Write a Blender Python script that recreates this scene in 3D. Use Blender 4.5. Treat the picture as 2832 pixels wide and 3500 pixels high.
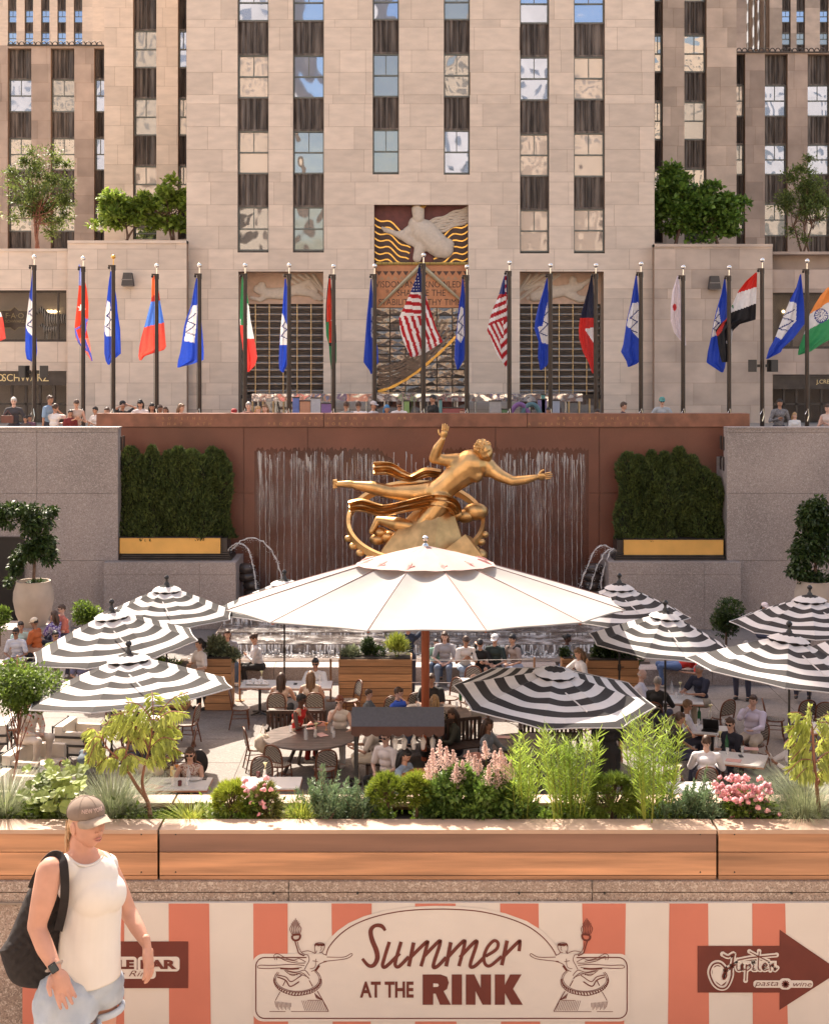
import bpy, math, random
import numpy as np
from mathutils import Vector, Matrix, Euler, noise
for o in list(bpy.data.objects): bpy.data.objects.remove(o)
S = bpy.context.scene
COL = S.collection
R = math.radians
# ------------------------------------------------------------ camera, sky, sun, exposure
F = 4861.0; HC = 3.56; FLOOR = -5.44
cam_d = bpy.data.cameras.new('camera'); cam = bpy.data.objects.new('camera', cam_d); COL.objects.link(cam)
cam.location = (0, 0, HC); cam.rotation_euler = (R(90), 0, 0)
cam_d.sensor_fit = 'VERTICAL'; cam_d.sensor_height = 36; cam_d.lens = 50
cam_d.shift_y = -(1750 - 1200) / 3500
cam_d.clip_end = 2000; cam_d.clip_start = 0.1
S.camera = cam
SUN_AZ, SUN_EL = -23.0, 49.0
w = bpy.data.worlds.new('World'); S.world = w; w.use_nodes = True
nt = w.node_tree; nt.nodes.clear()
sky = nt.nodes.new('ShaderNodeTexSky'); sky.sky_type = 'NISHITA'; sky.sun_disc = False
sky.sun_elevation = R(SUN_EL); sky.sun_rotation = R(SUN_AZ); sky.air_density = 1.0; sky.dust_density = 2.5; sky.ozone_density = 0.6
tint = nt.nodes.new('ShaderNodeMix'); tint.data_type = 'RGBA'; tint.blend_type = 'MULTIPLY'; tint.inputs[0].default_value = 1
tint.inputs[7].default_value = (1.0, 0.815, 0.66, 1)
bg = nt.nodes.new('ShaderNodeBackground'); bg.inputs[1].default_value = 0.15
wo = nt.nodes.new('ShaderNodeOutputWorld')
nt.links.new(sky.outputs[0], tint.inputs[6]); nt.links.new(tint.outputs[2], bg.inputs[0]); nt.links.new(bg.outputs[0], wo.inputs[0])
sd = bpy.data.lights.new('sun', 'SUN'); sd.energy = 3.3; sd.angle = R(0.6); sd.color = (1.0, 0.90, 0.76)
sun = bpy.data.objects.new('sun', sd); COL.objects.link(sun)
sv = Vector((math.sin(R(SUN_AZ)) * math.cos(R(SUN_EL)), math.cos(R(SUN_AZ)) * math.cos(R(SUN_EL)), math.sin(R(SUN_EL))))
sun.rotation_euler = sv.to_track_quat('Z', 'Y').to_euler(); sun.location = sv * 60
S.view_settings.view_transform = 'Standard'; S.view_settings.look = 'None'; S.view_settings.gamma = 1
S.view_settings.exposure = 1.8
S.render.engine = 'CYCLES'
S.cycles.max_bounces = 6; S.cycles.diffuse_bounces = 3; S.cycles.glossy_bounces = 3; S.cycles.transmission_bounces = 5
S.cycles.transparent_max_bounces = 12; S.cycles.sample_clamp_indirect = 6; S.cycles.caustics_reflective = False; S.cycles.caustics_refractive = False
rnd = random.Random(7); rs = np.random.RandomState(5)
def X(px, d): return (px - 1416) * d / F
def Z(py, d): return HC - (py - 1200) * d / F
def V(px, py, d): return Vector((X(px, d), d, Z(py, d)))
# ------------------------------------------------------------ materials
MATS = {}
def hexc(c): return (c[0], c[1], c[2], 1)
def pm(name, col, rough=.7, var=.12, scale=6, bump=0.0, metal=0.0, tone=0.0, stretch=(1, 1, 1), col2=None, spec=.5, detail=4, trans=0.0, bscale=None, lo=.3, hi=.7):
 """procedural surface: colour varied by noise, optional per-face tone, bump, translucency"""
 if name in MATS: return MATS[name]
 m = bpy.data.materials.new(name); m.use_nodes = True; n = m.node_tree.nodes; l = m.node_tree.links
 b = n['Principled BSDF']; b.inputs['Roughness'].default_value = rough; b.inputs['Metallic'].default_value = metal
 b.inputs['Specular IOR Level'].default_value = spec
 tc = n.new('ShaderNodeTexCoord'); mp = n.new('ShaderNodeMapping'); mp.inputs['Scale'].default_value = stretch
 l.new(tc.outputs['Object'], mp.inputs[0])
 no = n.new('ShaderNodeTexNoise'); no.inputs['Scale'].default_value = scale; no.inputs['Detail'].default_value = detail
 l.new(mp.outputs[0], no.inputs['Vector'])
 mr = n.new('ShaderNodeMapRange'); mr.inputs[1].default_value = lo; mr.inputs[2].default_value = hi; l.new(no.outputs[0], mr.inputs[0])
 mx = n.new('ShaderNodeMix'); mx.data_type = 'RGBA'
 c1 = tuple(x * (1 - var) for x in col); c2 = col2 or tuple(min(1, x * (1 + var)) for x in col)
 mx.inputs[6].default_value = hexc(c1); mx.inputs[7].default_value = hexc(c2); l.new(mr.outputs[0], mx.inputs[0])
 out = mx.outputs[2]
 if tone:
  at = n.new('ShaderNodeAttribute'); at.attribute_name = 'tone'
  ml = n.new('ShaderNodeMath'); ml.operation = 'MULTIPLY_ADD'; ml.inputs[1].default_value = 2 * tone; ml.inputs[2].default_value = 1 - tone
  l.new(at.outputs['Fac'], ml.inputs[0])
  vm = n.new('ShaderNodeVectorMath'); vm.operation = 'SCALE'; l.new(out, vm.inputs[0]); l.new(ml.outputs[0], vm.inputs['Scale']); out = vm.outputs[0]
 l.new(out, b.inputs['Base Color'])
 if bump:
  bp = n.new('ShaderNodeBump'); bp.inputs['Strength'].default_value = min(1, bump); bp.inputs['Distance'].default_value = .02 * max(1, bump)
  if bscale:
   n2 = n.new('ShaderNodeTexNoise'); n2.inputs['Scale'].default_value = bscale; l.new(mp.outputs[0], n2.inputs['Vector']); l.new(n2.outputs[0], bp.inputs['Height'])
  else: l.new(no.outputs[0], bp.inputs['Height'])
  l.new(bp.outputs[0], b.inputs['Normal'])
 if trans:
  tr = n.new('ShaderNodeBsdfTranslucent'); ms = n.new('ShaderNodeMixShader'); ms.inputs[0].default_value = trans
  l.new(out, tr.inputs[0]); l.new(b.outputs[0], ms.inputs[1]); l.new(tr.outputs[0], ms.inputs[2]); l.new(ms.outputs[0], n['Material Output'].inputs[0])
 MATS[name] = m; return m
def speckle(name, base, fleck, sc, rough=.6, amt=.5, big=1.0, bigc=.12):
 m = pm(name, base, rough, bigc, big); n = m.node_tree.nodes; l = m.node_tree.links
 b = n['Principled BSDF']; src = b.inputs['Base Color'].links[0].from_socket; mp = n['Mapping'] if 'Mapping' in n else None
 tc = n['Texture Coordinate']
 v = n.new('ShaderNodeTexNoise'); v.inputs['Scale'].default_value = sc; v.inputs['Detail'].default_value = 3; v.inputs['Distortion'].default_value = 1.5
 l.new(tc.outputs['Object'], v.inputs['Vector'])
 r = n.new('ShaderNodeMapRange'); r.inputs[1].default_value = .5; r.inputs[2].default_value = .62; r.inputs[4].default_value = amt; l.new(v.outputs[0], r.inputs[0])
 mx = n.new('ShaderNodeMix'); mx.data_type = 'RGBA'; mx.inputs[7].default_value = hexc(fleck)
 l.new(src, mx.inputs[6]); l.new(r.outputs[0], mx.inputs[0])
 v2 = n.new('ShaderNodeTexNoise'); v2.inputs['Scale'].default_value = sc * 1.7; l.new(tc.outputs['Object'], v2.inputs['Vector'])
 r2 = n.new('ShaderNodeMapRange'); r2.inputs[1].default_value = .55; r2.inputs[2].default_value = .65; r2.inputs[4].default_value = amt; l.new(v2.outputs[0], r2.inputs[0])
 m2 = n.new('ShaderNodeMix'); m2.data_type = 'RGBA'; m2.inputs[7].default_value = hexc(tuple(x * .45 for x in base))
 l.new(mx.outputs[2], m2.inputs[6]); l.new(r2.outputs[0], m2.inputs[0]); l.new(m2.outputs[2], b.inputs['Base Color'])
 return m
def glassy(name, base, mixf, rough=.03, wav=.15, wsc=2.0, gcol=(1, 1, 1), stretch=(1, 1, 1)):
 """window pane: dark room behind a mirror-like, slightly wavy sheet"""
 m = bpy.data.materials.new(name); m.use_nodes = True; n = m.node_tree.nodes; l = m.node_tree.links
 b = n['Principled BSDF']; b.inputs['Base Color'].default_value = hexc(base); b.inputs['Roughness'].default_value = .5
 g = n.new('ShaderNodeBsdfGlossy'); g.inputs['Roughness'].default_value = rough; g.inputs['Color'].default_value = hexc(gcol)
 tc = n.new('ShaderNodeTexCoord'); no = n.new('ShaderNodeTexNoise'); no.inputs['Scale'].default_value = wsc; no.inputs['Detail'].default_value = 1
 mp = n.new('ShaderNodeMapping'); mp.inputs['Scale'].default_value = stretch
 l.new(tc.outputs['Object'], mp.inputs[0]); l.new(mp.outputs[0], no.inputs['Vector'])
 bp = n.new('ShaderNodeBump'); bp.inputs['Strength'].default_value = wav; bp.inputs['Distance'].default_value = .1
 l.new(no.outputs[0], bp.inputs['Height']); l.new(bp.outputs[0], g.inputs['Normal'])
 ms = n.new('ShaderNodeMixShader'); ms.inputs[0].default_value = mixf
 l.new(b.outputs[0], ms.inputs[1]); l.new(g.outputs[0], ms.inputs[2]); l.new(ms.outputs[0], n['Material Output'].inputs[0])
 MATS[name] = m; return m
def clear(name, col=(1, 1, 1), alpha=.25, rough=.05):
 m = bpy.data.materials.new(name); m.use_nodes = True; b = m.node_tree.nodes['Principled BSDF']
 b.inputs['Base Color'].default_value = hexc(col); b.inputs['Alpha'].default_value = alpha; b.inputs['Roughness'].default_value = rough
 MATS[name] = m; return m
def emis(name, col, st):
 m = bpy.data.materials.new(name); m.use_nodes = True; b = m.node_tree.nodes['Principled BSDF']
 b.inputs['Base Color'].default_value = hexc(col); b.inputs['Emission Color'].default_value = hexc(col); b.inputs['Emission Strength'].default_value = st
 MATS[name] = m; return m
def checker(name, c1, c2, sc):
 m = bpy.data.materials.new(name); m.use_nodes = True; n = m.node_tree.nodes; l = m.node_tree.links
 ch = n.new('ShaderNodeTexChecker'); ch.inputs['Scale'].default_value = sc; ch.inputs[1].default_value = hexc(c1); ch.inputs[2].default_value = hexc(c2)
 tc = n.new('ShaderNodeTexCoord'); mp = n.new('ShaderNodeMapping'); mp.inputs['Rotation'].default_value = (.3, .5, .78)
 l.new(tc.outputs['Object'], mp.inputs[0]); l.new(mp.outputs[0], ch.inputs[0]); l.new(ch.outputs[0], n['Principled BSDF'].inputs['Base Color'])
 n['Principled BSDF'].inputs['Roughness'].default_value = .5
 MATS[name] = m; return m
def plain(col, rough=.7, metal=0, trans=0):
 k = 'paint_%02x%02x%02x_%d%d%d' % (int(col[0] * 255), int(col[1] * 255), int(col[2] * 255), rough * 10, metal * 10, trans * 10)
 return pm(k, col, rough, .07, 9, metal=metal, trans=trans)
# ------------------------------------------------------------ objects
def tag(o, label=None, cat=None, group=None, kind=None):
 if label: o['label'] = label
 if cat: o['category'] = cat
 if group: o['group'] = group
 if kind: o['kind'] = kind
 return o
def thing(name, label, cat, loc=(0, 0, 0), rz=0, group=None):
 o = bpy.data.objects.new(name, None); COL.objects.link(o); o.location = loc; o.rotation_euler = (0, 0, rz); o.empty_display_size = .2
 return tag(o, label, cat, group)
def link(name, me, parent=None, world=False):
 o = bpy.data.objects.new(name, me); COL.objects.link(o)
 if parent is not None:
  o.parent = parent
  if world:
   p = parent; loc = Vector((0, 0, 0))
   while p is not None: loc += p.location; p = p.parent
   o.matrix_parent_inverse = Matrix.Translation(-loc) if parent.type == 'EMPTY' else Matrix.Identity(4)
 return o
def copy_tree(o, parent=None):
 c = o.copy(); COL.objects.link(c)
 if parent is not None: c.parent = parent
 for ch in list(o.children): copy_tree(ch, c)
 return c
def dup(o, loc, rz=0, label=None, scale=None):
 c = copy_tree(o); c.location = loc; c.rotation_euler = (0, 0, rz)
 if label: c['label'] = label
 if scale: c.scale = (scale,) * 3
 return c
class MB:
 def __init__(s): s.v = []; s.f = []; s.m = []; s.t = []; s.rn = random.Random(3)
 def add(s, vs, fs, mi=0, tone=None):
  k = len(s.v); s.v.extend([tuple(p) for p in vs])
  if tone is None: tone = s.rn.random()
  for f in fs: s.f.append([i + k for i in f]); s.m.append(mi); s.t.append(tone)
  return s
 def box(s, x0, x1, y0, y1, z0, z1, mi=0, M=None, tone=None):
  vs = [(x, y, z) for x in (x0, x1) for y in (y0, y1) for z in (z0, z1)]
  if M is not None: vs = [M @ Vector(p) for p in vs]
  return s.add(vs, [(0, 1, 3, 2), (4, 6, 7, 5), (0, 4, 5, 1), (2, 3, 7, 6), (0, 2, 6, 4), (1, 5, 7, 3)], mi, tone)
 def tube(s, pts, rad, n=8, mi=0, cap=True, flat=None):
  pts = [Vector(p) for p in pts]; L = len(pts)
  if not hasattr(rad, '__len__'): rad = [rad] * L
  vs = []; up = None
  for i, p in enumerate(pts):
   t = (pts[min(i + 1, L - 1)] - pts[max(i - 1, 0)])
   if t.length < 1e-9: t = Vector((0, 0, 1))
   t.normalize()
   if up is None:
    a = Vector((0, 0, 1)) if abs(t.z) < .9 else Vector((0, 1, 0))
    up = (a - t * a.dot(t)).normalized()
   else: up = (up - t * up.dot(t)).normalized()
   sd_ = t.cross(up)
   fl = flat or 1.0
   for k in range(n):
    an = 2 * math.pi * k / n
    vs.append(p + (sd_ * math.cos(an) + up * math.sin(an) * fl) * rad[i])
  fs = [(i * n + k, i * n + (k + 1) % n, (i + 1) * n + (k + 1) % n, (i + 1) * n + k) for i in range(L - 1) for k in range(n)]
  if cap: fs += [list(range(n))[::-1], [(L - 1) * n + k for k in range(n)]]
  return s.add(vs, fs, mi)
 def ball(s, c, r, mi=0, nu=12, nv=8, M=None, fn=None):
  if not hasattr(r, '__len__'): r = (r, r, r)
  c = Vector(c); vs = []
  for j in range(1, nv):
   th = math.pi * j / nv
   for i in range(nu):
    ph = 2 * math.pi * i / nu
    p = Vector((math.sin(th) * math.cos(ph), math.sin(th) * math.sin(ph), math.cos(th)))
    if fn: p = fn(p)
    vs.append(Vector((p.x * r[0], p.y * r[1], p.z * r[2])))
  top = Vector((0, 0, 1)); bot = Vector((0, 0, -1))
  if fn: top = fn(top); bot = fn(bot)
  vs.append(Vector((top.x * r[0], top.y * r[1], top.z * r[2]))); vs.append(Vector((bot.x * r[0], bot.y * r[1], bot.z * r[2])))
  if M is not None: vs = [M @ p for p in vs]
  vs = [p + c for p in vs]; N = (nv - 1) * nu; fs = []
  for j in range(nv - 2):
   for i in range(nu):
    fs.append((j * nu + i, (j + 1) * nu + i, (j + 1) * nu + (i + 1) % nu, j * nu + (i + 1) % nu))
  for i in range(nu):
   fs.append((N, i, (i + 1) % nu)); fs.append((N + 1, (nv - 2) * nu + (i + 1) % nu, (nv - 2) * nu + i))
  return s.add(vs, fs, mi)
 def lathe(s, prof, c=(0, 0, 0), n=20, mi=0, cap=True):
  c = Vector(c); vs = []
  for r, z in prof:
   for k in range(n): a = 2 * math.pi * k / n; vs.append(c + Vector((r * math.cos(a), r * math.sin(a), z)))
  L = len(prof); fs = [(i * n + k, i * n + (k + 1) % n, (i + 1) * n + (k + 1) % n, (i + 1) * n + k) for i in range(L - 1) for k in range(n)]
  if cap: fs += [list(range(n))[::-1], [(L - 1) * n + k for k in range(n)]]
  return s.add(vs, fs, mi)
 def prism(s, poly, y0, y1, mi=0):
  """polygon of (x,z) extruded in y"""
  n = len(poly); vs = [(p[0], y0, p[1]) for p in poly] + [(p[0], y1, p[1]) for p in poly]
  ar = sum(poly[i][0] * poly[(i + 1) % n][1] - poly[(i + 1) % n][0] * poly[i][1] for i in range(n))
  fs = [list(range(n)), list(range(n, 2 * n))[::-1]] + [(i, (i + 1) % n, n + (i + 1) % n, n + i)[::-1] for i in range(n)]
  if ar < 0: fs = [list(f)[::-1] for f in fs]
  return s.add(vs, fs, mi)
 def stroke(s, pts, wd, y, th=.001, mi=0, smooth=0):
  """flat ribbon in the xz plane at depth y, width wd (number or list)"""
  if smooth: pts, wd = spline(pts, smooth, wd)
  n = len(pts)
  if not hasattr(wd, '__len__'): wd = [wd] * n
  L, Rr = [], []
  for i in range(n):
   a = Vector(pts[max(i - 1, 0)]); b = Vector(pts[min(i + 1, n - 1)]); t = (b - a)
   if t.length < 1e-9: t = Vector((1, 0))
   t.normalize(); nn = Vector((-t.y, t.x)) * wd[i] / 2; p = Vector(pts[i]); L.append(p + nn); Rr.append(p - nn)
  vs = [(p.x, y, p.y) for p in L] + [(p.x, y, p.y) for p in Rr]
  return s.add(vs, [(i, n + i, n + i + 1, i + 1) for i in range(n - 1)], mi)
 def build(s, name, mats, parent=None, smooth=None, world=True):
  me = bpy.data.meshes.new(name); me.from_pydata(s.v, [], s.f)
  if not isinstance(mats, (list, tuple)): mats = [mats]
  for m in mats: me.materials.append(m)
  me.polygons.foreach_set('material_index', s.m)
  at = me.attributes.new('tone', 'FLOAT', 'FACE'); at.data.foreach_set('value', s.t)
  me.update()
  if smooth:
   me.polygons.foreach_set('use_smooth', [True] * len(s.f)); me.set_sharp_from_angle(angle=R(smooth))
  return link(name, me, parent, world)
def spline(pts, k, wd=None):
 P = [Vector(p) for p in pts]; n = len(P); out = []; wo_ = []
 for i in range(n - 1):
  a, b, c, d = P[max(i - 1, 0)], P[i], P[i + 1], P[min(i + 2, n - 1)]
  for j in range(k):
   t = j / k; t2 = t * t; t3 = t2 * t
   out.append(.5 * ((2 * b) + (c - a) * t + (2 * a - 5 * b + 4 * c - d) * t2 + (3 * b - a - 3 * c + d) * t3))
   if wd is not None and hasattr(wd, '__len__'): wo_.append(wd[i] * (1 - t) + wd[i + 1] * t)
 out.append(P[-1])
 if wd is None: return out
 if hasattr(wd, '__len__'): wo_.append(wd[-1]); return out, wo_
 return out, wd
def np_mesh(name, v, f, mats, parent=None, tone=None, mi=None, world=True, smooth=False):
 me = bpy.data.meshes.new(name); f = np.asarray(f, dtype=np.int32); nf, k = f.shape
 me.vertices.add(len(v)); me.vertices.foreach_set('co', np.asarray(v, dtype=np.float32).ravel())
 me.loops.add(nf * k); me.loops.foreach_set('vertex_index', f.ravel())
 me.polygons.add(nf); me.polygons.foreach_set('loop_start', np.arange(0, nf * k, k, dtype=np.int32))
 if not isinstance(mats, (list, tuple)): mats = [mats]
 for m in mats: me.materials.append(m)
 if mi is not None: me.polygons.foreach_set('material_index', np.asarray(mi, dtype=np.int32))
 at = me.attributes.new('tone', 'FLOAT', 'FACE'); at.data.foreach_set('value', (rs.rand(nf) if tone is None else tone).astype(np.float32))
 me.update(calc_edges=True); me.validate()
 if smooth: me.polygons.foreach_set('use_smooth', [True] * nf)
 return link(name, me, parent, world)
def nrm(a): return a / np.maximum(np.linalg.norm(a, axis=-1, keepdims=True), 1e-9)
def leaves(pos, direc, up, ln, wd, fold=.15):
 """rhombic folded leaves -> verts, quads"""
 direc = nrm(direc); side = nrm(np.cross(direc, up)); up2 = np.cross(side, direc)
 ln = np.asarray(ln).reshape(-1, 1) * np.ones((len(pos), 1)); wd = np.asarray(wd).reshape(-1, 1) * np.ones((len(pos), 1))
 a = pos; b = pos + direc * ln * .45 + side * wd * .5 + up2 * wd * fold; c = pos + direc * ln - up2 * ln * .1; d = pos + direc * ln * .45 - side * wd * .5 + up2 * wd * fold
 v = np.stack([a, b, c, d], 1).reshape(-1, 3); f = np.arange(len(pos) * 4).reshape(-1, 4)
 return v, f
def cat_vf(lst):
 vs, fs, k = [], [], 0
 for v, f in lst: vs.append(v); fs.append(f + k); k += len(v)
 return np.concatenate(vs), np.concatenate(fs)
def text(s, size, loc, mat, parent=None, name='lettering', ext=.002, align='CENTER', sx=1.0, bold=0.0, shear=0.0, spacing=1.0):
 c = bpy.data.curves.new('t', 'FONT'); c.body = s; c.size = size; c.extrude = ext; c.align_x = align; c.offset = bold; c.shear = shear; c.space_character = spacing
 c.resolution_u = 3
 o = bpy.data.objects.new('t', c); COL.objects.link(o); dg = bpy.context.evaluated_depsgraph_get()
 me = bpy.data.meshes.new_from_object(o.evaluated_get(dg)); bpy.data.objects.remove(o)
 me.transform(Matrix.Translation(loc) @ Matrix.Rotation(R(90), 4, 'X') @ Matrix.Diagonal((sx, 1, 1, 1)))
 me.materials.clear(); me.materials.append(mat)
 return link(name, me, parent, True)
def remesh(mb, voxel, smooth=3, fac=.5):
 me = bpy.data.meshes.new('r'); me.from_pydata(mb.v, [], mb.f); o = bpy.data.objects.new('r', me); COL.objects.link(o)
 m = o.modifiers.new('r', 'REMESH'); m.mode = 'VOXEL'; m.voxel_size = voxel; m.use_smooth_shade = True
 if smooth: q = o.modifiers.new('s', 'SMOOTH'); q.factor = fac; q.iterations = smooth
 dg = bpy.context.evaluated_depsgraph_get(); out = bpy.data.meshes.new_from_object(o.evaluated_get(dg)); bpy.data.objects.remove(o)
 return out
# ------------------------------------------------------------ setting: ground levels
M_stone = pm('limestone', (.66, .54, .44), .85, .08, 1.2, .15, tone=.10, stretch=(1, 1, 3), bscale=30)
M_stone_d = pm('limestone_shaded', (.50, .395, .32), .85, .16, .8, .2, tone=.18, stretch=(1, 1, 1.5), bscale=20)  # darker limestone copy, the right side's shade is put into its colour
M_stone_g = pm('limestone_grey', (.40, .31, .255), .85, .2, .7, .2, tone=.2, bscale=20)
M_mortar = pm('mortar', (.30, .20, .14), .9, .1, 5)
M_frame = pm('window_metal', (.14, .15, .135), .5, .1, 5, metal=.2)
M_dark = pm('dark_bronze', (.055, .045, .04), .45, .3, 3, metal=.4)
M_sp = pm('spandrel_bronze', (.12, .092, .08), .5, .55, 2.0, metal=.25, stretch=(3, 1, .35), col2=(.20, .16, .135), lo=.35, hi=.75, tone=.25)
M_black = pm('black_metal', (.018, .016, .015), .35, .2, 8)
P_sky = glassy('pane_sky', (.07, .06, .055), .42, .02, .14, .6, (.55, .70, 1.0))
P_mid = glassy('pane_mixed', (.085, .068, .06), .24, .03, .2, .8, (.8, .85, .9))
P_pale = glassy('pane_blind', (.30, .235, .20), .18, .03, .2, .8)
P_dark = glassy('pane_dark', (.03, .025, .022), .26, .03, .2, 1.0)
PANES = [P_sky, P_mid, P_pale, P_dark]
g = MB(); g.box(-400, 400, 48.46, 900, -.6, 0); g.box(-400, X(404, 46.4), 46.9, 48.45, -.29, 0); g.box(X(2482, 46.4), 400, 46.9, 48.45, -.29, 0)
g.box(-400, -24, -200, 46.8, -.6, 0); g.box(24, 400, -200, 46.8, -.6, 0); g.box(-24, 24, -200, 8.05, -.6, 0)
tag(g.build('plaza_pavement', speckle('paving', (.30, .25, .21), (.5, .45, .4), 30)), kind='structure')
M_floor = speckle('terrace_floor', (.19, .162, .145), (.36, .32, .29), 14, .75, .35, .5, .14)
g = MB()
for i in range(-11, 11):
 for j in range(0, 22):
  g.box(i * 1.9 + .01, i * 1.9 + 1.89, 8.3 + j * 1.9, 8.3 + j * 1.9 + 1.88, FLOOR - .3, FLOOR)
g.box(-21, 21, 8.2, 50.2, FLOOR - .6, FLOOR - .012)
tag(g.build('terrace_floor', M_floor), kind='structure')
# ------------------------------------------------------------ facades
def stone_wall(mb, x0, x1, levels, opens, y, thick, bl=1.7, seed=1, gap=.012, pat=None):
 """ashlar courses as real blocks over a mortar core, cut round the openings (xa,xb,za,zb)"""
 r = random.Random(seed); levels = sorted(levels); zs = sorted(set(levels) | {min(max(q, levels[0]), levels[-1]) for o in opens for q in (o[2], o[3])})
 off = {}
 for ci in range(len(levels) - 1):
  sh = (ci % 2) * bl * .45 + r.uniform(-.1, .1); xs = [x0]; x = x0 + bl * r.uniform(.3, .9) + sh * .3
  while x < x1 - .25: xs.append(x); x += bl * r.uniform(.62, 1.15)
  xs.append(x1); off[ci] = (xs, [r.random() for _ in xs])
 for k in range(len(zs) - 1):
  za, zb = zs[k], zs[k + 1]
  if zb - za < .004: continue
  zm = (za + zb) / 2; ci = max(i for i in range(len(levels) - 1) if levels[i] <= zm)
  cuts = sorted([(o[0], o[1]) for o in opens if o[2] < zm < o[3]]); free = []; c = x0
  for a, b in cuts:
   if a > c: free.append((c, a))
   c = max(c, b)
  if c < x1: free.append((c, x1))
  ga = gap / 2 if abs(levels[ci] - za) < 1e-6 else 0; gb = gap / 2 if abs(levels[ci + 1] - zb) < 1e-6 else 0
  for a, b in free:
   mb.box(a, b, y + .014, y + thick, za, zb, 1)
   xs, tn = off[ci]
   for i in range(len(xs) - 1):
    p, q = max(xs[i], a), min(xs[i + 1], b)
    if q - p < .03: continue
    mb.box(p + (gap / 2 if p > a else -.002), q - (gap / 2 if q < b else -.002), y, y + .02, za + ga, zb - gb, 0, tone=tn[i])
def window(parent, x0, x1, z0, z1, y, pane, div=True, fr=.07):
 f = MB(); f.box(x0, x1, y, y + .12, z0, z0 + fr); f.box(x0, x1, y, y + .12, z1 - fr * .8, z1)
 f.box(x0, x0 + fr, y + .002, y + .12, z0 + fr, z1 - fr * .8); f.box(x1 - fr, x1, y + .002, y + .12, z0 + fr, z1 - fr * .8)
 if div:
  zm = z0 + (z1 - z0) * .5; f.box(x0 + fr, x1 - fr, y + .02, y + .1, zm - .035, zm + .035); xm = (x0 + x1) / 2; f.box(xm - .02, xm + .02, y + .04, y + .09, zm, z1 - fr)
 fo = f.build('window', M_frame, parent)
 p = MB(); cx, cz = (x0 + x1) / 2, (z0 + z1) / 2
 Mx = Matrix.Translation((cx, y + .095, cz)) @ Euler((rnd.gauss(0, .012), 0, rnd.gauss(0, .02))).to_matrix().to_4x4() @ Matrix.Translation((-cx, -y - .095, -cz))
 p.box(x0 + .01, x1 - .01, y + .085, y + .105, z0 + .01, z1 - .01, 0, Mx)
 o = p.build('pane', pane, fo, world=True); o.matrix_parent_inverse = Matrix.Identity(4)
 return fo
def fix(o): return o
def spandrel(parent, x0, x1, z0, z1, y):
 s = MB(); s.box(x0, x1, y + .06, y + .2, z0, z1); w_ = x1 - x0
 s.box(x0, x1, y - .03, y + .09, z0, z0 + .09); s.box(x0, x1, y - .02, y + .09, z1 - .05, z1)
 for a, b, r_ in ((.03, .2, .05), (.22, .36, .06), (.38, .42, .05), (.44, .62, .09), (.64, .68, .05), (.7, .95, .05)):
  xa, xb = x0 + w_ * a, x0 + w_ * b; vs = []; n = 6
  for zz in (z0 + .09, z1 - .05):
   for i in range(n + 1):
    t = i / n; vs.append((xa + (xb - xa) * t, y + .062 - r_ * math.sin(math.pi * t), zz))
  s.add(vs, [(i, i + 1, n + 2 + i, n + 1 + i) for i in range(n)])
 s.build('spandrel', M_sp, parent, smooth=40)
def column(parent, d, xa, xb, wins, top, bot, rec=.38, panes=None, div=True, seed=0):
 """vertical strip of windows and fluted spandrels between px rows top..bot"""
 x0, x1 = X(xa, d), X(xb, d); y = d + rec; cur = top
 for i, (wt, wb) in enumerate(wins):
  if wt - cur > 6: spandrel(parent, x0, x1, Z(wt, d) + .0, Z(cur, d), y)
  p = panes[i] if panes else rnd.choice(PANES)
  window(parent, x0, x1, Z(wb, d), Z(wt, d), y, p, div); cur = wb
 if bot - cur > 6: spandrel(parent, x0, x1, Z(bot, d), Z(cur, d), y)
D = 71.0
LV = [Z(q, D) for q in (-2, 66, 93, 171, 247, 324, 355, 433, 511, 588, 622, 700, 773, 851, 921, 987, 1021, 1093, 1166, 1238, 1309, 1350, 1400, 1449)]
LV_up = [Z(-2, D) + k for k in (1.1, 2.2)]
core = thing('office_tower', 'pale limestone skyscraper with six window columns and carved panel over its entrance', 'building', (0, D, 0))
cols = [(812, 918, 863, [(-60, 68), (185, 332), (445, 592), (706, 856)], [P_sky, P_pale, P_pale, P_mid]),
  (1001, 1107, 863, [(-60, 68), (185, 332), (445, 592), (706, 856)], [P_sky, P_sky, P_dark, P_mid]),
  (1273, 1363, 596, [(-60, 64), (180, 328), (440, 590)], [P_sky, P_mid, P_mid]),
  (1516, 1605, 597, [(-60, 64), (180, 328), (442, 592)], [P_mid, P_mid, P_sky]),
  (1776, 1876, 866, [(-60, 76), (190, 340), (455, 600), (716, 860)], [P_sky, P_sky, P_pale, P_pale]),
  (1960, 2066, 866, [(-60, 76), (190, 338), (452, 602), (713, 860)], [P_sky, P_pale, P_pale, P_pale])]
opens = [(X(a, D), X(b, D), Z(bt, D), 999) for a, b, bt, _, _ in cols]
opens += [(X(1278, D), X(1600, D), -1, Z(700, D)), (X(815, D), X(1105, D), -1, Z(928, D)), (X(1775, D), X(2062, D), -1, Z(928, D))]
mb = MB(); stone_wall(mb, X(638, D), X(2235, D), LV + LV_up, opens, D, 1.0, 2.0, 11)
mb.build('wall', [M_stone, M_mortar], core)
mb = MB(); mb.box(X(638, D), X(2235, D), D + 2.6, D + 115, 0, 76)
mb.box(X(638, D), X(2235, D), D + .01, D + 2.6, Z(-2, D) + 2.2, 76, tone=.5)
mb.box(X(638, D), X(638, D) + 1, D + .98, D + 2.6, 0, 60); mb.box(X(2235, D) - 1, X(2235, D), D + .98, D + 2.6, 0, 60)
mb.build('upper_mass', M_stone, core)
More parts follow.
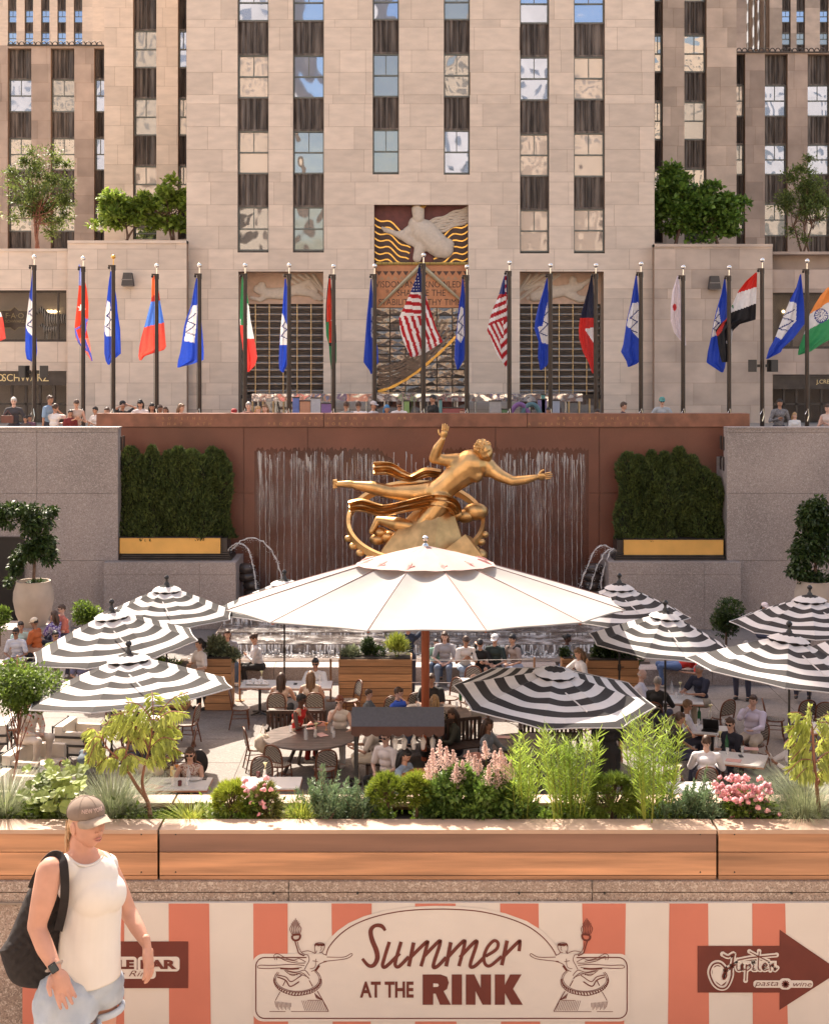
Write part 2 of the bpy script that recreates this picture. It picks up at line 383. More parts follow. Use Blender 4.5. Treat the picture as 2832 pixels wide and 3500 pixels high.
for a, b, bt, wins, ps in cols:
 column(core, D, a, b, wins, -60, bt, .3, ps)
 q = MB(); q.box(X(a, D), X(b, D), D + .12, D + .4, Z(bt, D) - .02, Z(bt, D) + .06); q.build('sill', M_black, core)
# portal recesses
M_gold = pm('gold_leaf', (.72, .42, .11), .28, .12, 5, .05, metal=1.0, bscale=12)
M_maroon = pm('maroon_paint', (.13, .035, .03), .6, .2, 3)
M_relief = pm('carved_limestone', (.58, .49, .40), .75, .08, 8, .1, bscale=25)
M_terra = pm('terracotta_panel', (.52, .22, .10), .6, .12, 4)
M_glassblock = glassy('glass_block', (.05, .037, .03), .17, .12, .5, 3.5, (1, .85, .7))
def yx(px, py, dd=D): return (X(px, dd), Z(py, dd))
# side portals: soffit, relief, glass block grille
for (xa, xb, lab) in ((815, 1105, 0), (1775, 2062, 1)):
 x0, x1 = X(xa, D), X(xb, D); yb = D + 1.3
 q = MB(); q.box(x0, x1, D + 1.0, yb + .2, Z(928, D), Z(928, D) + .3); q.box(x0 - .3, x0, D + 1, yb + .4, 0, Z(928, D)); q.box(x1, x1 + .3, D + 1, yb + .4, 0, Z(928, D)); q.build('portal_lining', M_stone, core)
 q = MB(); q.box(x0, x1, yb - .1, yb + .1, Z(1036, D), Z(928, D)); q.build('relief_ground', pm('relief_tan', (.55, .38, .28), .8, .1, 4), core)
 gb = MB(); z1, z0 = Z(1036, D), Z(1352, D); nr = 13; nc = 6
 gb.box(x0, x1, yb + .05, yb + .1, z0, z1, 1)
 for i in range(nc):
  for j in range(nr):
   a = x0 + (x1 - x0) * i / nc + .03; b = x0 + (x1 - x0) * (i + 1) / nc - .03; za = z0 + (z1 - z0) * j / nr + .03; zb = z0 + (z1 - z0) * (j + 1) / nr - .03
   n = 5; vs = []
   for k in range(n + 1):
    t = k / n; yy = yb + .04 - .13 * math.sin(math.pi * t); zz = za + (zb - za) * t; vs += [(a, yy, zz), (b, yy, zz)]
   gb.add(vs, [(2 * k, 2 * k + 1, 2 * k + 3, 2 * k + 2) for k in range(n)], 0)
 gb.build('glass_screen', [M_glassblock, M_dark], core, smooth=60)
 br = MB()
 for i in range(1, nc):
  x = x0 + (x1 - x0) * i / nc; br.box(x - .018, x + .018, yb - .03, yb + .04, z0, z1)
 br.build('glazing_bars', pm('brass', (.55, .42, .24), .35, .1, 5, metal=.8), core)
 dz = MB(); dz.box(x0, x1, yb - .15, yb, Z(1365, D), z0, 1); dz.box(x0, x1, yb + .3, yb + .35, 0, Z(1365, D), 0)
 for k in range(9):
  x = x0 + (x1 - x0) * k / 8; dz.box(x - .04, x + .04, yb + .2, yb + .28, 0, Z(1365, D), 2)
 dz.build('doors', [P_dark, M_dark, pm('brass', (.5, .4, .2))], core)
# reliefs: plain generic reclining figures
def relief(name, chain_list, y, flat=.5, vox=.05, mat=M_relief, par=core):
 r_ = MB()
 for pts, rad in chain_list:
  P = [Vector((X(a, D), 0, Z(b, D))) for a, b in pts]; rr = [q / 68.5 for q in rad]
  r_.tube(P, rr, 10)
  for p, q in zip(P, rr): r_.ball(p, q, nu=10, nv=7)
 me = remesh(r_, vox, 3); me.transform(Matrix.Translation((0, y, 0)) @ Matrix.Diagonal((1, flat, 1, 1))); me.materials.append(mat)
 return link(name, me, par, True)
relief('relief_figure', [([(870, 985), (905, 1000), (960, 1000), (1010, 985)], [15, 19, 22, 18]), ([(1010, 985), (1050, 960), (1075, 990)], [18, 13, 9]), ([(1010, 990), (1060, 1000), (1090, 1020)], [17, 13, 8]), ([(905, 1005), (880, 1022), (850, 1015)], [12, 9, 7]), ([(886, 972), (888, 985)], [14, 15])], D + 1.15)
relief('relief_figure', [([(1990, 975), (1930, 990), (1880, 1000), (1830, 1010)], [14, 20, 22, 18]), ([(1900, 985), (1850, 965), (1800, 985)], [13, 10, 7]), ([(1990, 975), (2020, 955), (2050, 940)], [10, 8, 6]), ([(1950, 1000), (1990, 1020), (2040, 1015)], [16, 13, 8]), ([(1965, 952), (1965, 965)], [14, 15])], D + 1.15)
for sg, xs in ((1, (960, 1100)), (-1, (1790, 1900))):
 q = MB()
 for k in range(5):
  a = (xs[0] + k * 26, 930) if sg == 1 else (xs[1] - k * 26 + 20, 930)
  b = (a[0] + sg * 115, 1020)
  b = (min(max(b[0], 1776), 2060) if sg == -1 else min(b[0], 1104), b[1])
  q.tube([(X(a[0], D), D + 1.2, Z(a[1] + 2, D)), (X(b[0], D), D + 1.2, Z(b[1] - (0 if abs(b[0] - a[0]) > 100 else 25), D))], .1, 6)
 q.build('relief_rays', M_relief, core)
# centre panel
x0, x1 = X(1278, D), X(1600, D)
q = MB(); q.box(x0, x1, D + .62, D + .8, Z(900, D), Z(700, D)); q.box(x0, x0 + .02, D + .3, D + .64, Z(1340, D), Z(700, D)); q.build('panel_ground', M_maroon, core)
q = MB()
for side in (-1, 1):      # stepped gilt scallop bands rising from the panel's lower corners
 cx = 1278 if side < 0 else 1600
 for k in range(7):
  y_ = 770 + k * 20; pts = []
  for i in range(13):
   t = i / 12; pts.append((X(cx - side * (t * (130 - k * 3)), D), Z(y_ + t * t * 40 + 7 * math.sin(t * 11) - 30 * (1 - k / 9) * (1 - t), D)))
  q.stroke(pts, [.07] * 13, D + .60 - k * .01)
  q.stroke([(a, b - .15) for a, b in pts], [.24] * 13, D + .61 - k * .01, mi=1)
q.build('scallop_bands', [M_gold, pm('dark_band', (.075, .04, .03), .6)], core)
q = MB()
for k in range(7):
 pts = [(X(1440 + t * 160, D), Z(765 - t * 60 + k * 8 + 3 * math.sin(t * 16 + k), D)) for t in [i / 16 for i in range(17)]]
 q.tube([(a, D + .52, b) for a, b in pts], .075, 6)
q.build('relief_folds', M_relief, core, smooth=50)
relief('relief_torso', [([(1425, 765), (1450, 790), (1490, 830), (1520, 850)], [32, 44, 42, 32]), ([(1395, 790), (1370, 800), (1420, 830)], [20, 17, 15]), ([(1400, 820), (1345, 793), (1305, 776)], [13, 10, 6]), ([(1400, 825), (1350, 795), (1310, 788)], [12, 8, 4]), ([(1500, 850), (1530, 835)], [30, 24]), ([(1440, 830), (1425, 880)], [22, 16])], D + .5, .6, .06)
relief('relief_head', [([(1428, 715), (1430, 742)], [23, 20]), ([(1424, 755), (1420, 772)], [13, 8])], D + .36, .7, .04)
q = MB()
for k in range(7):
 a = R(150 - k * 20); p0 = Vector((X(1432, D) + .24 * math.cos(a), D + .3, Z(712, D) + .2 * math.sin(a)))
 q.tube([p0, p0 + Vector((.22 * math.cos(a), 0, .22 * math.sin(a)))], [.09, .01], 5)
q.ball((X(1430, D), D + .32, Z(708, D)), (.3, .16, .16), nu=14, nv=8)
q.build('relief_hair', M_gold, core)
q = MB(); q.box(x0, x1, D + .5, D + .7, Z(1050, D), Z(900, D)); q.build('inscription_panel', M_terra, core)
q = MB()
for i in range(16): q.tube([(X(1284 + i * 20.6, D), D + .45, Z(899, D)), (X(1284 + i * 20.6 + 19, D), D + .45, Z(899, D))], .075, 6)
q.build('gilt_cornice', M_gold, core, smooth=50)
q = MB()
for i in range(14):
 for j, (t, bb) in enumerate(((925, 940), (940, 955))):
  xa = X(1284 + i * 23, D); xb = X(1284 + i * 23 + 20, D); xm = (xa + xb) / 2
  if j == 0: q.prism([(xa, Z(t, D)), (xb, Z(t, D)), (xm, Z(bb, D))], D + .49, D + .505)
  else: q.prism([(xa + .14, Z(bb - 1, D)), (xb + .14, Z(bb - 1, D)), (xm + .14, Z(t + 1, D))], D + .49, D + .505, 1)
q.build('triangle_frieze', [pm('frieze_brown', (.09, .05, .035)), pm('frieze_tan', (.42, .25, .14))], core)
M_ins = pm('inscription_dark', (.05, .03, .02), .6)
text('WISDOM AND KNOWLEDGE', .46, (X(1439, D), D + .497, Z(981, D)), M_ins, core, sx=.82)
text('\u2217 \u2217 SHALL BE THE \u2217 \u2217'.replace('\u2217', '*'), .46, (X(1439, D), D + .497, Z(1010, D)), M_ins, core, sx=.85)
text('STABILITY OF THY TIMES', .46, (X(1439, D), D + .497, Z(1042, D)), M_ins, core, sx=.84)
q = MB()      # gilt compass legs below the figure
q.tube([(X(1439, D), D + .36, Z(905, D)), (X(1292, D), D + .42, Z(1046, D))], [.13, .05], 6)
q.tube([(X(1439, D), D + .36, Z(905, D)), (X(1592, D), D + .42, Z(1040, D))], [.13, .05], 6)
q.build('gilt_rods', pm('brass', (.5, .4, .2)), core)
gb = MB(); z1, z0 = Z(1050, D), Z(1345, D); nr = 11; nc = 6; gb.box(x0, x1, D + .62, D + .66, z0, z1, 1)
for i in range(nc):
 for j in range(nr):
  a = x0 + (x1 - x0) * i / nc + .03; b = x0 + (x1 - x0) * (i + 1) / nc - .03; za = z0 + (z1 - z0) * j / nr + .03; zb = z0 + (z1 - z0) * (j + 1) / nr - .03
  r1, r2, r3, r4 = [.55 - rnd.random() * .09 for _ in range(4)]; ym = D + .48
  gb.add([(a, D + r1, za), (b, D + r2, za), (b, D + r3, zb), (a, D + r4, zb), ((a + b) / 2 + rnd.gauss(0, .1), ym, (za + zb) / 2)], [(0, 1, 4), (1, 2, 4), (2, 3, 4), (3, 0, 4)], 0)
gb.build('glass_screen', [M_glassblock, M_dark], core)
q = MB()
for k in range(7):
 pts = [(X(1290 + t * (270 - k * 12), D), Z(1338 - (t ** (1.5 + k * .2)) * (190 - k * 0) - k * 14, D)) for t in [i / 14 for i in range(15)]]
 q.stroke(pts, [.10 + .05 * (i % 2) for i in range(15)], D + .44, mi=0 if k == 0 else 1)
q.build('cast_waves', [M_gold, pm('cast_glass', (.16, .12, .10), .15, .2, 4, metal=.6)], core)
q = MB(); q.box(x0, x1, D + .4, D + .62, Z(1368, D), Z(1345, D), 0); q.box(x0, x1, D + .9, D + .95, 0, Z(1368, D), 1)
for k in range(8):
 x = x0 + (x1 - x0) * k / 7; q.box(x - .05, x + .05, D + .75, D + .82, 0, Z(1368, D), 2)
q.build('entrance_doors', [pm('steel', (.5, .48, .45), .2, .1, 3, metal=.9), P_dark, pm('steel', (.5, .5, .5))], core)
# ------------------------------------------------------------ wings and annexes
def wing(name, label, d, xa, xb, top, bot, columns, mat, courses, seed, up=0, depth=12, rec=.35, bl=1.6, side=None, div=True):
 t = thing(name, label, 'building', (0, d, 0))
 m = MB(); zt, zb = Z(top, d), Z(bot, d); n = max(1, int(round((zt - zb) / courses))); lv = [zb + (zt - zb) * i / n for i in range(n + 1)]
 op = [(X(a, d), X(b, d), Z(bt, d), Z(tp, d)) for a, b, tp, bt, _, _ in columns]
 stone_wall(m, X(xa, d), X(xb, d), lv, op, d, .7, bl, seed); m.build('wall', [mat, M_mortar], t)
 m = MB(); m.box(X(xa, d), X(xb, d), d + .7, d + depth, min(zb, 0), zt + up); 
 if up: m.box(X(xa, d), X(xb, d), d + .01, d + .7, zt, zt + up)
 m.build('rear_mass', mat, t)
 for a, b, tp, bt, wins, ps in columns: column(t, d, a, b, wins, tp, bt, rec, ps, div)
 return t
WL = [(-80, 228), (333, 460)]; 
wing('tower_wing', 'limestone wing with broad pilasters left of the entrance tower behind the heart-leaved trees', 78, 357, 640, -40, 830,
     [(455, 535, -60, 818, [(-80, -20), (100, 228), (333, 460), (565, 690), (775, 818)], [P_mid, P_mid, P_mid, P_pale, P_dark]), (608, 638, -60, 818, [(-80, -20), (100, 228), (333, 460), (565, 690)], [P_sky, P_sky, P_pale, P_pale])], M_stone, 1.1, 21)
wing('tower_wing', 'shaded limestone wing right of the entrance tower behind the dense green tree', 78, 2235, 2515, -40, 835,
     [(2236, 2264, -60, 830, [(-80, 0), (115, 243), (345, 475), (580, 700)], [P_dark] * 4), (2337, 2413, -60, 830, [(-80, 0), (115, 243), (345, 475), (575, 700)], [P_dark, P_dark, P_mid, P_dark])], M_stone_d, 1.1, 22, up=58)  # unseen upper height added to keep the right side in shade
def crest(par, d, xa, xb, py):
 q = MB(); n = int((xb - xa) / 19); r_ = 8.5 * d / F
 for i in range(n):
  cx = X(xa + 10 + i * 19, d); z = Z(py, d)
  q.tube([(cx + r_ * math.cos(R(a)), d, z + 1.35 * r_ * math.sin(R(a))) for a in range(180, -1, -30)], .035, 5)
 q.box(X(xa, d), X(xb, d), d - .05, d + .05, Z(py + 4, d), Z(py, d)); q.build('roof_cresting', M_dark, par)
lw = wing('low_building', 'low limestone building with dark fluted panels and looped cresting behind the thin left tree', 88, -40, 358, 155, 860,
     [(27, 108, 165, 850, [(268, 380), (470, 580), (700, 790)], [P_sky, P_dark, P_dark]), (174, 255, 165, 850, [(268, 380), (470, 580), (700, 790)], [P_mid, P_dark, P_dark]), (322, 357, 165, 850, [(268, 380), (470, 580), (700, 790)], [P_sky, P_sky, P_dark])], M_stone_g, 1.2, 23)
crest(lw, 87.9, 27, 356, 153)
rw = wing('low_building', 'low brown stone building with dark fluted panels and looped cresting behind the thin right tree', 88, 2513, 2900, 178, 875,
     [(2514, 2545, 185, 870, [(288, 395), (492, 595), (700, 800)], [P_pale, P_mid, P_mid]), (2612, 2690, 185, 870, [(288, 395), (492, 595), (695, 805)], [P_sky, P_sky, P_mid]), (2758, 2836, 185, 870, [(288, 395), (492, 595), (695, 805)], [P_sky, P_sky, P_mid])], M_stone_g, 1.2, 24)
crest(rw, 87.9, 2514, 2832, 176)
fw = wing('distant_tower', 'distant pale tower above the low left building', 160, -60, 318, -60, 190,
     [(a, a + 29, -60, 185, [(-60, -25), (34, 76), (110, 150)], [P_sky] * 3) for a in (28, 85, 141, 197, 253)], M_stone, 2.4, 25, rec=.25, bl=4)
wing('distant_tower', 'slim distant tower pier beside the left wing of the main tower', 150, 316, 362, -60, 190, [], M_stone, 2.4, 26, bl=4)
dt = wing('distant_tower', 'distant tower with paired dark window strips above the low right building', 150, 2628, 2900, -60, 200,
     [(a, a + 29, -60, 190, [(-60, -25), (35, 75), (112, 152)], [P_mid, P_sky, P_mid]) for a in (2671, 2720, 2800)], M_stone_d, 2.4, 27, rec=.25, bl=4, up=30)
wing('distant_tower', 'narrow brown stone pier between the right wing and the distant towers', 140, 2512, 2548, -60, 200, [], M_stone_g, 2.4, 29, bl=4, up=90, depth=34)  # unseen height and depth added to block sun from the tower's side face
for yy in (151.6, 154.3, 156.6, 159.4):      # slit windows down the tower's side face
 q = MB(); xs = X(2628, 150)
 for k in range(16): q.box(xs - .05, xs + .02, yy, yy + .75, 14 + k * 2.2, 15.3 + k * 2.2); q.box(xs - .03, xs + .02, yy, yy + .75, 15.31 + k * 2.2, 16.19 + k * 2.2, 1)
 q.build('window_strip', [P_mid, M_dark], dt)
# annexes at street level
DA = 70.2
def annex(label, d, xa, xb, top, seed, opens, mat, lip=True):
 t = thing('annex_building', label, 'building', (0, d, 0)); m = MB(); zt = Z(top, d)
 lv = [0] + [Z(q, d) for q in (1385, 1309, 1238, 1166, 1093, 1021, 987, 921)] + [Z(851, d)] + ([zt] if zt - Z(851, d) > .1 else [])
 lv = sorted(q for q in set(lv) if q <= zt + .001)
 stone_wall(m, X(xa, d), X(xb, d), lv, [(X(a, d), X(b, d), Z(c2, d), Z(c1, d)) for a, b, c1, c2 in opens], d, .6, 1.9, seed); m.build('wall', [mat, M_mortar], t)
 m = MB(); m.box(X(xa, d), X(xb, d), d + .6, d + 1.6, zt - 1.0, zt - .02); m.box(X(xa, d) - .0, X(xb, d), d - .06, d + .6, zt - .14, zt); m.box(X(xa, d), X(xb, d), d + 1.4, d + 7, 0, zt - .3); m.build('parapet', mat, t)
 return t
an1 = annex('plain limestone annex with a wall lamp left of the entrance tower', DA, 232, 638, 822, 31, [], M_stone)
an2 = annex('limestone shop building with toy store windows at the far left', DA + .3, -120, 232, 850, 32, [(-110, 228, 992, 1168), (-110, 228, 1268, 1600)], M_stone)
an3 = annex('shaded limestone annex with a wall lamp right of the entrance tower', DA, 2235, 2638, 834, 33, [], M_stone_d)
an4 = annex('stained limestone shop building with dark shopfront at the far right', DA + .3, 2638, 2950, 860, 34, [(2640, 2940, 1000, 1192), (2640, 2940, 1280, 1600)], M_stone_g)
M_gilt = pm('gilt_letter', (.80, .62, .30), .4, .05, 5)
M_shoplight = emis('shop_lamp', (1, .8, .45), 6)
dd = DA + .3
def shopfront(t, xa, xb, zt_, zb_, st_, sb_):
 q = MB(); x0, x1 = X(xa, dd), X(xb, dd)
 q.box(x0, x1, dd + .3, dd + .45, Z(zt_ + 8, dd), Z(zt_, dd)); q.box(x0, x1, dd + .3, dd + .45, Z(zb_, dd), Z(zb_ - 8, dd))
 for xx in (xa + 2, xb - 34 if xa < 0 else xa + 70, xb - 2): q.box(X(xx - 3, dd), X(xx + 3, dd), dd + .3, dd + .42, Z(zb_ - 8, dd), Z(zt_ + 8, dd))
 q.box(x0, x1, dd + .1, dd + .4, Z(st_ + 40, dd), Z(st_, dd)); q.box(x0, x1, dd + .05, dd + .4, Z(st_ + 45, dd), Z(st_ + 40, dd)); q.box(x0, x1, dd + .02, dd + .4, Z(st_ + 4, dd), Z(st_ - 2, dd))
 for k in range(8):
  xx = xa + (xb - xa) * k / 7; q.box(X(xx - 4, dd), X(xx + 4, dd), dd + .3, dd + .42, 0, Z(st_ + 45, dd))
 q.box(x0, x1, dd + .3, dd + .42, Z(1385, dd), Z(1378, dd)); q.build('shopfront_frame', M_dark, t)
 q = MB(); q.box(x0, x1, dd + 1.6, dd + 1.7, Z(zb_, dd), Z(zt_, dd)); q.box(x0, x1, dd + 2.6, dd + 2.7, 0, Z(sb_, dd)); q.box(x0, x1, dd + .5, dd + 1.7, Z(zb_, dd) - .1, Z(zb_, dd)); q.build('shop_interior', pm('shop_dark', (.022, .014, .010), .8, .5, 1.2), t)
 q = MB(); 
 for k in range(9):
  xx = xa + (xb - xa) * rnd.random(); yy = rnd.uniform(1330, 1360); q.ball((X(xx, dd), dd + 2.3, Z(yy, dd)), .07, nu=6, nv=4)
 for k in range(4): q.ball((X((140 if xa < 0 else 2700) + k * 12, dd), dd + 1.4, Z(1062, dd)), .07, nu=6, nv=4)
 q.build('shop_lights', M_shoplight, t)
 q = MB(); q.box(x0, x1, dd + .36, dd + .37, Z(zb_ - 8, dd), Z(zt_ + 8, dd)); q.box(x0, x1, dd + .36, dd + .37, 0, Z(st_ + 45, dd)); q.build('shop_glass', clear('shop_glass', (.03, .025, .02), .3, .03), t)
shopfront(an2, -110, 228, 992, 1168, 1272, 1320); shopfront(an4, 2640, 2940, 1000, 1192, 1285, 1330)
text('SCHWARZ', .52, (X(86, dd), dd + .08, Z(1303, dd)), M_gilt, an2, sx=.92); text('O', .52, (X(-2, dd), dd + .08, Z(1303, dd)), M_gilt, an2)
text('J.CREW', .28, (X(2822, dd), dd + .08, Z(1311, dd)), M_gilt, an4)
q = MB()   # hanging shop sign board
sgn = [(-30, 1060), (28, 1060), (42, 1048), (56, 1060), (88, 1062), (88, 1118), (56, 1120), (42, 1130), (28, 1120), (-30, 1120)]
q.prism([(X(a, dd), Z(b, dd)) for a, b in sgn][::-1], dd + .47, dd + .5)
sg = q.build('sign_board', pm('sign_brown', (.10, .05, .03), .5), an2)
q = MB(); q.stroke([(X(a, dd), Z(b, dd)) for a, b in sgn + sgn[:1]], .035, dd + .465); q.build('sign_border', M_gilt, an2)
text('F\u00b7A\u00b7O', .38, (X(42, dd), dd + .462, Z(1087, dd)), M_gilt, an2); text('SCHWARZ', .2, (X(42, dd), dd + .462, Z(1102, dd)), M_gilt, an2)
# toy zebras in the shop window
M_zeb = bpy.data.materials.new('zebra_stripe'); M_zeb.use_nodes = True
_n = M_zeb.node_tree; _w = _n.nodes.new('ShaderNodeTexWave'); _w.inputs['Scale'].default_value = 2.6; _w.inputs['Distortion'].default_value = 2.5; _c = _n.nodes.new('ShaderNodeValToRGB'); _c.color_ramp.interpolation = 'CONSTANT'
_c.color_ramp.elements[0].color = (.02, .02, .02, 1); _c.color_ramp.elements[1].color = (.75, .7, .65, 1); _c.color_ramp.elements[1].position = .42
_t = _n.nodes.new('ShaderNodeTexCoord'); _n.links.new(_t.outputs['Object'], _w.inputs[0]); _n.links.new(_w.outputs[1], _c.inputs[0]); _n.links.new(_c.outputs[0], _n.nodes['Principled BSDF'].inputs['Base Color'])
for (x_, sc, lab) in ((165, 1.0, 'large striped zebra toy standing in the toy store window'), (150, .5, 'small striped zebra foal toy beside the large zebra in the toy store window')):
 q = MB(); s_ = 1.25 * sc; by = dd + (1.1 if sc == 1 else .85); bz = Z(1160, dd)
 def zp(a, b, c=0): return (X(x_, dd) + (a) * s_, by + c * s_, bz + b * s_)
 q.tube([zp(-.15, .85), zp(.2, .82), zp(.6, .86)], [.2 * s_, .22 * s_, .2 * s_], 10); q.ball(zp(-.2, .85), .19 * s_); q.ball(zp(.65, .86), .2 * s_)
 q.tube([zp(-.22, .9), zp(-.42, 1.15), zp(-.5, 1.22)], [.17 * s_, .11 * s_, .1 * s_], 8); q.tube([zp(-.45, 1.25), zp(-.72, 1.02)], [.11 * s_, .06 * s_], 8); q.ball(zp(-.72, 1.02), .06 * s_)
 q.tube([zp(-.46, 1.3), zp(-.44, 1.42)], [.04 * s_, .01 * s_], 5)
 for a in (-.25, -.1, .55, .7):
  c = .08 if a in (-.1, .7) else -.08; q.tube([zp(a, .8, c), zp(a + .02, .4, c), zp(a, 0, c)], [.1 * s_, .055 * s_, .045 * s_], 8)
 me = remesh(q, .05 * sc + .01, 2); me.materials.append(M_zeb); tag(link('toy_zebra', me), lab, 'toy animal')
# wall lamps
for (px, py, lab) in ((441, 957, 'dark boxy wall lamp on the plain annex left of the tower'), (2436, 968, 'dark boxy wall lamp on the shaded annex right of the tower')):
 t = thing('wall_lamp', lab, 'lamp', V(px, py, DA), 0, 'wall lamps on the annexes')
 x, z = X(px, DA), Z(py, DA); q = MB()
 q.prism([(x - .19, z + .34), (x + .19, z + .34), (x + .29, z - .3), (x - .29, z - .3)], DA - .45, DA, 0); q.build('housing', pm('lamp_dark', (.07, .06, .055), .6), t)
 q = MB(); q.box(x - .27, x + .27, DA - .47, DA - .45, z - .02, z + .02); q.box(x - .24, x + .24, DA - .4, DA - .05, z - .33, z - .3); q.build('lens', pm('lamp_lens', (.25, .22, .2), .4), t)
# ------------------------------------------------------------ buildings behind the viewer: they throw warm light back and show in the panes
for (xa, xb, ya, yb, h, lab, c) in ((-60, -14, -45, -6, 27, 'low limestone pavilion building behind the viewer on the left', .62), (14, 60, -45, -6, 27, 'low limestone pavilion building behind the viewer on the right', .62), (-90, -18, -130, -90, 85, 'tall pale stone building far behind the viewer on the left', .6), (6, 90, -140, -95, 60, 'tall pale stone building far behind the viewer on the right', .6)):
 t = thing('limestone_building', lab, 'building', ((xa + xb) / 2, yb, 0)); q = MB(); q.box(xa, xb, ya, yb, 0, h); q.build('wall', pm('sunlit_stone', (.64, .545, .46), .8, .1, .3), t)
 q = MB(); n = int((xb - xa) / 3.2)
 for i in range(n):
  x = xa + 1.2 + i * 3.2
  for k in range(int(h / 3.8) - 1): q.box(x, x + 1.3, yb - .1, yb + .03, 2 + k * 3.8, 4.2 + k * 3.8)
 q.build('windows', P_dark, t)
# ------------------------------------------------------------ granite retaining walls and the red fountain wall
M_gran = speckle('grey_granite', (.33, .27, .245), (.58, .51, .47), 22, .6, .55, .35, .22)
M_red = speckle('red_granite', (.165, .056, .033), (.30, .12, .07), 60, .38, .3, .5, .25)
M_wet = speckle('wet_granite', (.105, .037, .023), (.24, .11, .08), 50, .2, .3, .8, .3)
WD = 46.4
def slabs(mb, x0, x1, z0, z1, y, cw, hs, gap=.012):
 z = z0
 for h in hs:
  x = x0
  while x < x1 - .01:
   b = min(x + cw, x1); mb.box(x + gap / 2, b - gap / 2, y - .02, y + .05, z + gap / 2, min(z + h, z1) - gap / 2); x = b
  z += h
for sg, nm in ((-1, 'left'), (1, 'right')):
 t = thing('granite_wall', 'pale grey granite retaining wall at the %s of the fountain' % nm, 'wall', (sg * 14, WD, FLOOR))
 inner = X(404, WD) if sg < 0 else X(2482, WD)
 x0, x1 = (-24, inner) if sg < 0 else (inner, 24); zt = Z(1463, WD)
 m = MB(); m.box(x0, x1, WD + .03, WD + .48, FLOOR, zt - .02); m.box(x0, x1, WD + .48, 48.45, FLOOR, -.3); zs = [Z(q, WD) for q in (2125, 1916, 1686, 1478)]; zs[0] = FLOOR
 slabs(m, x0, x1, FLOOR, zt, WD, 3.9, [zs[1] - zs[0], zs[2] - zs[1], zs[3] - zs[2], .3])
 m.box(x0, x1 + .03 if sg < 0 else x1, WD - .05, WD + .5, zt - .02, zt + .03)
 for k in range(2):
  for j in range(2):
   xx = inner + (-.0 if sg < 0 else 0); yy = WD + .35 + k * .45; zz = Z(1495 + j * 70, WD)
   m.box(xx - .02 if sg > 0 else xx - .02, xx + .02, yy, yy + .2, zz - .45, zz, 1)
 m.build('wall_slabs', [M_gran, M_dark], t)
# lower block carrying the gilded planter
HB = Z(1915, WD)
for sg, a, b, nm in ((-1, 365, 812, 'left'), (1, 2072, 2520, 'right')):
 t = thing('granite_block', 'low granite block under the gilded planter %s of the fountain' % nm, 'plinth', (X((a + b) / 2, WD), WD, FLOOR))
 m = MB(); ya = WD - .45; m.box(X(a, WD), X(b, WD), ya + .02, 48.2, FLOOR, HB - .01); slabs(m, X(a, WD), X(b, WD), FLOOR, HB, ya + .02, 3.1, [HB - FLOOR - .4, .4]); m.build('block', M_gran, t)
 m = MB(); xa, xb = (X(408, WD), X(790, WD)) if sg < 0 else (X(2098, WD), X(2478, WD))
 for k in range(4): m.box(xa + k * .02, xb - k * .02, WD + .0 + k * .03, WD + 1.3, HB + .06 * k, HB + .06 * k + .045)
 m.build('stepped_base', M_dark, t)
# red wall and its coping with incised lettering
RD = 48.0
t = thing('fountain_wall', 'red brown polished granite wall behind the golden statue with incised lettering', 'wall', (0, RD, FLOOR))
m = MB(); xa, xb = X(330, RD), X(2560, RD); zt = Z(1413, RD); zc = Z(1458, RD)
m.box(xa, xb, RD + .02, 48.45, FLOOR, zc); 
for a, b in ((400, 832), (836, 1050), (1054, 1690), (1694, 2044), (2048, 2480)):
 for y0_, y1_ in ((1461, 1683), (1686, 1900), (1903, 2130)): m.box(X(a, RD), X(b, RD), RD - .02, RD + .04, Z(y1_, RD), Z(y0_, RD))
m.build('wall_slabs', M_red, t)
m = MB()
for a, b in ((330, 1105), (1107, 1800), (1802, 2560)): m.box(X(a, RD - .12), X(b, RD - .12), RD - .12, 48.45, zc, zt)
m.build('coping', pm('coping_brown', (.22, .085, .05), .35, .25, 3, .05), t)
M_letr = pm('worn_gilt', (.40, .20, .08), .5, .3, 4)
for s_, xp, yp in (('PROMETHEUS,', 640, 1434), ('TEACHER IN EVERY ART,', 1230, 1434), ('BROUGHT THE FIRE', 2050, 1434), ('THAT HATH', 640, 1453), ('PROVED TO MORTALS', 1080, 1453), ('A MEANS TO MIGHTY ENDS', 2010, 1453)):
 text(s_, .14, (X(xp, RD), RD - .128, Z(yp, RD)), M_letr, t, spacing=2.6)
# wet sheet area on the wall + falling water
wv = MB(); top = []
n = 240
for i in range(n + 1):
 px = 870 + (2010 - 870) * i / n; top.append((X(px, RD), Z(1540 + 5 * math.sin(i * 1.9) - 9 * abs(math.sin(i * .37)) + 4 * math.sin(i * 3.1) + (110 * math.exp(-((px - 1400) / 60) ** 2)), RD)))
vs = [(a, RD - .026, b) for a, b in top] + [(a, RD - .026, FLOOR) for a, b in top]
wv.add(vs, [(i, n + 1 + i, n + 2 + i, i + 1) for i in range(n)])
o = wv.build('wet_stain', M_wet, t)
M_water = bpy.data.materials.new('falling_water'); M_water.use_nodes = True; b_ = M_water.node_tree.nodes['Principled BSDF']
b_.inputs['Base Color'].default_value = (.80, .74, .70, 1); b_.inputs['Roughness'].default_value = .2; b_.inputs['Alpha'].default_value = .5
r = random.Random(4)
n_ = M_water.node_tree.nodes; l_ = M_water.node_tree.links; tc = n_.new('ShaderNodeTexCoord'); al = None
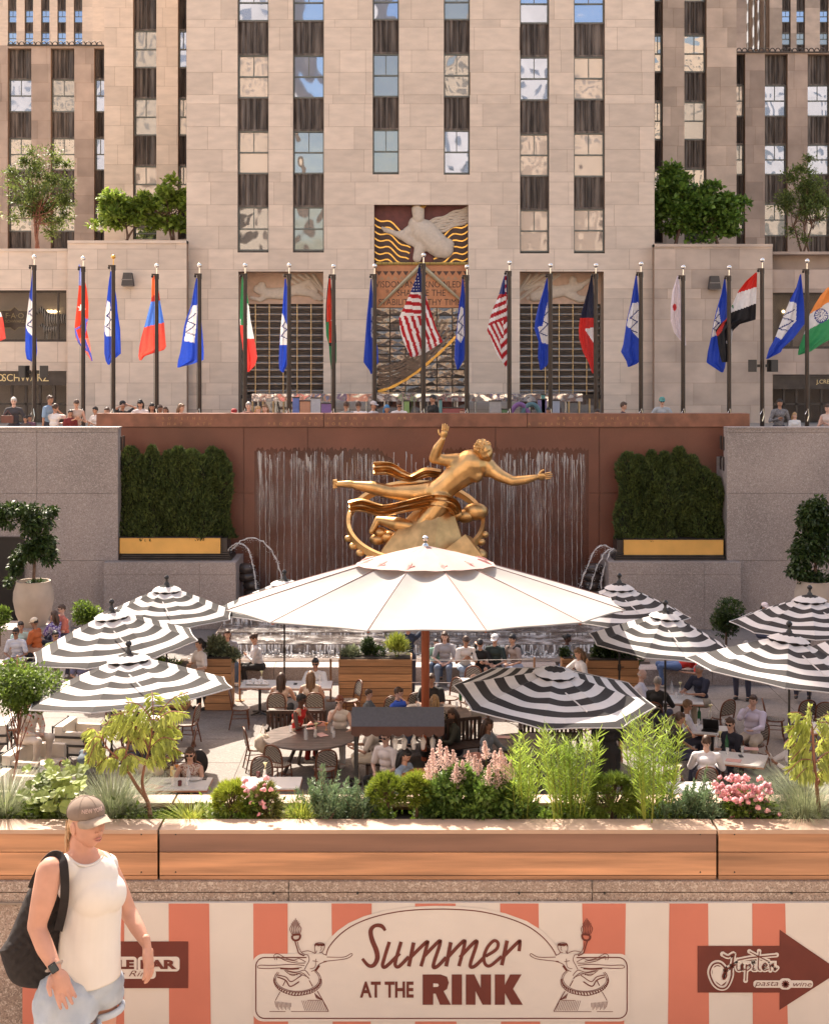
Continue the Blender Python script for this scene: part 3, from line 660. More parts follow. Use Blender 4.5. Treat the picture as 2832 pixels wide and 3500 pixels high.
for sc_, st, lo_, hi_ in ((7.0, (1, 1, .10), .52, .74), (26.0, (1, 1, .035), .50, .70), (2.2, (1, 1, .45), .30, .62)):
 mp = n_.new('ShaderNodeMapping'); mp.inputs['Scale'].default_value = st; l_.new(tc.outputs['Object'], mp.inputs[0]); no = n_.new('ShaderNodeTexNoise'); no.inputs['Scale'].default_value = sc_; no.inputs['Detail'].default_value = 6; l_.new(mp.outputs[0], no.inputs[0])
 mr = n_.new('ShaderNodeMapRange'); mr.inputs[1].default_value = lo_; mr.inputs[2].default_value = hi_; l_.new(no.outputs[0], mr.inputs[0])
 if al is None: al = mr.outputs[0]
 else: mm = n_.new('ShaderNodeMath'); mm.operation = 'MAXIMUM' if sc_ > 20 else 'MULTIPLY'; l_.new(al, mm.inputs[0]); l_.new(mr.outputs[0], mm.inputs[1]); al = mm.outputs[0]
sp_ = n_.new('ShaderNodeSeparateXYZ'); l_.new(tc.outputs['Object'], sp_.inputs[0]); mr = n_.new('ShaderNodeMapRange'); mr.inputs[1].default_value = Z(1800, RD); mr.inputs[2].default_value = Z(1560, RD); mr.inputs[3].default_value = .22; mr.inputs[4].default_value = .85; l_.new(sp_.outputs[2], mr.inputs[0])
mm = n_.new('ShaderNodeMath'); mm.operation = 'MULTIPLY'; l_.new(al, mm.inputs[0]); l_.new(mr.outputs[0], mm.inputs[1]); l_.new(mm.outputs[0], b_.inputs['Alpha'])
q = MB()
for a, b in ((880, 1275), (1195, 1620), (1560, 1998)):      # broken sheets slipping down the wall, ragged along the top
 nn_ = 60; tops = [Z(1548 + r.uniform(-14, 30) + (90 * math.exp(-((a + (b - a) * i / nn_ - 1400) / 70) ** 2)), RD) for i in range(nn_ + 1)]; yo = -.06 - .02 * (a % 3)
 vs = []
 for i in range(nn_ + 1):
  x = X(a + (b - a) * i / nn_, RD)
  for j in range(9): t_ = j / 8; vs.append((x + r.gauss(0, .006), RD + yo - .05 * t_ + .012 * math.sin(x * 40 + j), tops[i] + (FLOOR + .3 - tops[i]) * t_))
 q.add(vs, [(i * 9 + j, i * 9 + j + 1, (i + 1) * 9 + j + 1, (i + 1) * 9 + j) for i in range(nn_) for j in range(8)])
for i in range(52):
 px = 885 + (1990 - 885) * i / 51 + r.uniform(-6, 6); z = Z(1552 + r.uniform(-12, 30), RD); x = X(px, RD); zz = z; pts = []; rad = []
 while zz > FLOOR + .3: pts.append((x + r.gauss(0, .006), RD - .13, zz)); rad.append(r.uniform(.004, .011) + .014 * math.exp(-(z - zz) * 2) * r.random()); zz -= r.uniform(.08, .2)
 q.tube(pts, rad, 4, cap=False, mi=1)
tag(q.build('water_curtain', [M_water, clear('water_thread', (.8, .75, .72), .5, .2)]), 'thin white sheets and streams of water running down the red wall', 'water', kind='stuff')
M_spray = bpy.data.materials.new('spray'); M_spray.use_nodes = True; b_ = M_spray.node_tree.nodes['Principled BSDF']
b_.inputs['Base Color'].default_value = (.85, .82, .8, 1); b_.inputs['Roughness'].default_value = .3; b_.inputs['Alpha'].default_value = .6
for pts_, lab in (([(775, 1885), (800, 1860), (830, 1858), (855, 1885), (870, 1940), (880, 2010)], 'left water jet nearest the gilded planter'), ([(790, 1880), (830, 1845), (880, 1840), (930, 1880), (960, 1950), (975, 2010)], 'longer left water jet arching toward the statue'), ([(2100, 1882), (2060, 1862), (2030, 1880), (2000, 1940), (1978, 2000)], 'right water jet arching furthest toward the statue'), ([(2105, 1885), (2085, 1876), (2062, 1890), (2030, 1950), (2012, 2010)], 'middle water jet right of the statue'), ([(2110, 1886), (2090, 1876), (2072, 1905), (2055, 1960), (2048, 2010)], 'right water jet nearest the gilded planter')):
 q = MB(); P = spline([(X(a, 46.8), Z(b, 46.8)) for a, b in pts_], 6)
 q.tube([(p.x + r.gauss(0, .012), 46.8 - i * .012, p.y + r.gauss(0, .01)) for i, p in enumerate(P)], [.008 + .012 * r.random() + .006 * (i % 3) for i in range(len(P))], 6)
 for k in range(160):
  p = P[r.randrange(len(P))]; q.ball((p.x + r.gauss(0, .04), 46.8 + r.gauss(0, .05), p.y - abs(r.gauss(0, .08))), .011, nu=4, nv=3)
 tag(q.build('water_jet', M_spray), lab, 'water jet', 'water jets beside the statue')
# carved rock under the jets
for sg, px in ((-1, 845), (1, 2045)):
 q = MB()
 for k in range(6): q.ball((X(px - sg * 8 + r.uniform(-14, 14), 47), 47.1, Z(1945 + k * 28, 47)), (.32, .3, .2), nu=9, nv=6)
 tag(q.build('carved_rock', pm('wet_rock', (.06, .045, .04), .25, .3, 4, .2), smooth=50), 'dark wet carved rock under the %s water jets' % ('left' if sg < 0 else 'right'), 'rock')
# gilded planters and clipped hedges
M_giltp = pm('gilded_panel', (.78, .44, .12), .42, .10, 1.5, .05, metal=.35)
M_hedge = pm('hedge_leaf', (.075, .11, .022), .7, .35, 3, tone=.5, trans=.15, col2=(.10, .13, .03))
for sg, a, b, ha, hb, nm in ((-1, 408, 752, 425, 768, 'left'), (1, 2132, 2472, 2108, 2462, 'right')):
 x0, x1 = X(a, WD), X(b, WD); z0, z1 = Z(1893, WD) if sg < 0 else Z(1900, WD), Z(1840, WD) if sg < 0 else Z(1846, WD)
 t = thing('gilded_planter', 'long gilded planter box %s of the golden statue' % nm, 'planter', ((x0 + x1) / 2, WD + .5, z0), group='gilded planters beside the fountain')
 m = MB(); m.box(x0, x1, WD + .08, WD + 1.2, z0 - .0, z1); m.build('box', M_giltp, t); m = MB(); m.box(x0 - .02, x1 + .02, WD + .06, WD + 1.22, z1, z1 + .03); m.box(x1 + .004 if sg < 0 else x0 - .2, x1 + .2 if sg < 0 else x0 - .004, WD + .2, WD + 1.2, z0, z1 - .02); m.build('rim', M_dark, t)
 # columnar evergreens, grown together
 tops = [(445, 1530), (490, 1560), (520, 1528), (575, 1545), (610, 1532), (655, 1540), (690, 1560), (725, 1532), (752, 1545)] if sg < 0 else [(2145, 1550), (2180, 1560), (2225, 1545), (2270, 1548), (2320, 1533), (2360, 1560), (2395, 1600), (2430, 1625)]
 for k, (tx, ty) in enumerate(tops):
  dd_ = WD + .65 + r.uniform(-.2, .2); cx = X(tx, dd_); zt_ = Z(ty, dd_); zb_ = z1 - .12; N = 5200
  u = rs.rand(N); hgt = zt_ - zb_; rad = (.36 + .10 * np.sin(u * 9 + k)) * np.sqrt(np.clip(1 - u ** 5, 0.02, 1)); an = rs.rand(N) * 2 * np.pi
  lump = 1 + .16 * np.sin(an * 3 + u * 14 + k) + .1 * np.sin(an * 7 - u * 30)
  rr = rad * lump * (.8 + .2 * rs.rand(N)); P = np.stack([cx + rr * np.cos(an), dd_ + rr * np.sin(an), zb_ + u * hgt], 1)
  dr = np.stack([np.cos(an) * .6, np.sin(an) * .6, .9 + rs.randn(N) * .3], 1) + rs.randn(N, 3) * .35
  v, f = leaves(P, dr, rs.randn(N, 3), .10 + .05 * rs.rand(N), .05)
  tr = thing('evergreen_shrub', 'columnar evergreen number %d of the dense dark row in the %s gilded planter' % (k + 1, nm), 'shrub', (cx, dd_, zb_), group='columnar evergreens in the gilded planters')
  pos = ['first', 'second', 'third', 'fourth', 'fifth', 'sixth', 'seventh', 'eighth', 'ninth'][k]
  tr['label'] = 'columnar dark evergreen, %s from the left in the %s gilded planter' % (pos, nm)
  np_mesh('foliage', v, f, M_hedge, tr)
  m = MB(); m.tube([(cx, dd_, zb_), (cx, dd_, zt_ - .3)], [.26, .12], 8); m.build('inner_stem', pm('hedge_core', (.02, .02, .008), .9), tr)
# ------------------------------------------------------------ golden statue: a plain gilded leaping figure, hoop and rock
SDp = 44.3
def SP(px, py, dy=0): return Vector((X(px, SDp), SDp + dy, Z(py, SDp)))
st = thing('gilded_statue', 'golden statue of a leaping figure with outstretched arm above a gilded rock and hoop', 'statue', (X(1440, SDp), SDp, Z(1960, SDp)))
k_ = SDp / F
q = MB()
def lb(pts, rr, n=12):
 P = [SP(*p) for p in pts]; rr = [a * k_ * 1.12 for a in rr]; q.tube(P, rr, n)
 for p, a in zip(P, rr): q.ball(p, a, nu=12, nv=8)
lb([(1500, 1682, 0), (1530, 1655, -.05), (1570, 1620, -.1), (1610, 1590, -.12)], [42, 37, 44, 50])       # trunk
lb([(1592, 1602, -.38), (1625, 1622, -.34)], [22, 22]); lb([(1560, 1592, -.2), (1598, 1566, -.1), (1640, 1570, -.1), (1668, 1600, -.1)], [24, 27, 27, 28])
lb([(1628, 1580, -.15), (1646, 1556, -.2)], [17, 16])                                                # neck
lb([(1562, 1575, -.1), (1520, 1572, -.1), (1482, 1566, -.15)], [25, 19, 15]); lb([(1482, 1566, -.15), (1494, 1530, -.3), (1512, 1498, -.4)], [16, 15, 9])     # raised arm
lb([(1672, 1600, -.1), (1710, 1625, -.3), (1748, 1640, -.45)], [24, 19, 15]); lb([(1748, 1640, -.45), (1790, 1634, -.6), (1826, 1624, -.7)], [15.5, 14, 9])     # reaching arm
lb([(1492, 1680, .15), (1420, 1690, .15), (1330, 1682, .1)], [35, 33, 21]); lb([(1330, 1682, .1), (1270, 1668, .15), (1200, 1658, .2)], [21, 20, 11]); lb([(1196, 1657, .2), (1150, 1656, .15)], [12, 9])     # straight leg
lb([(1505, 1712, -.25), (1470, 1760, -.35), (1428, 1800, -.4)], [36, 32, 22]); lb([(1428, 1800, -.4), (1360, 1790, -.2), (1292, 1778, .1)], [21, 23, 12]); lb([(1290, 1780, .1), (1268, 1818, -.05)], [12, 8])   # bent leg
for d_, ln in (((.25, .5), 24), ((.55, .42), 27), ((.75, .3), 26), ((.95, .15), 22)): pass
me = remesh(q, .035, 4); 
hb = MB()
def hand(mb, w, dirv, side, s, curl=.3, mi=0):
 """palm with four unequal fingers and a thumb; w wrist, dirv direction, side across the palm"""
 dirv = Vector(dirv).normalized(); side = Vector(side); side = (side - dirv * side.dot(dirv)).normalized(); nn = dirv.cross(side)
 M = Matrix((side, dirv, nn)).transposed().to_4x4()
 mb.ball(w + dirv * .045 * s, (.042 * s, .052 * s, .018 * s), mi, 10, 6, M=M)
 for k, (off, ln) in enumerate(((-.030, .068), (-.010, .078), (.010, .073), (.029, .058))):
  b = w + dirv * .085 * s + side * off * s; d1 = (dirv + side * off * 3 + nn * curl * .5).normalized(); d2 = (dirv + side * off * 2 + nn * curl * 1.5).normalized()
  mb.tube([b, b + d1 * ln * .5 * s, b + d1 * ln * .5 * s + d2 * ln * .5 * s], [.0105 * s, .0095 * s, .007 * s], 6, mi)
 b = w + dirv * .03 * s - side * .036 * s; d1 = (dirv * .7 - side * .8 + nn * .3).normalized()
 mb.tube([b, b + d1 * .035 * s, b + d1 * .035 * s + (dirv + nn * .3 - side * .2).normalized() * .032 * s], [.013 * s, .0115 * s, .008 * s], 6, mi)
hand(hb, SP(1512, 1496, -.4), (.25, -.1, 1), (1, .3, 0), 2.9, .25); hand(hb, SP(1828, 1624, -.7), (1, -.15, .12), (0, .3, -1), 2.9, .15)
for k in range(5): hb.tube([SP(1150, 1646 + k * 5, .15), SP(1138 - (k == 0) * 2, 1645 + k * 6, .12)], [.055 - k * .005, .04], 6)
# head with features
def head_fn(p):
 x, y, z = p; f = max(0, -y)
 def gss(cx, cz, sx, sz): return math.exp(-((x - cx) / sx) ** 2 - ((z - cz) / sz) ** 2)
 if y < 0:
  d = .20 * gss(0, -.12, .11, .16) + .14 * gss(0, -.24, .17, .08) - .09 * gss(.34, .06, .17, .12) - .09 * gss(-.34, .06, .17, .12) + .05 * gss(.3, .26, .3, .08) + .05 * gss(-.3, .26, .3, .08) + .06 * gss(0, -.50, .24, .06) - .04 * gss(0, -.565, .22, .022) + .05 * gss(0, -.62, .2, .05) + .09 * gss(0, -.88, .28, .14) + .04 * gss(.5, -.2, .2, .2) + .04 * gss(-.5, -.2, .2, .2)
  y -= d * (f ** .3)
 jaw = 1 - .30 * max(0, -z - .1) ** 1.3; x *= jaw
 if y > 0 and z < -.35: y *= max(.3, 1 - (-z - .35) * .9)
 return Vector((x, y, z))
HM = Matrix.Rotation(R(-28), 4, 'Y') @ Matrix.Rotation(R(10), 4, 'Z') @ Matrix.Rotation(R(20), 4, 'X')
hb.ball(SP(1652, 1540, -.25), (.26, .31, .37), 0, 40, 32, M=HM, fn=head_fn)
bm_h = MB(); rr_ = random.Random(2)
for i in range(90):
 a = rr_.random() * 6.28; e = rr_.uniform(-.1, 1.35); p = Vector((math.cos(a) * math.cos(e) * .25, math.sin(a) * math.cos(e) * .29, math.sin(e) * .35))
 if p.y < -.12 and p.z < .17: continue
 p = HM @ p; q0 = SP(1652, 1540, -.25) + p; tg = Vector((rr_.gauss(0, 1), rr_.gauss(0, 1), rr_.gauss(0, 1))).cross(p).normalized()
 bm_h.tube([q0 - tg * .06 - p.normalized() * .02, q0 + p.normalized() * .03, q0 + tg * .06 - p.normalized() * .01], [.02, .042, .018], 6)
bo = hb.build('tmp', M_gold); k0 = len(me.vertices)
bmj = MB(); bmj.v = [tuple(v.co) for v in me.vertices] + hb.v; bmj.f = [list(p.vertices) for p in me.polygons] + [[i + k0 for i in f] for f in hb.f]; bmj.m = [0] * len(bmj.f); bmj.t = [.5] * len(bmj.f)
bpy.data.objects.remove(bo)
M_gf = pm('gilded_bronze', (.60, .36, .15), .42, .25, 2.5, .12, metal=1.0, bscale=9)
bmj.build('figure', M_gf, st, smooth=80); bm_h.build('hair', M_gf, st, smooth=60)
def drape(name, pts, wds, thick=.09, folds=3, dy=-.45):
 m = MB(); P, W_ = spline([Vector(p) for p in pts], 8, wds); nP = len(P); n = 18; vs = []
 for side in (0, 1):
  for i in range(nP):
   a = P[max(0, i - 1)]; b = P[min(nP - 1, i + 1)]; tt = (b - a).normalized(); nn = Vector((-tt.y, tt.x))
   for j in range(n + 1):
    u = j / n; ww = W_[i] * (u - .5); d = dy + .10 * math.sin(u * folds * 6.28 + i * .06) * (.6 + W_[i] / 80) + side * thick
    c = SP(P[i].x + nn.x * ww, P[i].y + nn.y * ww, d); vs.append(c)
 S_ = nP * (n + 1); fs = []
 for i in range(nP - 1):
  for j in range(n):
   a = i * (n + 1) + j; fs.append((a, a + 1, a + n + 2, a + n + 1)); fs.append((S_ + a, S_ + a + n + 1, S_ + a + n + 2, S_ + a + 1))
  a = i * (n + 1); fs.append((a, a + n + 1, S_ + a + n + 1, S_ + a)); a += n; fs.append((a, S_ + a, S_ + a + n + 1, a + n + 1))
 for i in (0, nP - 1):
  for j in range(n): a = i * (n + 1) + j; fs.append((a, S_ + a, S_ + a + 1, a + 1))
 m.add(vs, fs); return m.build(name, M_gf, st, smooth=70)
drape('drapery', [(1505, 1622), (1455, 1618), (1405, 1636), (1370, 1626), (1330, 1605), (1275, 1604)], [30, 34, 28, 38, 44, 46], folds=2.2, dy=.2)
drape('drapery', [(1560, 1752), (1540, 1720), (1480, 1708), (1400, 1722), (1310, 1738), (1240, 1722), (1195, 1726)], [34, 52, 48, 42, 40, 46, 40], folds=2.6, dy=-.52)
m = MB()     # hoop around the rock
nR, cx_, cz_ = 64, 1420, 1785; rx, rzz = 232, 118
for lo, hi, off in ((1.0, 1.0, 0),):
 vs = []; prof = [(-1, -.28), (-1, .28), (1.0, .28), (1.0, -.28)]
 for i in range(nR):
  a = 2 * math.pi * i / nR
  for pr in ((.965, 13), (.965, -13), (1.02, -15), (1.02, 15)):
   xx = cx_ + rx * pr[0] * math.cos(a); zz = cz_ + rzz * pr[0] * math.sin(a)
   vs.append(SP(xx, zz + pr[1] * .8, -1.25 * math.sin(a) * pr[0]))
 m.add(vs, [(i * 4 + j, i * 4 + (j + 1) % 4, ((i + 1) % nR) * 4 + (j + 1) % 4, ((i + 1) % nR) * 4 + j) for i in range(nR) for j in range(4)])
m.build('hoop', M_gf, st, smooth=40)
m = MB()     # rounded gilt knobs spaced along the hoop's lower rim
for a in range(10, 175, 11):
 aa = R(a); c = SP(cx_ + rx * 1.02 * math.cos(aa), cz_ + rzz * 1.02 * math.sin(aa) + 18, -1.3 * math.sin(aa)); m.ball(c, (.14, .12, .11), nu=9, nv=6)
m.build('hoop_ornament', M_gf, st, smooth=60)
q = MB()     # faceted rock
vs = []; rings = [(1590, 40, .25, 1508), (1740, 75, .5, 1478), (1800, 125, .95, 1470), (1870, 175, 1.3, 1455), (1960, 215, 1.7, 1450)]
rings = [(1700, 45, .3, 1490), (1745, 70, .5, 1480), (1800, 105, .85, 1465), (1860, 140, 1.15, 1450), (1960, 190, 1.6, 1440)]
n = 14
for (py, rw_, rd_, cx2) in rings:
 for k in range(n):
  a = 2 * math.pi * k / n; j = 1 + .08 * math.sin(k * 2.3); vs.append(SP(cx2 + rw_ * j * math.cos(a), py, -rd_ * j * math.sin(a)))
q.add(vs, [(i * n + k, i * n + (k + 1) % n, (i + 1) * n + (k + 1) % n, (i + 1) * n + k) for i in range(len(rings) - 1) for k in range(n)] + [list(range(n))])
q.add([SP(1585, 1812, -1.0), SP(1485, 1885, -1.3), SP(1640, 1880, -1.3), SP(1600, 1960, -1.5), SP(1450, 1960, -1.6), SP(1660, 1960, -1.1), SP(1610, 1830, -.4)], [(0, 1, 2), (1, 4, 3, 2), (0, 2, 6), (2, 3, 5), (2, 5, 6), (0, 6, 1)])
q.build('rock', M_gf, st, smooth=25)
m = MB()
for (a, b, s_) in ((1560, 1760, 1), (1590, 1765, 1.1), (1625, 1750, 1.4), (1325, 1835, 1.0), (1290, 1845, .9), (1300, 1820, .8), (1630, 1900, 1.2)): m.ball(SP(a, b, .1), (.28 * s_, .25, .2 * s_), nu=12, nv=8)
m.build('wave_crest', M_gf, st, smooth=60)
q = MB(); q.tube([SP(1440, 1955), Vector((X(1440, SDp), SDp, FLOOR))], [1.9, 2.2], 14); q.build('pedestal', M_gran, st)
# ------------------------------------------------------------ pool basin and stepped cascade
M_pool = pm('pool_stone', (.20, .155, .13), .3, .3, 2, .1)
t = thing('fountain_basin', 'stepped granite fountain basin with water spilling over its edges', 'fountain', (0, 42, FLOOR))
m = MB()
steps = [(45.5, 47.98, Z(2085, 45.5)), (43.6, 45.5, Z(2115, 43.6)), (42.2, 43.6, Z(2165, 42.2)), (40.8, 42.2, Z(2205, 40.8))]
for y0_, y1_, zt_ in steps: m.box(-5.9, 5.9, y0_, y1_, FLOOR, zt_)
m.box(-6.5, 6.5, 39.3, 39.75, FLOOR, FLOOR + .42); m.box(-6.5, 6.5, 39.75, 40.8, FLOOR, FLOOR + .22)
m.build('basin', M_pool, t)
M_foam = bpy.data.materials.new('foam'); M_foam.use_nodes = True; n_ = M_foam.node_tree.nodes; l_ = M_foam.node_tree.links; b_ = n_['Principled BSDF']
no = n_.new('ShaderNodeTexNoise'); no.inputs['Scale'].default_value = 2.2; no.inputs['Detail'].default_value = 7; tc = n_.new('ShaderNodeTexCoord'); l_.new(tc.outputs['Object'], no.inputs[0])
cr = n_.new('ShaderNodeValToRGB'); cr.color_ramp.elements[0].position = .46; cr.color_ramp.elements[1].position = .70; cr.color_ramp.elements[0].color = (.10, .08, .07, 1); cr.color_ramp.elements[1].color = (.50, .47, .45, 1)
l_.new(no.outputs[0], cr.inputs[0]); l_.new(cr.outputs[0], b_.inputs['Base Color']); b_.inputs['Roughness'].default_value = .15
bp = n_.new('ShaderNodeBump'); bp.inputs['Distance'].default_value = .15; l_.new(no.outputs[0], bp.inputs['Height']); l_.new(bp.outputs[0], b_.inputs['Normal'])
m = MB(); m.box(-6.4, 6.4, 39.76, 40.79, FLOOR + .22, FLOOR + .34)
for y0_, y1_, zt_ in steps: m.box(-5.85, 5.85, y0_ + .02, y1_ - .02, zt_ + .002, zt_ + .03)
wobj = m.build('pool_water', M_foam); tag(wobj, kind='structure')
q = MB()
for y0_, y1_, zt_ in steps[1:] + [(40.78, 0, Z(2205, 40.8))]:
 for k in range(60):
  x = r.uniform(-5.8, 5.8); h = r.uniform(.2, .5); q.tube([(x, y0_ - .03, zt_ + .02), (x + r.gauss(0, .02), y0_ - .1, zt_ - h * .4), (x + r.gauss(0, .04), y0_ - .14, zt_ - h)], [.02, .014, .02], 4, cap=False)
M_fall = bpy.data.materials.new('falling_sheet'); M_fall.use_nodes = True; n_ = M_fall.node_tree.nodes; l_ = M_fall.node_tree.links; b_ = n_['Principled BSDF']; b_.inputs['Base Color'].default_value = (.62, .58, .55, 1); b_.inputs['Roughness'].default_value = .3
tc = n_.new('ShaderNodeTexCoord'); mp = n_.new('ShaderNodeMapping'); mp.inputs['Scale'].default_value = (1, 1, .16); l_.new(tc.outputs['Object'], mp.inputs[0]); no = n_.new('ShaderNodeTexNoise'); no.inputs['Scale'].default_value = 9; no.inputs['Detail'].default_value = 8; l_.new(mp.outputs[0], no.inputs[0]); mr = n_.new('ShaderNodeMapRange'); mr.inputs[1].default_value = .45; mr.inputs[2].default_value = .68; mr.inputs[4].default_value = .85; l_.new(no.outputs[0], mr.inputs[0]); l_.new(mr.outputs[0], b_.inputs['Alpha'])
for y0_, y1_, zt_ in steps[1:] + [(40.80, 0, Z(2205, 40.8))]:
 vs = []; nn_ = 80
 for i in range(nn_ + 1):
  x = -5.85 + 11.7 * i / nn_
  for j in range(5): vs.append((x, y0_ - .04 - .05 * j + .02 * math.sin(i * 1.7 + j), zt_ + .02 - (.5 + .04 * math.sin(i * 2.3)) * j / 4))
 q.add(vs, [(i * 5 + j, i * 5 + j + 1, (i + 1) * 5 + j + 1, (i + 1) * 5 + j) for i in range(nn_) for j in range(4)], 1)
for k in range(500):
 x = r.uniform(-6, 6); q.ball((x, r.uniform(39.9, 41), FLOOR + .34 + abs(r.gauss(0, .06))), r.uniform(.015, .05), nu=5, nv=3)
tag(q.build('spilling_water', [M_spray, M_fall]), 'white water spilling and splashing down the basin steps', 'water', kind='stuff')
# ------------------------------------------------------------ flagpoles and flags
PD = 52.0
M_pole = pm('pole_brown', (.035, .024, .02), .3, .2, 5, metal=.3)
M_ball = pm('silver_ball', (.75, .73, .70), .12, .05, 3, metal=1)
BLUE = (.025, .07, .48); NAVY = (.02, .03, .16); WHT = (.80, .77, .76); RED = (.62, .035, .03); ORG = (.85, .16, .04); GRN = (.03, .22, .08); BLK = (.012, .01, .012); LBL = (.09, .22, .62); PINKW = (.78, .68, .70); CRIM = (.42, .012, .02)
def inpoly(x, y, P):
 c = False; n = len(P); j = n - 1
 for i in range(n):
  if (P[i][1] > y) != (P[j][1] > y) and x < (P[j][0] - P[i][0]) * (y - P[i][1]) / (P[j][1] - P[i][1]) + P[i][0]: c = not c
  j = i
 return c
def nearline(x, y, L, w_):
 for (a, b), (c, d) in zip(L, L[1:]):
  dx, dy = c - a, d - b; t = max(0, min(1, ((x - a) * dx + (y - b) * dy) / (dx * dx + dy * dy + 1e-9)))
  if (x - a - t * dx) ** 2 + (y - b - t * dy) ** 2 < w_ * w_: return True
 return False
CR = {4: (0, .5472, .5472), 5: (940, .5472, .5472), 6: (1880, .5484, .5484)}
def blueflag(white, zz=True):
 xs = [p[0] for p in white]; ys = [p[1] for p in white]; x0, x1, y0, y1 = min(xs), max(xs), min(ys), max(ys); w_ = x1 - x0; h = y1 - y0
 L = [(x0 + w_ * .9, y0 + h * .22), (x0 + w_ * .25, y0 + h * .42), (x0 + w_ * .85, y0 + h * .52), (x0 + w_ * .15, y0 + h * .72), (x0 + w_ * .8, y0 + h * .8)]
 def fn(x, y):
  if inpoly(x, y, white): return NAVY if nearline(x, y, L, 3.2) else WHT
  return BLUE
 return fn
def f_nepal(x, y):
 if (x - 512) ** 2 + (y - 370) ** 2 < (20 + 6 * math.sin(math.atan2(y - 370, x - 512) * 8)) ** 2: return WHT
 if y < 230 and x < 520 - (y - 100) * .02: return (.30, .34, .70)
 if nearline(x, y, [(463, 500), (490, 595), (540, 640)], 6) or nearline(x, y, [(530, 440), (520, 560), (572, 700)], 7) or nearline(x, y, [(468, 505), (520, 470), (545, 440)], 5): return (.12, .14, .55)
 return (.66, .06, .03) if y < 560 else (.85, .22, .16)
def f_arm(x, y):
 if y < 300 - (x - 940) * .5 or y < 268: return ORG
 if y < 330 + (x - 940) * -.1: return (.55, .04, .02)
 return (.10, .25, .75) if y < 490 - (x - 900) * .24 else (.80, .10, .07)
def f_mex(x, y):
 if y < 480 and not (x > 1543 and y > 340 + (x - 1543) * 2): return GRN if not (x < 1502 and y > 440) else WHT
 if y < 560 and x > 1535: return WHT
 return (.72, .06, .05)
def f_lib(x, y):
 if nearline(x, y, [(352, 448), (368, 452), (378, 470)], 5): return WHT
 if y > 610 + (x - 340) * .0 - (20 if x > 360 else 0): return GRN
 if x < 336 and y > 455: return GRN
 if x < 348 + (y - 300) * .06 and y < 590: return (.75, .06, .03) if y > 0 and x > 322 + max(0, 330 - y) * .1 else BLK
 return BLK if y > 240 else (.75, .06, .03)
def f_usa(x, y):
 if y < 295 and (x > 930 or y < 272): 
  gx, gy = (x - y * .1) % 17 - 8, y % 19 - 9
  return WHT if gx * gx + gy * gy < 12 and x < 900 else NAVY
 if x < 912:
  if y < 418 + (x - 780) * .0: return CRIM if int((y + (905 - x) * .12) / 24) % 2 == 0 else WHT
  u = (x - 775) - (y - 430) * .32; return WHT if int((u + 96) / 21) % 2 else CRIM
 u = (x - 935) - (y - 300) * .38; return CRIM if int((u + 110) / 19) % 2 else WHT
def f_usa2(x, y):
 if y < 285 and not 1436 < x < 1446: return NAVY
 if x < 1446 and y < 480 + (x - 1330) * -.35: return CRIM if int((y + x * .42) / 25) % 2 else WHT
 if x < 1405 + (y - 600) * .1 or (x < 1425 and y < 560): u = (x - 1330) - (y - 500) * .5; return CRIM if int((u + 200) / 17) % 2 else WHT
 return CRIM if int((y + x * 1.0) / 34) % 2 else WHT
def f_kuw(x, y):
 if y < 432 + (x - 200) * .02: return (.03, .03, .06)
 if inpoly(x, y, [(215, 502), (276, 488), (276, 590)]): return WHT
 return (.62, .035, .03)
def f_jap(x, y): return (.6, .04, .05) if (x - 775) ** 2 + ((y - 365) * .6) ** 2 < 190 or (x > 832 and 420 < y < 500) else PINKW
def f_irq(x, y):
 if y < 238 + (1285 - x) * .33 and y < 300: return (.66, .03, .02)
 if inpoly(x, y, [(1030, 530), (1112, 418), (1118, 430), (1065, 525), (1046, 545)]): return (.6, .05, .04)
 if inpoly(x, y, [(1100, 580), (1142, 500), (1142, 560), (1128, 655)]): return WHT
 if nearline(x, y, [(1138, 352), (1146, 366)], 6): return GRN
 if y < 342 + (1285 - x) * .36 and x > 1112: return WHT
 return BLK
def f_ind(x, y):
 rr2 = math.hypot(x - 1688, (y - 418)); an = math.atan2(y - 418, x - 1688)
 if rr2 < 46 and (rr2 > 40 or rr2 < 6 or math.cos(an * 16) > .55): return (.05, .07, .25)
 if y < 400 - (x - 1630) * .62: return (.9, .30, .06)
 if y < 545 - (x - 1570) * .9 + max(0, x - 1620) * .35: return WHT
 return (.05, .32, .12)
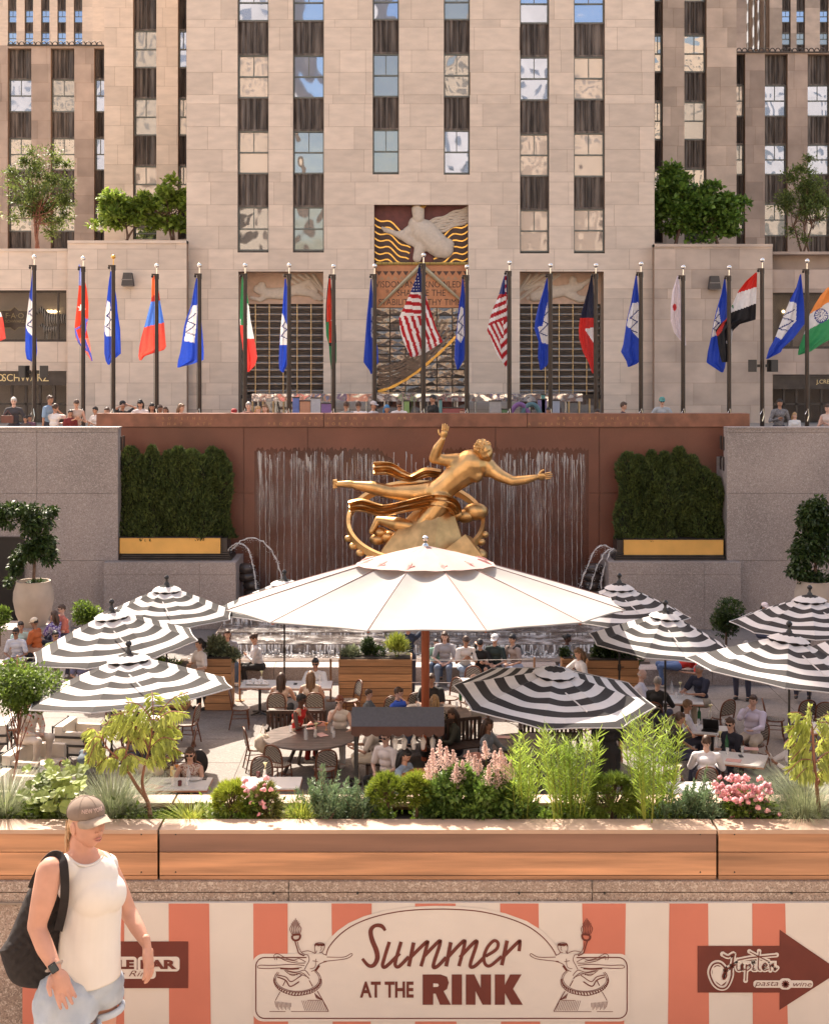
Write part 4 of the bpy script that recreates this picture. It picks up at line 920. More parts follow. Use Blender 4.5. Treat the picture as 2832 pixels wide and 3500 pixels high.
FL = [
 (4, 'red flag edge at the far left beyond the first pole', [(395, -70, -2), (440, -70, 14), (500, -70, 28), (560, -70, 38), (576, -70, 5)], lambda x, y: WHT if y < 425 else (.8, .1, .08)),
 (4, 'blue flag with white emblem on the pole with two speakers at the left', [(112, 195, 205), (200, 188, 212), (300, 177, 214), (400, 168, 218), (480, 160, 222), (560, 158, 228), (640, 157, 230), (690, 165, 222), (710, 204, 214)], blueflag([(178, 300), (196, 330), (212, 430), (220, 545), (190, 540), (165, 500), (160, 470), (170, 380)])),
 (4, 'red flag with white star and blue edges hanging twisted', [(98, 489, 496), (150, 492, 516), (250, 490, 540), (350, 480, 548), (430, 470, 545), (500, 463, 532), (560, 470, 545), (600, 492, 556), (650, 532, 562), (702, 566, 574)], f_nepal),
 (4, 'blue flag with two white emblem parts under the brassy topped pole', [(140, 690, 698), (200, 680, 708), (320, 665, 725), (400, 655, 730), (500, 645, 745), (600, 645, 750), (655, 645, 752), (700, 655, 700), (725, 670, 682)], blueflag([(668, 325), (685, 340), (700, 440), (700, 545), (660, 550), (648, 520), (650, 440), (658, 380)])),
 (4, 'orange, blue and red striped flag left of the tower', [(168, 946, 958), (240, 942, 985), (320, 940, 996), (460, 905, 1026), (560, 878, 1034), (610, 868, 1039), (632, 865, 1028), (670, 862, 905), (697, 868, 882)], f_arm),
 (4, 'wide blue flag with tall white emblem at the tower edge', [(183, 1221, 1229), (260, 1205, 1238), (350, 1190, 1250), (440, 1160, 1256), (490, 1148, 1260), (560, 1140, 1266), (650, 1125, 1271), (695, 1112, 1269), (720, 1108, 1200), (743, 1105, 1114)], blueflag([(1205, 355), (1228, 350), (1230, 420), (1225, 480), (1212, 588), (1150, 575), (1165, 480), (1190, 390)])),
 (4, 'green, white and red flag hanging at the left portal', [(172, 1508, 1516), (260, 1505, 1540), (340, 1500, 1550), (440, 1497, 1560), (520, 1500, 1575), (600, 1510, 1590), (680, 1520, 1602), (730, 1538, 1588), (770, 1542, 1552)], f_mex),
 (5, 'narrow blue flag with white lower emblem before the left portal', [(188, 60, 66), (280, 52, 80), (400, 42, 95), (500, 32, 98), (600, 24, 92), (700, 20, 85), (755, 24, 60), (773, 42, 54)], blueflag([(42, 400), (75, 480), (80, 600), (28, 600), (32, 500)])),
 (5, 'red, black and green flag with white crescent hanging limp', [(163, 335, 342), (260, 322, 352), (350, 316, 362), (440, 314, 378), (540, 318, 382), (600, 335, 383), (700, 342, 383), (745, 348, 374), (764, 354, 361)], f_lib),
 (5, 'dark blue flag left of the carved centre panel', [(188, 596, 602), (300, 585, 610), (420, 572, 614), (520, 565, 618), (620, 558, 640), (710, 552, 645), (760, 588, 612), (783, 596, 604)], blueflag([(600, 370), (612, 370), (614, 570), (600, 550)])),
 (5, 'large red and white striped flag with stars on the tall centre pole', [(112, 896, 906), (180, 880, 918), (270, 845, 936), (340, 815, 956), (430, 773, 986), (500, 778, 1008), (580, 800, 1048), (612, 815, 1000), (660, 838, 925), (676, 846, 872)], f_usa),
 (5, 'blue flag with white emblem right of the carved centre panel', [(183, 1168, 1174), (280, 1160, 1185), (350, 1148, 1190), (440, 1140, 1194), (540, 1130, 1190), (620, 1122, 1186), (690, 1120, 1182), (740, 1131, 1152), (754, 1136, 1144)], blueflag([(1158, 360), (1176, 370), (1181, 540), (1160, 590), (1135, 560), (1142, 450)])),
 (5, 'folded red and white striped flag right of the centre panel', [(148, 1438, 1446), (220, 1415, 1462), (280, 1400, 1472), (400, 1350, 1475), (510, 1323, 1474), (570, 1350, 1472), (660, 1385, 1471), (700, 1412, 1469), (740, 1440, 1466), (768, 1449, 1458)], f_usa2),
 (5, 'blue flag with white emblem before the right portal', [(183, 1696, 1701), (260, 1675, 1706), (350, 1645, 1713), (440, 1625, 1718), (500, 1618, 1719), (580, 1645, 1717), (680, 1641, 1717), (730, 1651, 1700), (759, 1655, 1664)], blueflag([(1670, 480), (1700, 330), (1715, 480), (1713, 600), (1665, 585), (1650, 520), (1640, 490)])),
 (6, 'black topped red flag with white wedge at the right portal', [(163, 255, 262), (250, 235, 270), (350, 208, 278), (440, 185, 285), (510, 179, 284), (560, 183, 277), (640, 205, 275), (720, 245, 274), (778, 262, 270)], f_kuw),
 (6, 'broad blue flag with large white emblem at the right edge of the tower', [(163, 535, 542), (250, 520, 549), (340, 505, 556), (440, 480, 561), (540, 465, 563), (600, 455, 563), (642, 441, 563), (700, 475, 561), (720, 480, 535), (737, 484, 494)], blueflag([(515, 340), (550, 333), (559, 400), (559, 568), (480, 480), (490, 420)])),
 (6, 'thin white flag with a red disc hanging before the right annex', [(168, 795, 800), (260, 765, 812), (360, 751, 820), (450, 749, 828), (520, 770, 840), (560, 800, 846), (602, 838, 850)], f_jap),
 (6, 'blue flag partly behind the red, white and black flag', [(183, 1085, 1092), (280, 1065, 1101), (380, 1035, 1106), (480, 1015, 1107), (550, 1005, 1109), (640, 985, 1111), (710, 976, 1100), (740, 1020, 1095), (771, 1068, 1082)], blueflag([(1045, 365), (1055, 368), (1062, 440), (1066, 530), (1008, 552), (1020, 470)])),
 (6, 'red, white and black flag flying out from the pole with two speakers at the right', [(148, 1280, 1291), (200, 1220, 1290), (260, 1175, 1289), (340, 1140, 1287), (400, 1118, 1286), (442, 1098, 1284), (470, 1062, 1185), (510, 1034, 1142), (550, 1045, 1136), (600, 1050, 1130), (660, 1060, 1129), (708, 1072, 1112)], f_irq),
 (6, 'blue flag with white emblem streaming down left at the far right pole', [(158, 1562, 1568), (240, 1540, 1576), (320, 1500, 1581), (400, 1465, 1583), (470, 1435, 1581), (560, 1400, 1512), (620, 1366, 1446), (645, 1358, 1436), (687, 1346, 1358)], blueflag([(1495, 325), (1540, 340), (1536, 450), (1440, 567), (1403, 545), (1450, 430)])),
 (6, 'orange, white and green flag with a blue wheel at the right edge', [(240, 1735, 1840), (290, 1690, 1838), (350, 1650, 1835), (400, 1620, 1832), (500, 1590, 1828), (560, 1570, 1760), (600, 1555, 1690), (640, 1545, 1632), (662, 1546, 1562)], f_ind),
]
for fi, (cr, lab, rows, fn) in enumerate(FL):
 ox, sx, sy = CR[cr]; dF = PD + (.16 if fi != 18 else -.1) + .03 * (fi % 2); nu, nv = 34, 92
 ys = [q[0] for q in rows]; yy = np.linspace(ys[0], ys[-1], nv + 1); xl = np.interp(yy, ys, [q[1] for q in rows]); xr = np.interp(yy, ys, [q[2] for q in rows])
 ph = fi * 1.7; v = []
 for i in range(nv + 1):
  for j in range(nu + 1):
   u = j / nu; x = xl[i] + (xr[i] - xl[i]) * u; wdt = (xr[i] - xl[i]) * .0059; t_ = i / nv
   dy = (.07 * math.sin(u * 9 + t_ * 2.2 + ph) + .035 * math.sin(u * 19 - t_ * 4 + ph)) * min(1, .25 + wdt * 1.6) + .05 * math.sin(t_ * 5 + ph)
   v.append((X(ox + x * sx, dF), dF + .12 + dy, Z(850 + yy[i] * sy, dF)))
 cols_ = {}; mi = []; f = []
 for i in range(nv):
  for j in range(nu):
   xc = (xl[i] + (xr[i] - xl[i]) * (j + .5) / nu); c = fn(xc, (yy[i] + yy[i + 1]) / 2); mi.append(cols_.setdefault(c, len(cols_)))
   a = i * (nu + 1) + j; f.append((a, a + nu + 1, a + nu + 2, a + 1))
 o = np_mesh('flag', v, f, [plain(c, .65, 0, .35) for c in cols_], None, mi=mi, smooth=True)
 tag(o, lab, 'flag', 'flags flying along the street edge')
poles = [(118, 878), (285, 883), (388, 878), (536, 908), (682, 907), (838, 907), (988, 907), (1140, 910), (1280, 909), (1447, 872), (1595, 912), (1740, 898), (1880, 907), (2035, 907), (2189, 902), (2333, 913), (2490, 914), (2603, 889), (2756, 892), (2882, 905)]
pole_at = ['carrying the blue flag and two speakers at the left', 'carrying the twisted red flag with a star', 'with a brassy ball, between the red and orange flags', 'carrying the orange, blue and red flag', 'carrying the wide blue flag at the tower edge', 'carrying the green, white and red flag', 'before the left portal with a narrow blue flag', 'carrying the red, black and green flag', 'carrying the dark blue flag left of the centre panel', 'tallest in the centre with the large starred striped flag', 'carrying the blue flag right of the centre panel', 'carrying the folded red and white striped flag', 'before the right portal with a blue flag', 'carrying the black topped red flag', 'carrying the broad blue flag at the right tower edge', 'carrying the thin white flag with a red disc', 'before the right annex beside the striped flying flag', 'carrying two speakers and the red, white and black flag', 'at the far right with the streaming blue flag', 'just beyond the right edge']
for i, (px, py) in enumerate(poles):
 x = X(px, PD); zb = Z(py, PD); t = thing('flagpole', 'dark brown flagpole ' + pole_at[i], 'flagpole', (x, PD, 0), group='flagpoles along the street edge')
 m = MB(); m.tube([(x, PD, 0), (x, PD, zb - .34)], [.085, .07], 14); m.tube([(x, PD, zb - .5), (x, PD, zb - .3)], .085, 12); m.tube([(x, PD, .0), (x, PD, .25)], .14, 12); m.build('shaft', M_pole, t, smooth=40)
 m = MB(); m.tube([(x, PD, zb - .32), (x, PD, zb)], .018, 6); m.ball((x, PD, zb), .085, nu=18, nv=12); m.build('ball', M_ball if i != 2 else M_gold, t, smooth=60)
 m = MB(); m.box(x - .17, x + .02, PD - .1, PD + .04, zb - .36, zb - .30); m.ball((x - .15, PD - .04, zb - .40), .05, nu=8, nv=6); m.tube([(x - .1, PD - .09, zb - .4), (x - .085, PD - .1, 1.4)], .006, 4); m.build('truck', M_pole, t)
 m = MB(); m.tube([(x - .09, PD - .1, 1.25), (x + .0, PD - .12, 1.45), (x + .03, PD - .12, 1.2), (x - .02, PD - .12, 1.0)], .022, 6); m.build('cleat', M_ball, t)
for px, lab in ((118, 'left'), (2603, 'right')):
 x = X(px, PD); z = Z(1270 if px < 1000 else 1250, PD)
 for sg, l2 in ((-1, 'left hand'), (1, 'right hand')):
  t = thing('loudspeaker', 'black loudspeaker on the %s side of the %s speaker pole' % (l2, lab), 'loudspeaker', (x + sg * .32, PD, z), group='loudspeakers on flagpoles')
  a = R(18 * sg); Mx = Matrix.Translation((x + sg * .36, PD - .05, z)) @ Matrix.Rotation(a, 4, 'Z')
  m = MB(); m.box(-.15, .15, -.14, .14, -.22, .22, 0, Mx); m.build('cabinet', M_black, t)
  m = MB(); m.box(-.13, .13, -.155, -.142, -.2, .2, 0, Mx); m.build('grille', pm('grille', (.05, .045, .04), .6, .3, 90), t)
  m = MB(); m.box(-.22 * sg - .06, -.22 * sg + .06, -.03, .03, -.05, .05, 0, Mx); m.build('bracket', M_black, t)
# colourful forecourt display seen between the poles
r = random.Random(9)
disp = [(1000, 1022, 1360, .1, .2, .7, 'narrow blue panel'), (1025, 1060, 1372, .85, .35, .15, 'orange panel'), (1062, 1095, 1362, .75, .75, .8, 'white panel with blue'), (1098, 1135, 1380, .3, .1, .45, 'purple low panel'), (1380, 1398, 1372, .35, .6, .1, 'lime green panel'), (1500, 1510, 1368, .1, .4, .4, 'thin teal panel'), (1512, 1592, 1396, .55, .05, .03, 'low red box'), (1672, 1712, 1372, .65, .6, .55, 'pale panel with a yellow mark'), (1715, 1742, 1400, .15, .4, .1, 'green panel'), (1838, 1868, 1366, .3, .2, .5, 'violet panel'), (1880, 1912, 1370, .55, .6, .75, 'pale blue panel'), (1850, 1862, 1350, .05, .4, .35, 'teal strip panel')]
for a, b, y_, c1, c2, c3, nm in disp:
 dd2 = 60.0; m = MB(); m.box(X(a, dd2), X(b, dd2), dd2, dd2 + .3, 0, Z(y_, dd2)); m.box(X(a, dd2) - .02, X(b, dd2) + .02, dd2 - .02, dd2 + .32, Z(y_, dd2), Z(y_, dd2) + .04, 1)
 tag(m.build('display_block', [plain(tuple(.5 * c_ + .08 for c_ in (c1, c2, c3)), .6), M_dark]), nm + ' of the colourful forecourt display', 'display panel', 'colourful forecourt display panels')
for px, c, nm in ((1775, (.20, .09, .24), 'purple'), (1815, (.08, .16, .18), 'teal')):
 dd2 = 59.5; m = MB(); pts = [(X(px, dd2) + .42 * math.cos(R(a)), dd2, .55 + (.42 + .3) * math.sin(R(a)) * 1.1) for a in range(0, 181, 15)]
 m.tube([(pts[0][0], dd2, 0)] + pts + [(pts[-1][0], dd2, 0)], .1, 8); tag(m.build('arch_sculpture', plain(c, .5), smooth=60), nm + ' arch of the colourful forecourt display', 'arch')
t = thing('entrance_canopy', 'polished metal canopy band over the tower doors', 'canopy', (X(1439, 68), 68, 2))
m = MB(); dd2 = 67.5
for a, b in ((860, 1100), (1105, 1275), (1280, 1600), (1605, 1770), (1775, 1990)): m.box(X(a, dd2), X(b, dd2), dd2, dd2 + 2.5, Z(1372, dd2), Z(1346, dd2))
m.build('fascia', glassy('mirror_steel', (.5, .45, .4), .75, .06, .35, 1.6), t)
m = MB()
for px in range(880, 1990, 62): m.tube([(X(px, dd2), dd2 + .4, 0), (X(px, dd2), dd2 + .4, Z(1372, dd2))], .05, 8)
m.build('posts', pm('steel', (.5, .5, .5)), t)
# ------------------------------------------------------------ terrace furniture
M_ratt = pm('rattan', (.14, .045, .018), .4, .3, 12)
M_weave = checker('woven_cane', (.40, .35, .30), (.025, .018, .014), 46)
M_wht = pm('table_white', (.74, .70, .66), .35, .04, 4)
M_wood_d = pm('dark_slats', (.05, .028, .02), .45, .3, 4, stretch=(6, 1, 1))
M_slat = pm('grey_slats', (.14, .105, .09), .35, .25, 5)
M_cedar = pm('cedar', (.52, .26, .115), .6, .22, 2.5, .05, stretch=(.6, 1, 9), tone=.3, detail=6)
M_deck = pm('ironbark', (.43, .22, .115), .5, .34, 2.6, .05, stretch=(.5, 1, 9), tone=.25, detail=7)
M_cream = pm('cream_cushion', (.66, .58, .49), .85, .06, 5)
M_iron = pm('iron', (.03, .025, .022), .4, .2, 9)
M_glass = clear('drinking_glass', (.9, .9, .9), .30, .03)
M_pink = pm('pink_cushion', (.75, .36, .28), .8, .08, 5)
def oncam(px, d, z=FLOOR): return Vector((X(px, d), d, z))
def make_chair():
 t = thing('bistro_chair', 'x', 'chair')
 m = MB(); n = 16; vs = []
 for zz in (.44, .47):
  for k in range(n):
   a = 2 * math.pi * k / n; vs.append((.21 * math.cos(a) * (1 - .1 * math.sin(a)), .20 * math.sin(a), zz))
 m.add(vs, [list(range(n))[::-1], list(range(n, 2 * n))] + [(k, (k + 1) % n, n + (k + 1) % n, n + k) for k in range(n)]); s_ = m.build('seat', M_weave, t, world=False)
 m = MB(); m.tube([(.22 * math.cos(2 * math.pi * k / n), .21 * math.sin(2 * math.pi * k / n), .455) for k in range(n + 1)], .016, 6); m.build('seat_rim', M_ratt, t, world=False)
 arch = [(-.20, .19, .46), (-.215, .22, .62), (-.20, .25, .78), (-.14, .275, .88), (0, .285, .92), (.14, .275, .88), (.20, .25, .78), (.215, .22, .62), (.20, .19, .46)]
 m = MB(); m.tube(spline([Vector(p) for p in arch], 4), .019, 8); m.tube([(-.2, .23, .56), (.2, .23, .56)], .012, 6); m.build('back_frame', M_ratt, t, smooth=60, world=False)
 m = MB(); pts = [(-.19, .225, .56), (-.2, .225, .62), (-.185, .25, .78), (-.13, .27, .865), (0, .28, .9), (.13, .27, .865), (.185, .25, .78), (.2, .225, .62), (.19, .225, .56)]
 vs = [(x, y - .006, z) for x, y, z in pts] + [(x, y + .008, z) for x, y, z in pts]; L = len(pts)
 m.add(vs, [list(range(L)), list(range(L, 2 * L))[::-1]] + [(k, L + k, L + k + 1, k + 1) for k in range(L - 1)]); m.build('back_panel', M_weave, t, world=False)
 for x, y, xx, yy in ((-.17, -.15, -.19, -.2), (.17, -.15, .19, -.2), (-.19, .17, -.21, .27), (.19, .17, .21, .27)):
  m = MB(); m.tube([(x, y, .45), (xx, yy, 0)], [.018, .015], 7); m.build('leg', M_ratt, t, world=False)
 m = MB()
 for a, b in (((-.18, -.17, .22), (.18, -.17, .22)), ((-.2, .22, .22), (.2, .22, .22)), ((-.18, -.17, .26), (-.2, .22, .26)), ((.18, -.17, .26), (.2, .22, .26))): m.tube([a, b], .01, 6)
 m.build('stretcher', M_ratt, t, world=False); return t
chair0 = make_chair(); chair0['group'] = 'woven bistro chairs on the terrace'; used = [False]
def chair(px, d, deg, lab):
 p = oncam(px, d); rz = R(deg)
 if not used[0]: used[0] = True; chair0.location = p; chair0.rotation_euler = (0, 0, rz); chair0['label'] = lab; return chair0
 return dup(chair0, p, rz, lab)
CH = [(823, 34.0, 95, 'woven chair seen side on beside the wooden planter at the left back table'), (948, 33.9, 180, 'woven chair of the brown haired guest with her back to the camera'), (1079, 33.9, 178, 'woven chair of the fair haired guest with her back to the camera'),
 (1194, 34.8, -65, 'empty woven chair turned side on just left of the wide wooden planter'), (878, 30.6, 105, 'woven chair holding a cream bag left of the round grey table'), (956, 29.4, 150, 'empty woven chair left front of the round grey table'),
 (1110, 29.1, 192, 'empty woven chair right front of the round grey table'), (896, 28.1, 8, 'woven chair behind the empty white table at the front'), (262, 28.2, 130, 'woven chair of the guest in slate shirt beside the sumac tree'),
 (625, 30.4, -80, 'woven chair with a black backpack hung near it behind the sumac'), (640, 32.6, -100, 'woven chair right of the table behind the sumac, further back'), (403, 32.4, 175, 'woven chair half hidden under the lowest striped umbrella at the left'),
 (650, 27.75, 0, 'woven chair of the woman in glasses'), (540, 28.6, -20, 'woven chair of the guest in cream trousers behind the sumac'), (2227, 33.0, 175, 'woven chair of the man in black with his back turned'), (2285, 31.9, 200, 'woven chair left of the laptop table'),
 (2463, 33.2, -150, 'empty woven chair beside the man in navy'), (2405, 27.9, 182, 'woven chair of the man in white shirt seen from behind'), (2322, 27.6, 140, 'woven chair left of the man in white shirt at the front'),
 (2646, 33.0, 80, 'empty woven chair under the right umbrella, left of three'), (2742, 33.2, -170, 'empty woven chair under the right umbrella, middle of three'), (2815, 33.0, 170, 'empty woven chair under the right umbrella at the right edge'),
 (1618, 36.2, 0, 'woven chair behind the sunlit white back table'), (1535, 35.0, -50, 'woven chair turned beside the bearded man in black'), (1255, 32.6, 100, 'woven chair of the small boy at the dark table'), (2575, 30.9, -60, 'woven chair of the man in lavender shirt leaning back'),
 (2500, 29.7, -20, 'woven chair of the man in glasses and dark shirt'), (2690, 28.6, -75, 'woven chair of the guest gesturing with white sleeves'), (1640, 33.6, -85, 'woven chair of the bald man in pale shirt'), (2190, 34.0, 80, 'woven chair of the bald man in white shirt at the right back table')]
CH += [(1420, 33.9, 185, 'woven chair between the dark round table and the timber pole'), (1330, 33.6, 200, 'woven chair just below the wide cedar planter'), (1775, 34.6, 60, 'woven chair behind the low striped umbrella'), (1985, 32.2, -120, 'woven chair right of the low striped umbrella'), (560, 33.0, 170, 'woven chair under the middle striped umbrella at the left'), (455, 30.6, 20, 'woven chair in the shade behind the sumac crown')]
for c in CH: chair(*c)
def table(px, d, wx, wy, lab, mat=None, deg=0, wood=True):
 t = thing('cafe_table', lab, 'table', oncam(px, d), R(deg)); m = MB(); m.box(-wx / 2, wx / 2, -wy / 2, wy / 2, .72, .75); m.build('top', mat or M_wht, t, world=False)
 m = MB(); m.box(-wx / 2 - .012, wx / 2 + .012, -wy / 2 - .012, wy / 2 + .012, .695, .722); m.build('edge', pm('table_edge', (.35, .14, .07), .5), t, world=False)
 for xx in ((-wx * .28, wx * .28) if wx > 1.3 else (0,)):
  m = MB(); m.tube([(xx, 0, .7), (xx, 0, .03)], .035, 8); m.build('column', M_iron, t, world=False)
  m = MB()
  for a in range(4): m.tube([(xx, 0, .06), (xx + .27 * math.cos(a * 1.57 + .78), .27 * math.sin(a * 1.57 + .78), .012)], [.03, .02], 6)
  m.build('foot', M_iron, t, world=False)
 return t
TB = [(610, 27.15, 1.2, .75, 'white table with drinks and plates before the woman in glasses', 0), (925, 27.2, 1.15, .72, 'empty white table with one vase beside the pink flowers', 0), (888, 35.3, .9, .8, 'white back table piled with crumpled napkins', 0), (1055, 35.2, 1.15, .8, 'white back table of the three women', 0),
 (1640, 35.5, 1.05, .8, 'sunlit white back table beside the bald man', 0), (2330, 33.7, .95, .8, 'white table of the three men at the right back', -8), (2432, 31.0, .85, .75, 'white table with the black laptop', -15), (2530, 28.8, 1.0, .85, 'white table of the four men with green bottles at the right front', -20), (2355, 26.9, .95, .7, 'white table with pale vase at the bottom right', 0), (2830, 31.2, .9, .9, 'white table cut by the right edge of the view', 0), (520, 31.8, 1.0, .8, 'white table half hidden behind the sumac leaves', -10), (-5, 31.5, 1.0, .8, 'white table at the far left edge', 0)]
for px, d, a, b, lab, dg_ in TB: table(px, d, a, b, lab, deg=dg_)
def round_table(px, d, r_, lab, mat):
 t = thing('round_table', lab, 'table', oncam(px, d)); m = MB(); n = 15
 for k in range(n):
  y0_ = -r_ + 2 * r_ * k / n + .006; y1_ = -r_ + 2 * r_ * (k + 1) / n - .006; ym = max(abs(y0_), abs(y1_)); xx = math.sqrt(max(.0004, r_ * r_ - ym * ym * .98))
  xa_ = math.sqrt(max(.0004, r_ * r_ - y0_ * y0_)); xb_ = math.sqrt(max(.0004, r_ * r_ - y1_ * y1_))
  vs = [(-xa_, y0_, .715), (xa_, y0_, .715), (xb_, y1_, .715), (-xb_, y1_, .715), (-xa_, y0_, .745), (xa_, y0_, .745), (xb_, y1_, .745), (-xb_, y1_, .745)]
  m.add(vs, [(3, 2, 1, 0), (4, 5, 6, 7), (0, 1, 5, 4), (1, 2, 6, 5), (2, 3, 7, 6), (3, 0, 4, 7)])
 m.build('top', mat, t, world=False); m = MB(); m.tube([(r_ * math.cos(a * .2618), r_ * math.sin(a * .2618), .725) for a in range(25)], .024, 6); m.build('rim', mat, t, world=False)
 for a in range(4):
  m = MB(); c, s_ = math.cos(a * 1.57 + .5), math.sin(a * 1.57 + .5); m.tube([(.25 * c, .25 * s_, .71), (.6 * c, .6 * s_, 0)], .04, 6); m.build('leg', M_wood_d, t, world=False)
 return t
round_table(1058, 30.5, .98, 'round grey slatted table of the woman in red dress', M_slat); round_table(1465, 32.4, .95, 'round dark table of the boy in blue shirt', M_slat); round_table(1800, 29.8, .95, 'round dark slatted table under the low striped umbrella', M_slat)
def bench(px, d, deg, wd, lab):
 t = thing('slatted_bench', lab, 'bench', oncam(px, d), R(deg)); m = MB(); n = int(wd / .09)
 for k in range(n): x = -wd / 2 + .05 + k * (wd - .1) / (n - 1); m.box(x - .028, x + .028, .26, .285, .46, .88)
 m.box(-wd / 2, wd / 2, .25, .295, .88, .95); m.box(-wd / 2, wd / 2, .25, .295, .42, .46); m.build('backrest', M_wood_d, t, world=False)
 m = MB()
 for k in range(5): m.box(-wd / 2, wd / 2, -.25 + k * .1, -.17 + k * .1, .41, .44)
 m.build('seat', M_wood_d, t, world=False)
 for x in (-wd / 2 + .04, wd / 2 - .04):
  m = MB(); m.box(x - .03, x + .03, -.25, .28, .0, .05); m.box(x - .03, x + .03, -.25, -.19, .05, .65); m.box(x - .03, x + .03, .22, .28, .05, .94); m.box(x - .03, x + .03, -.25, .25, .62, .66); m.build('arm_frame', M_wood_d, t, world=False)
 return t
bench(1010, 31.6, 0, 1.35, 'dark slatted bench behind the woman in red dress'); bench(1295, 29.4, -90, 1.4, 'dark slatted bench right of the round grey table'); bench(1565, 30.9, 20, 1.3, 'dark slatted bench behind the pale pink plumes'); bench(1640, 28.3, 150, 1.1, 'dark barrel like bench with pink cushion near the plumes'); bench(1880, 31.6, 0, 1.4, 'dark slatted bench behind the low striped umbrella')
for px, d, z, ang, lab in ((1085, 31.35, .62, 0, 'pink square cushion between the women at the round grey table'), (1617, 28.9, .62, 25, 'pink cushion on the bench by the guest in grey'), (655, 0, 0, 0, None)):
 if not lab: continue
 m = MB(); m.ball((0, 0, 0), (.24, .08, .22), nu=20, nv=14, fn=lambda p: Vector((math.copysign(abs(p.x) ** .55, p.x), p.y, math.copysign(abs(p.z) ** .55, p.z)))); o = m.build('cushion', M_pink, smooth=80)
 o.location = oncam(px, d, FLOOR + z); o.rotation_euler = (R(-12), 0, R(ang)); tag(o, lab, 'cushion')
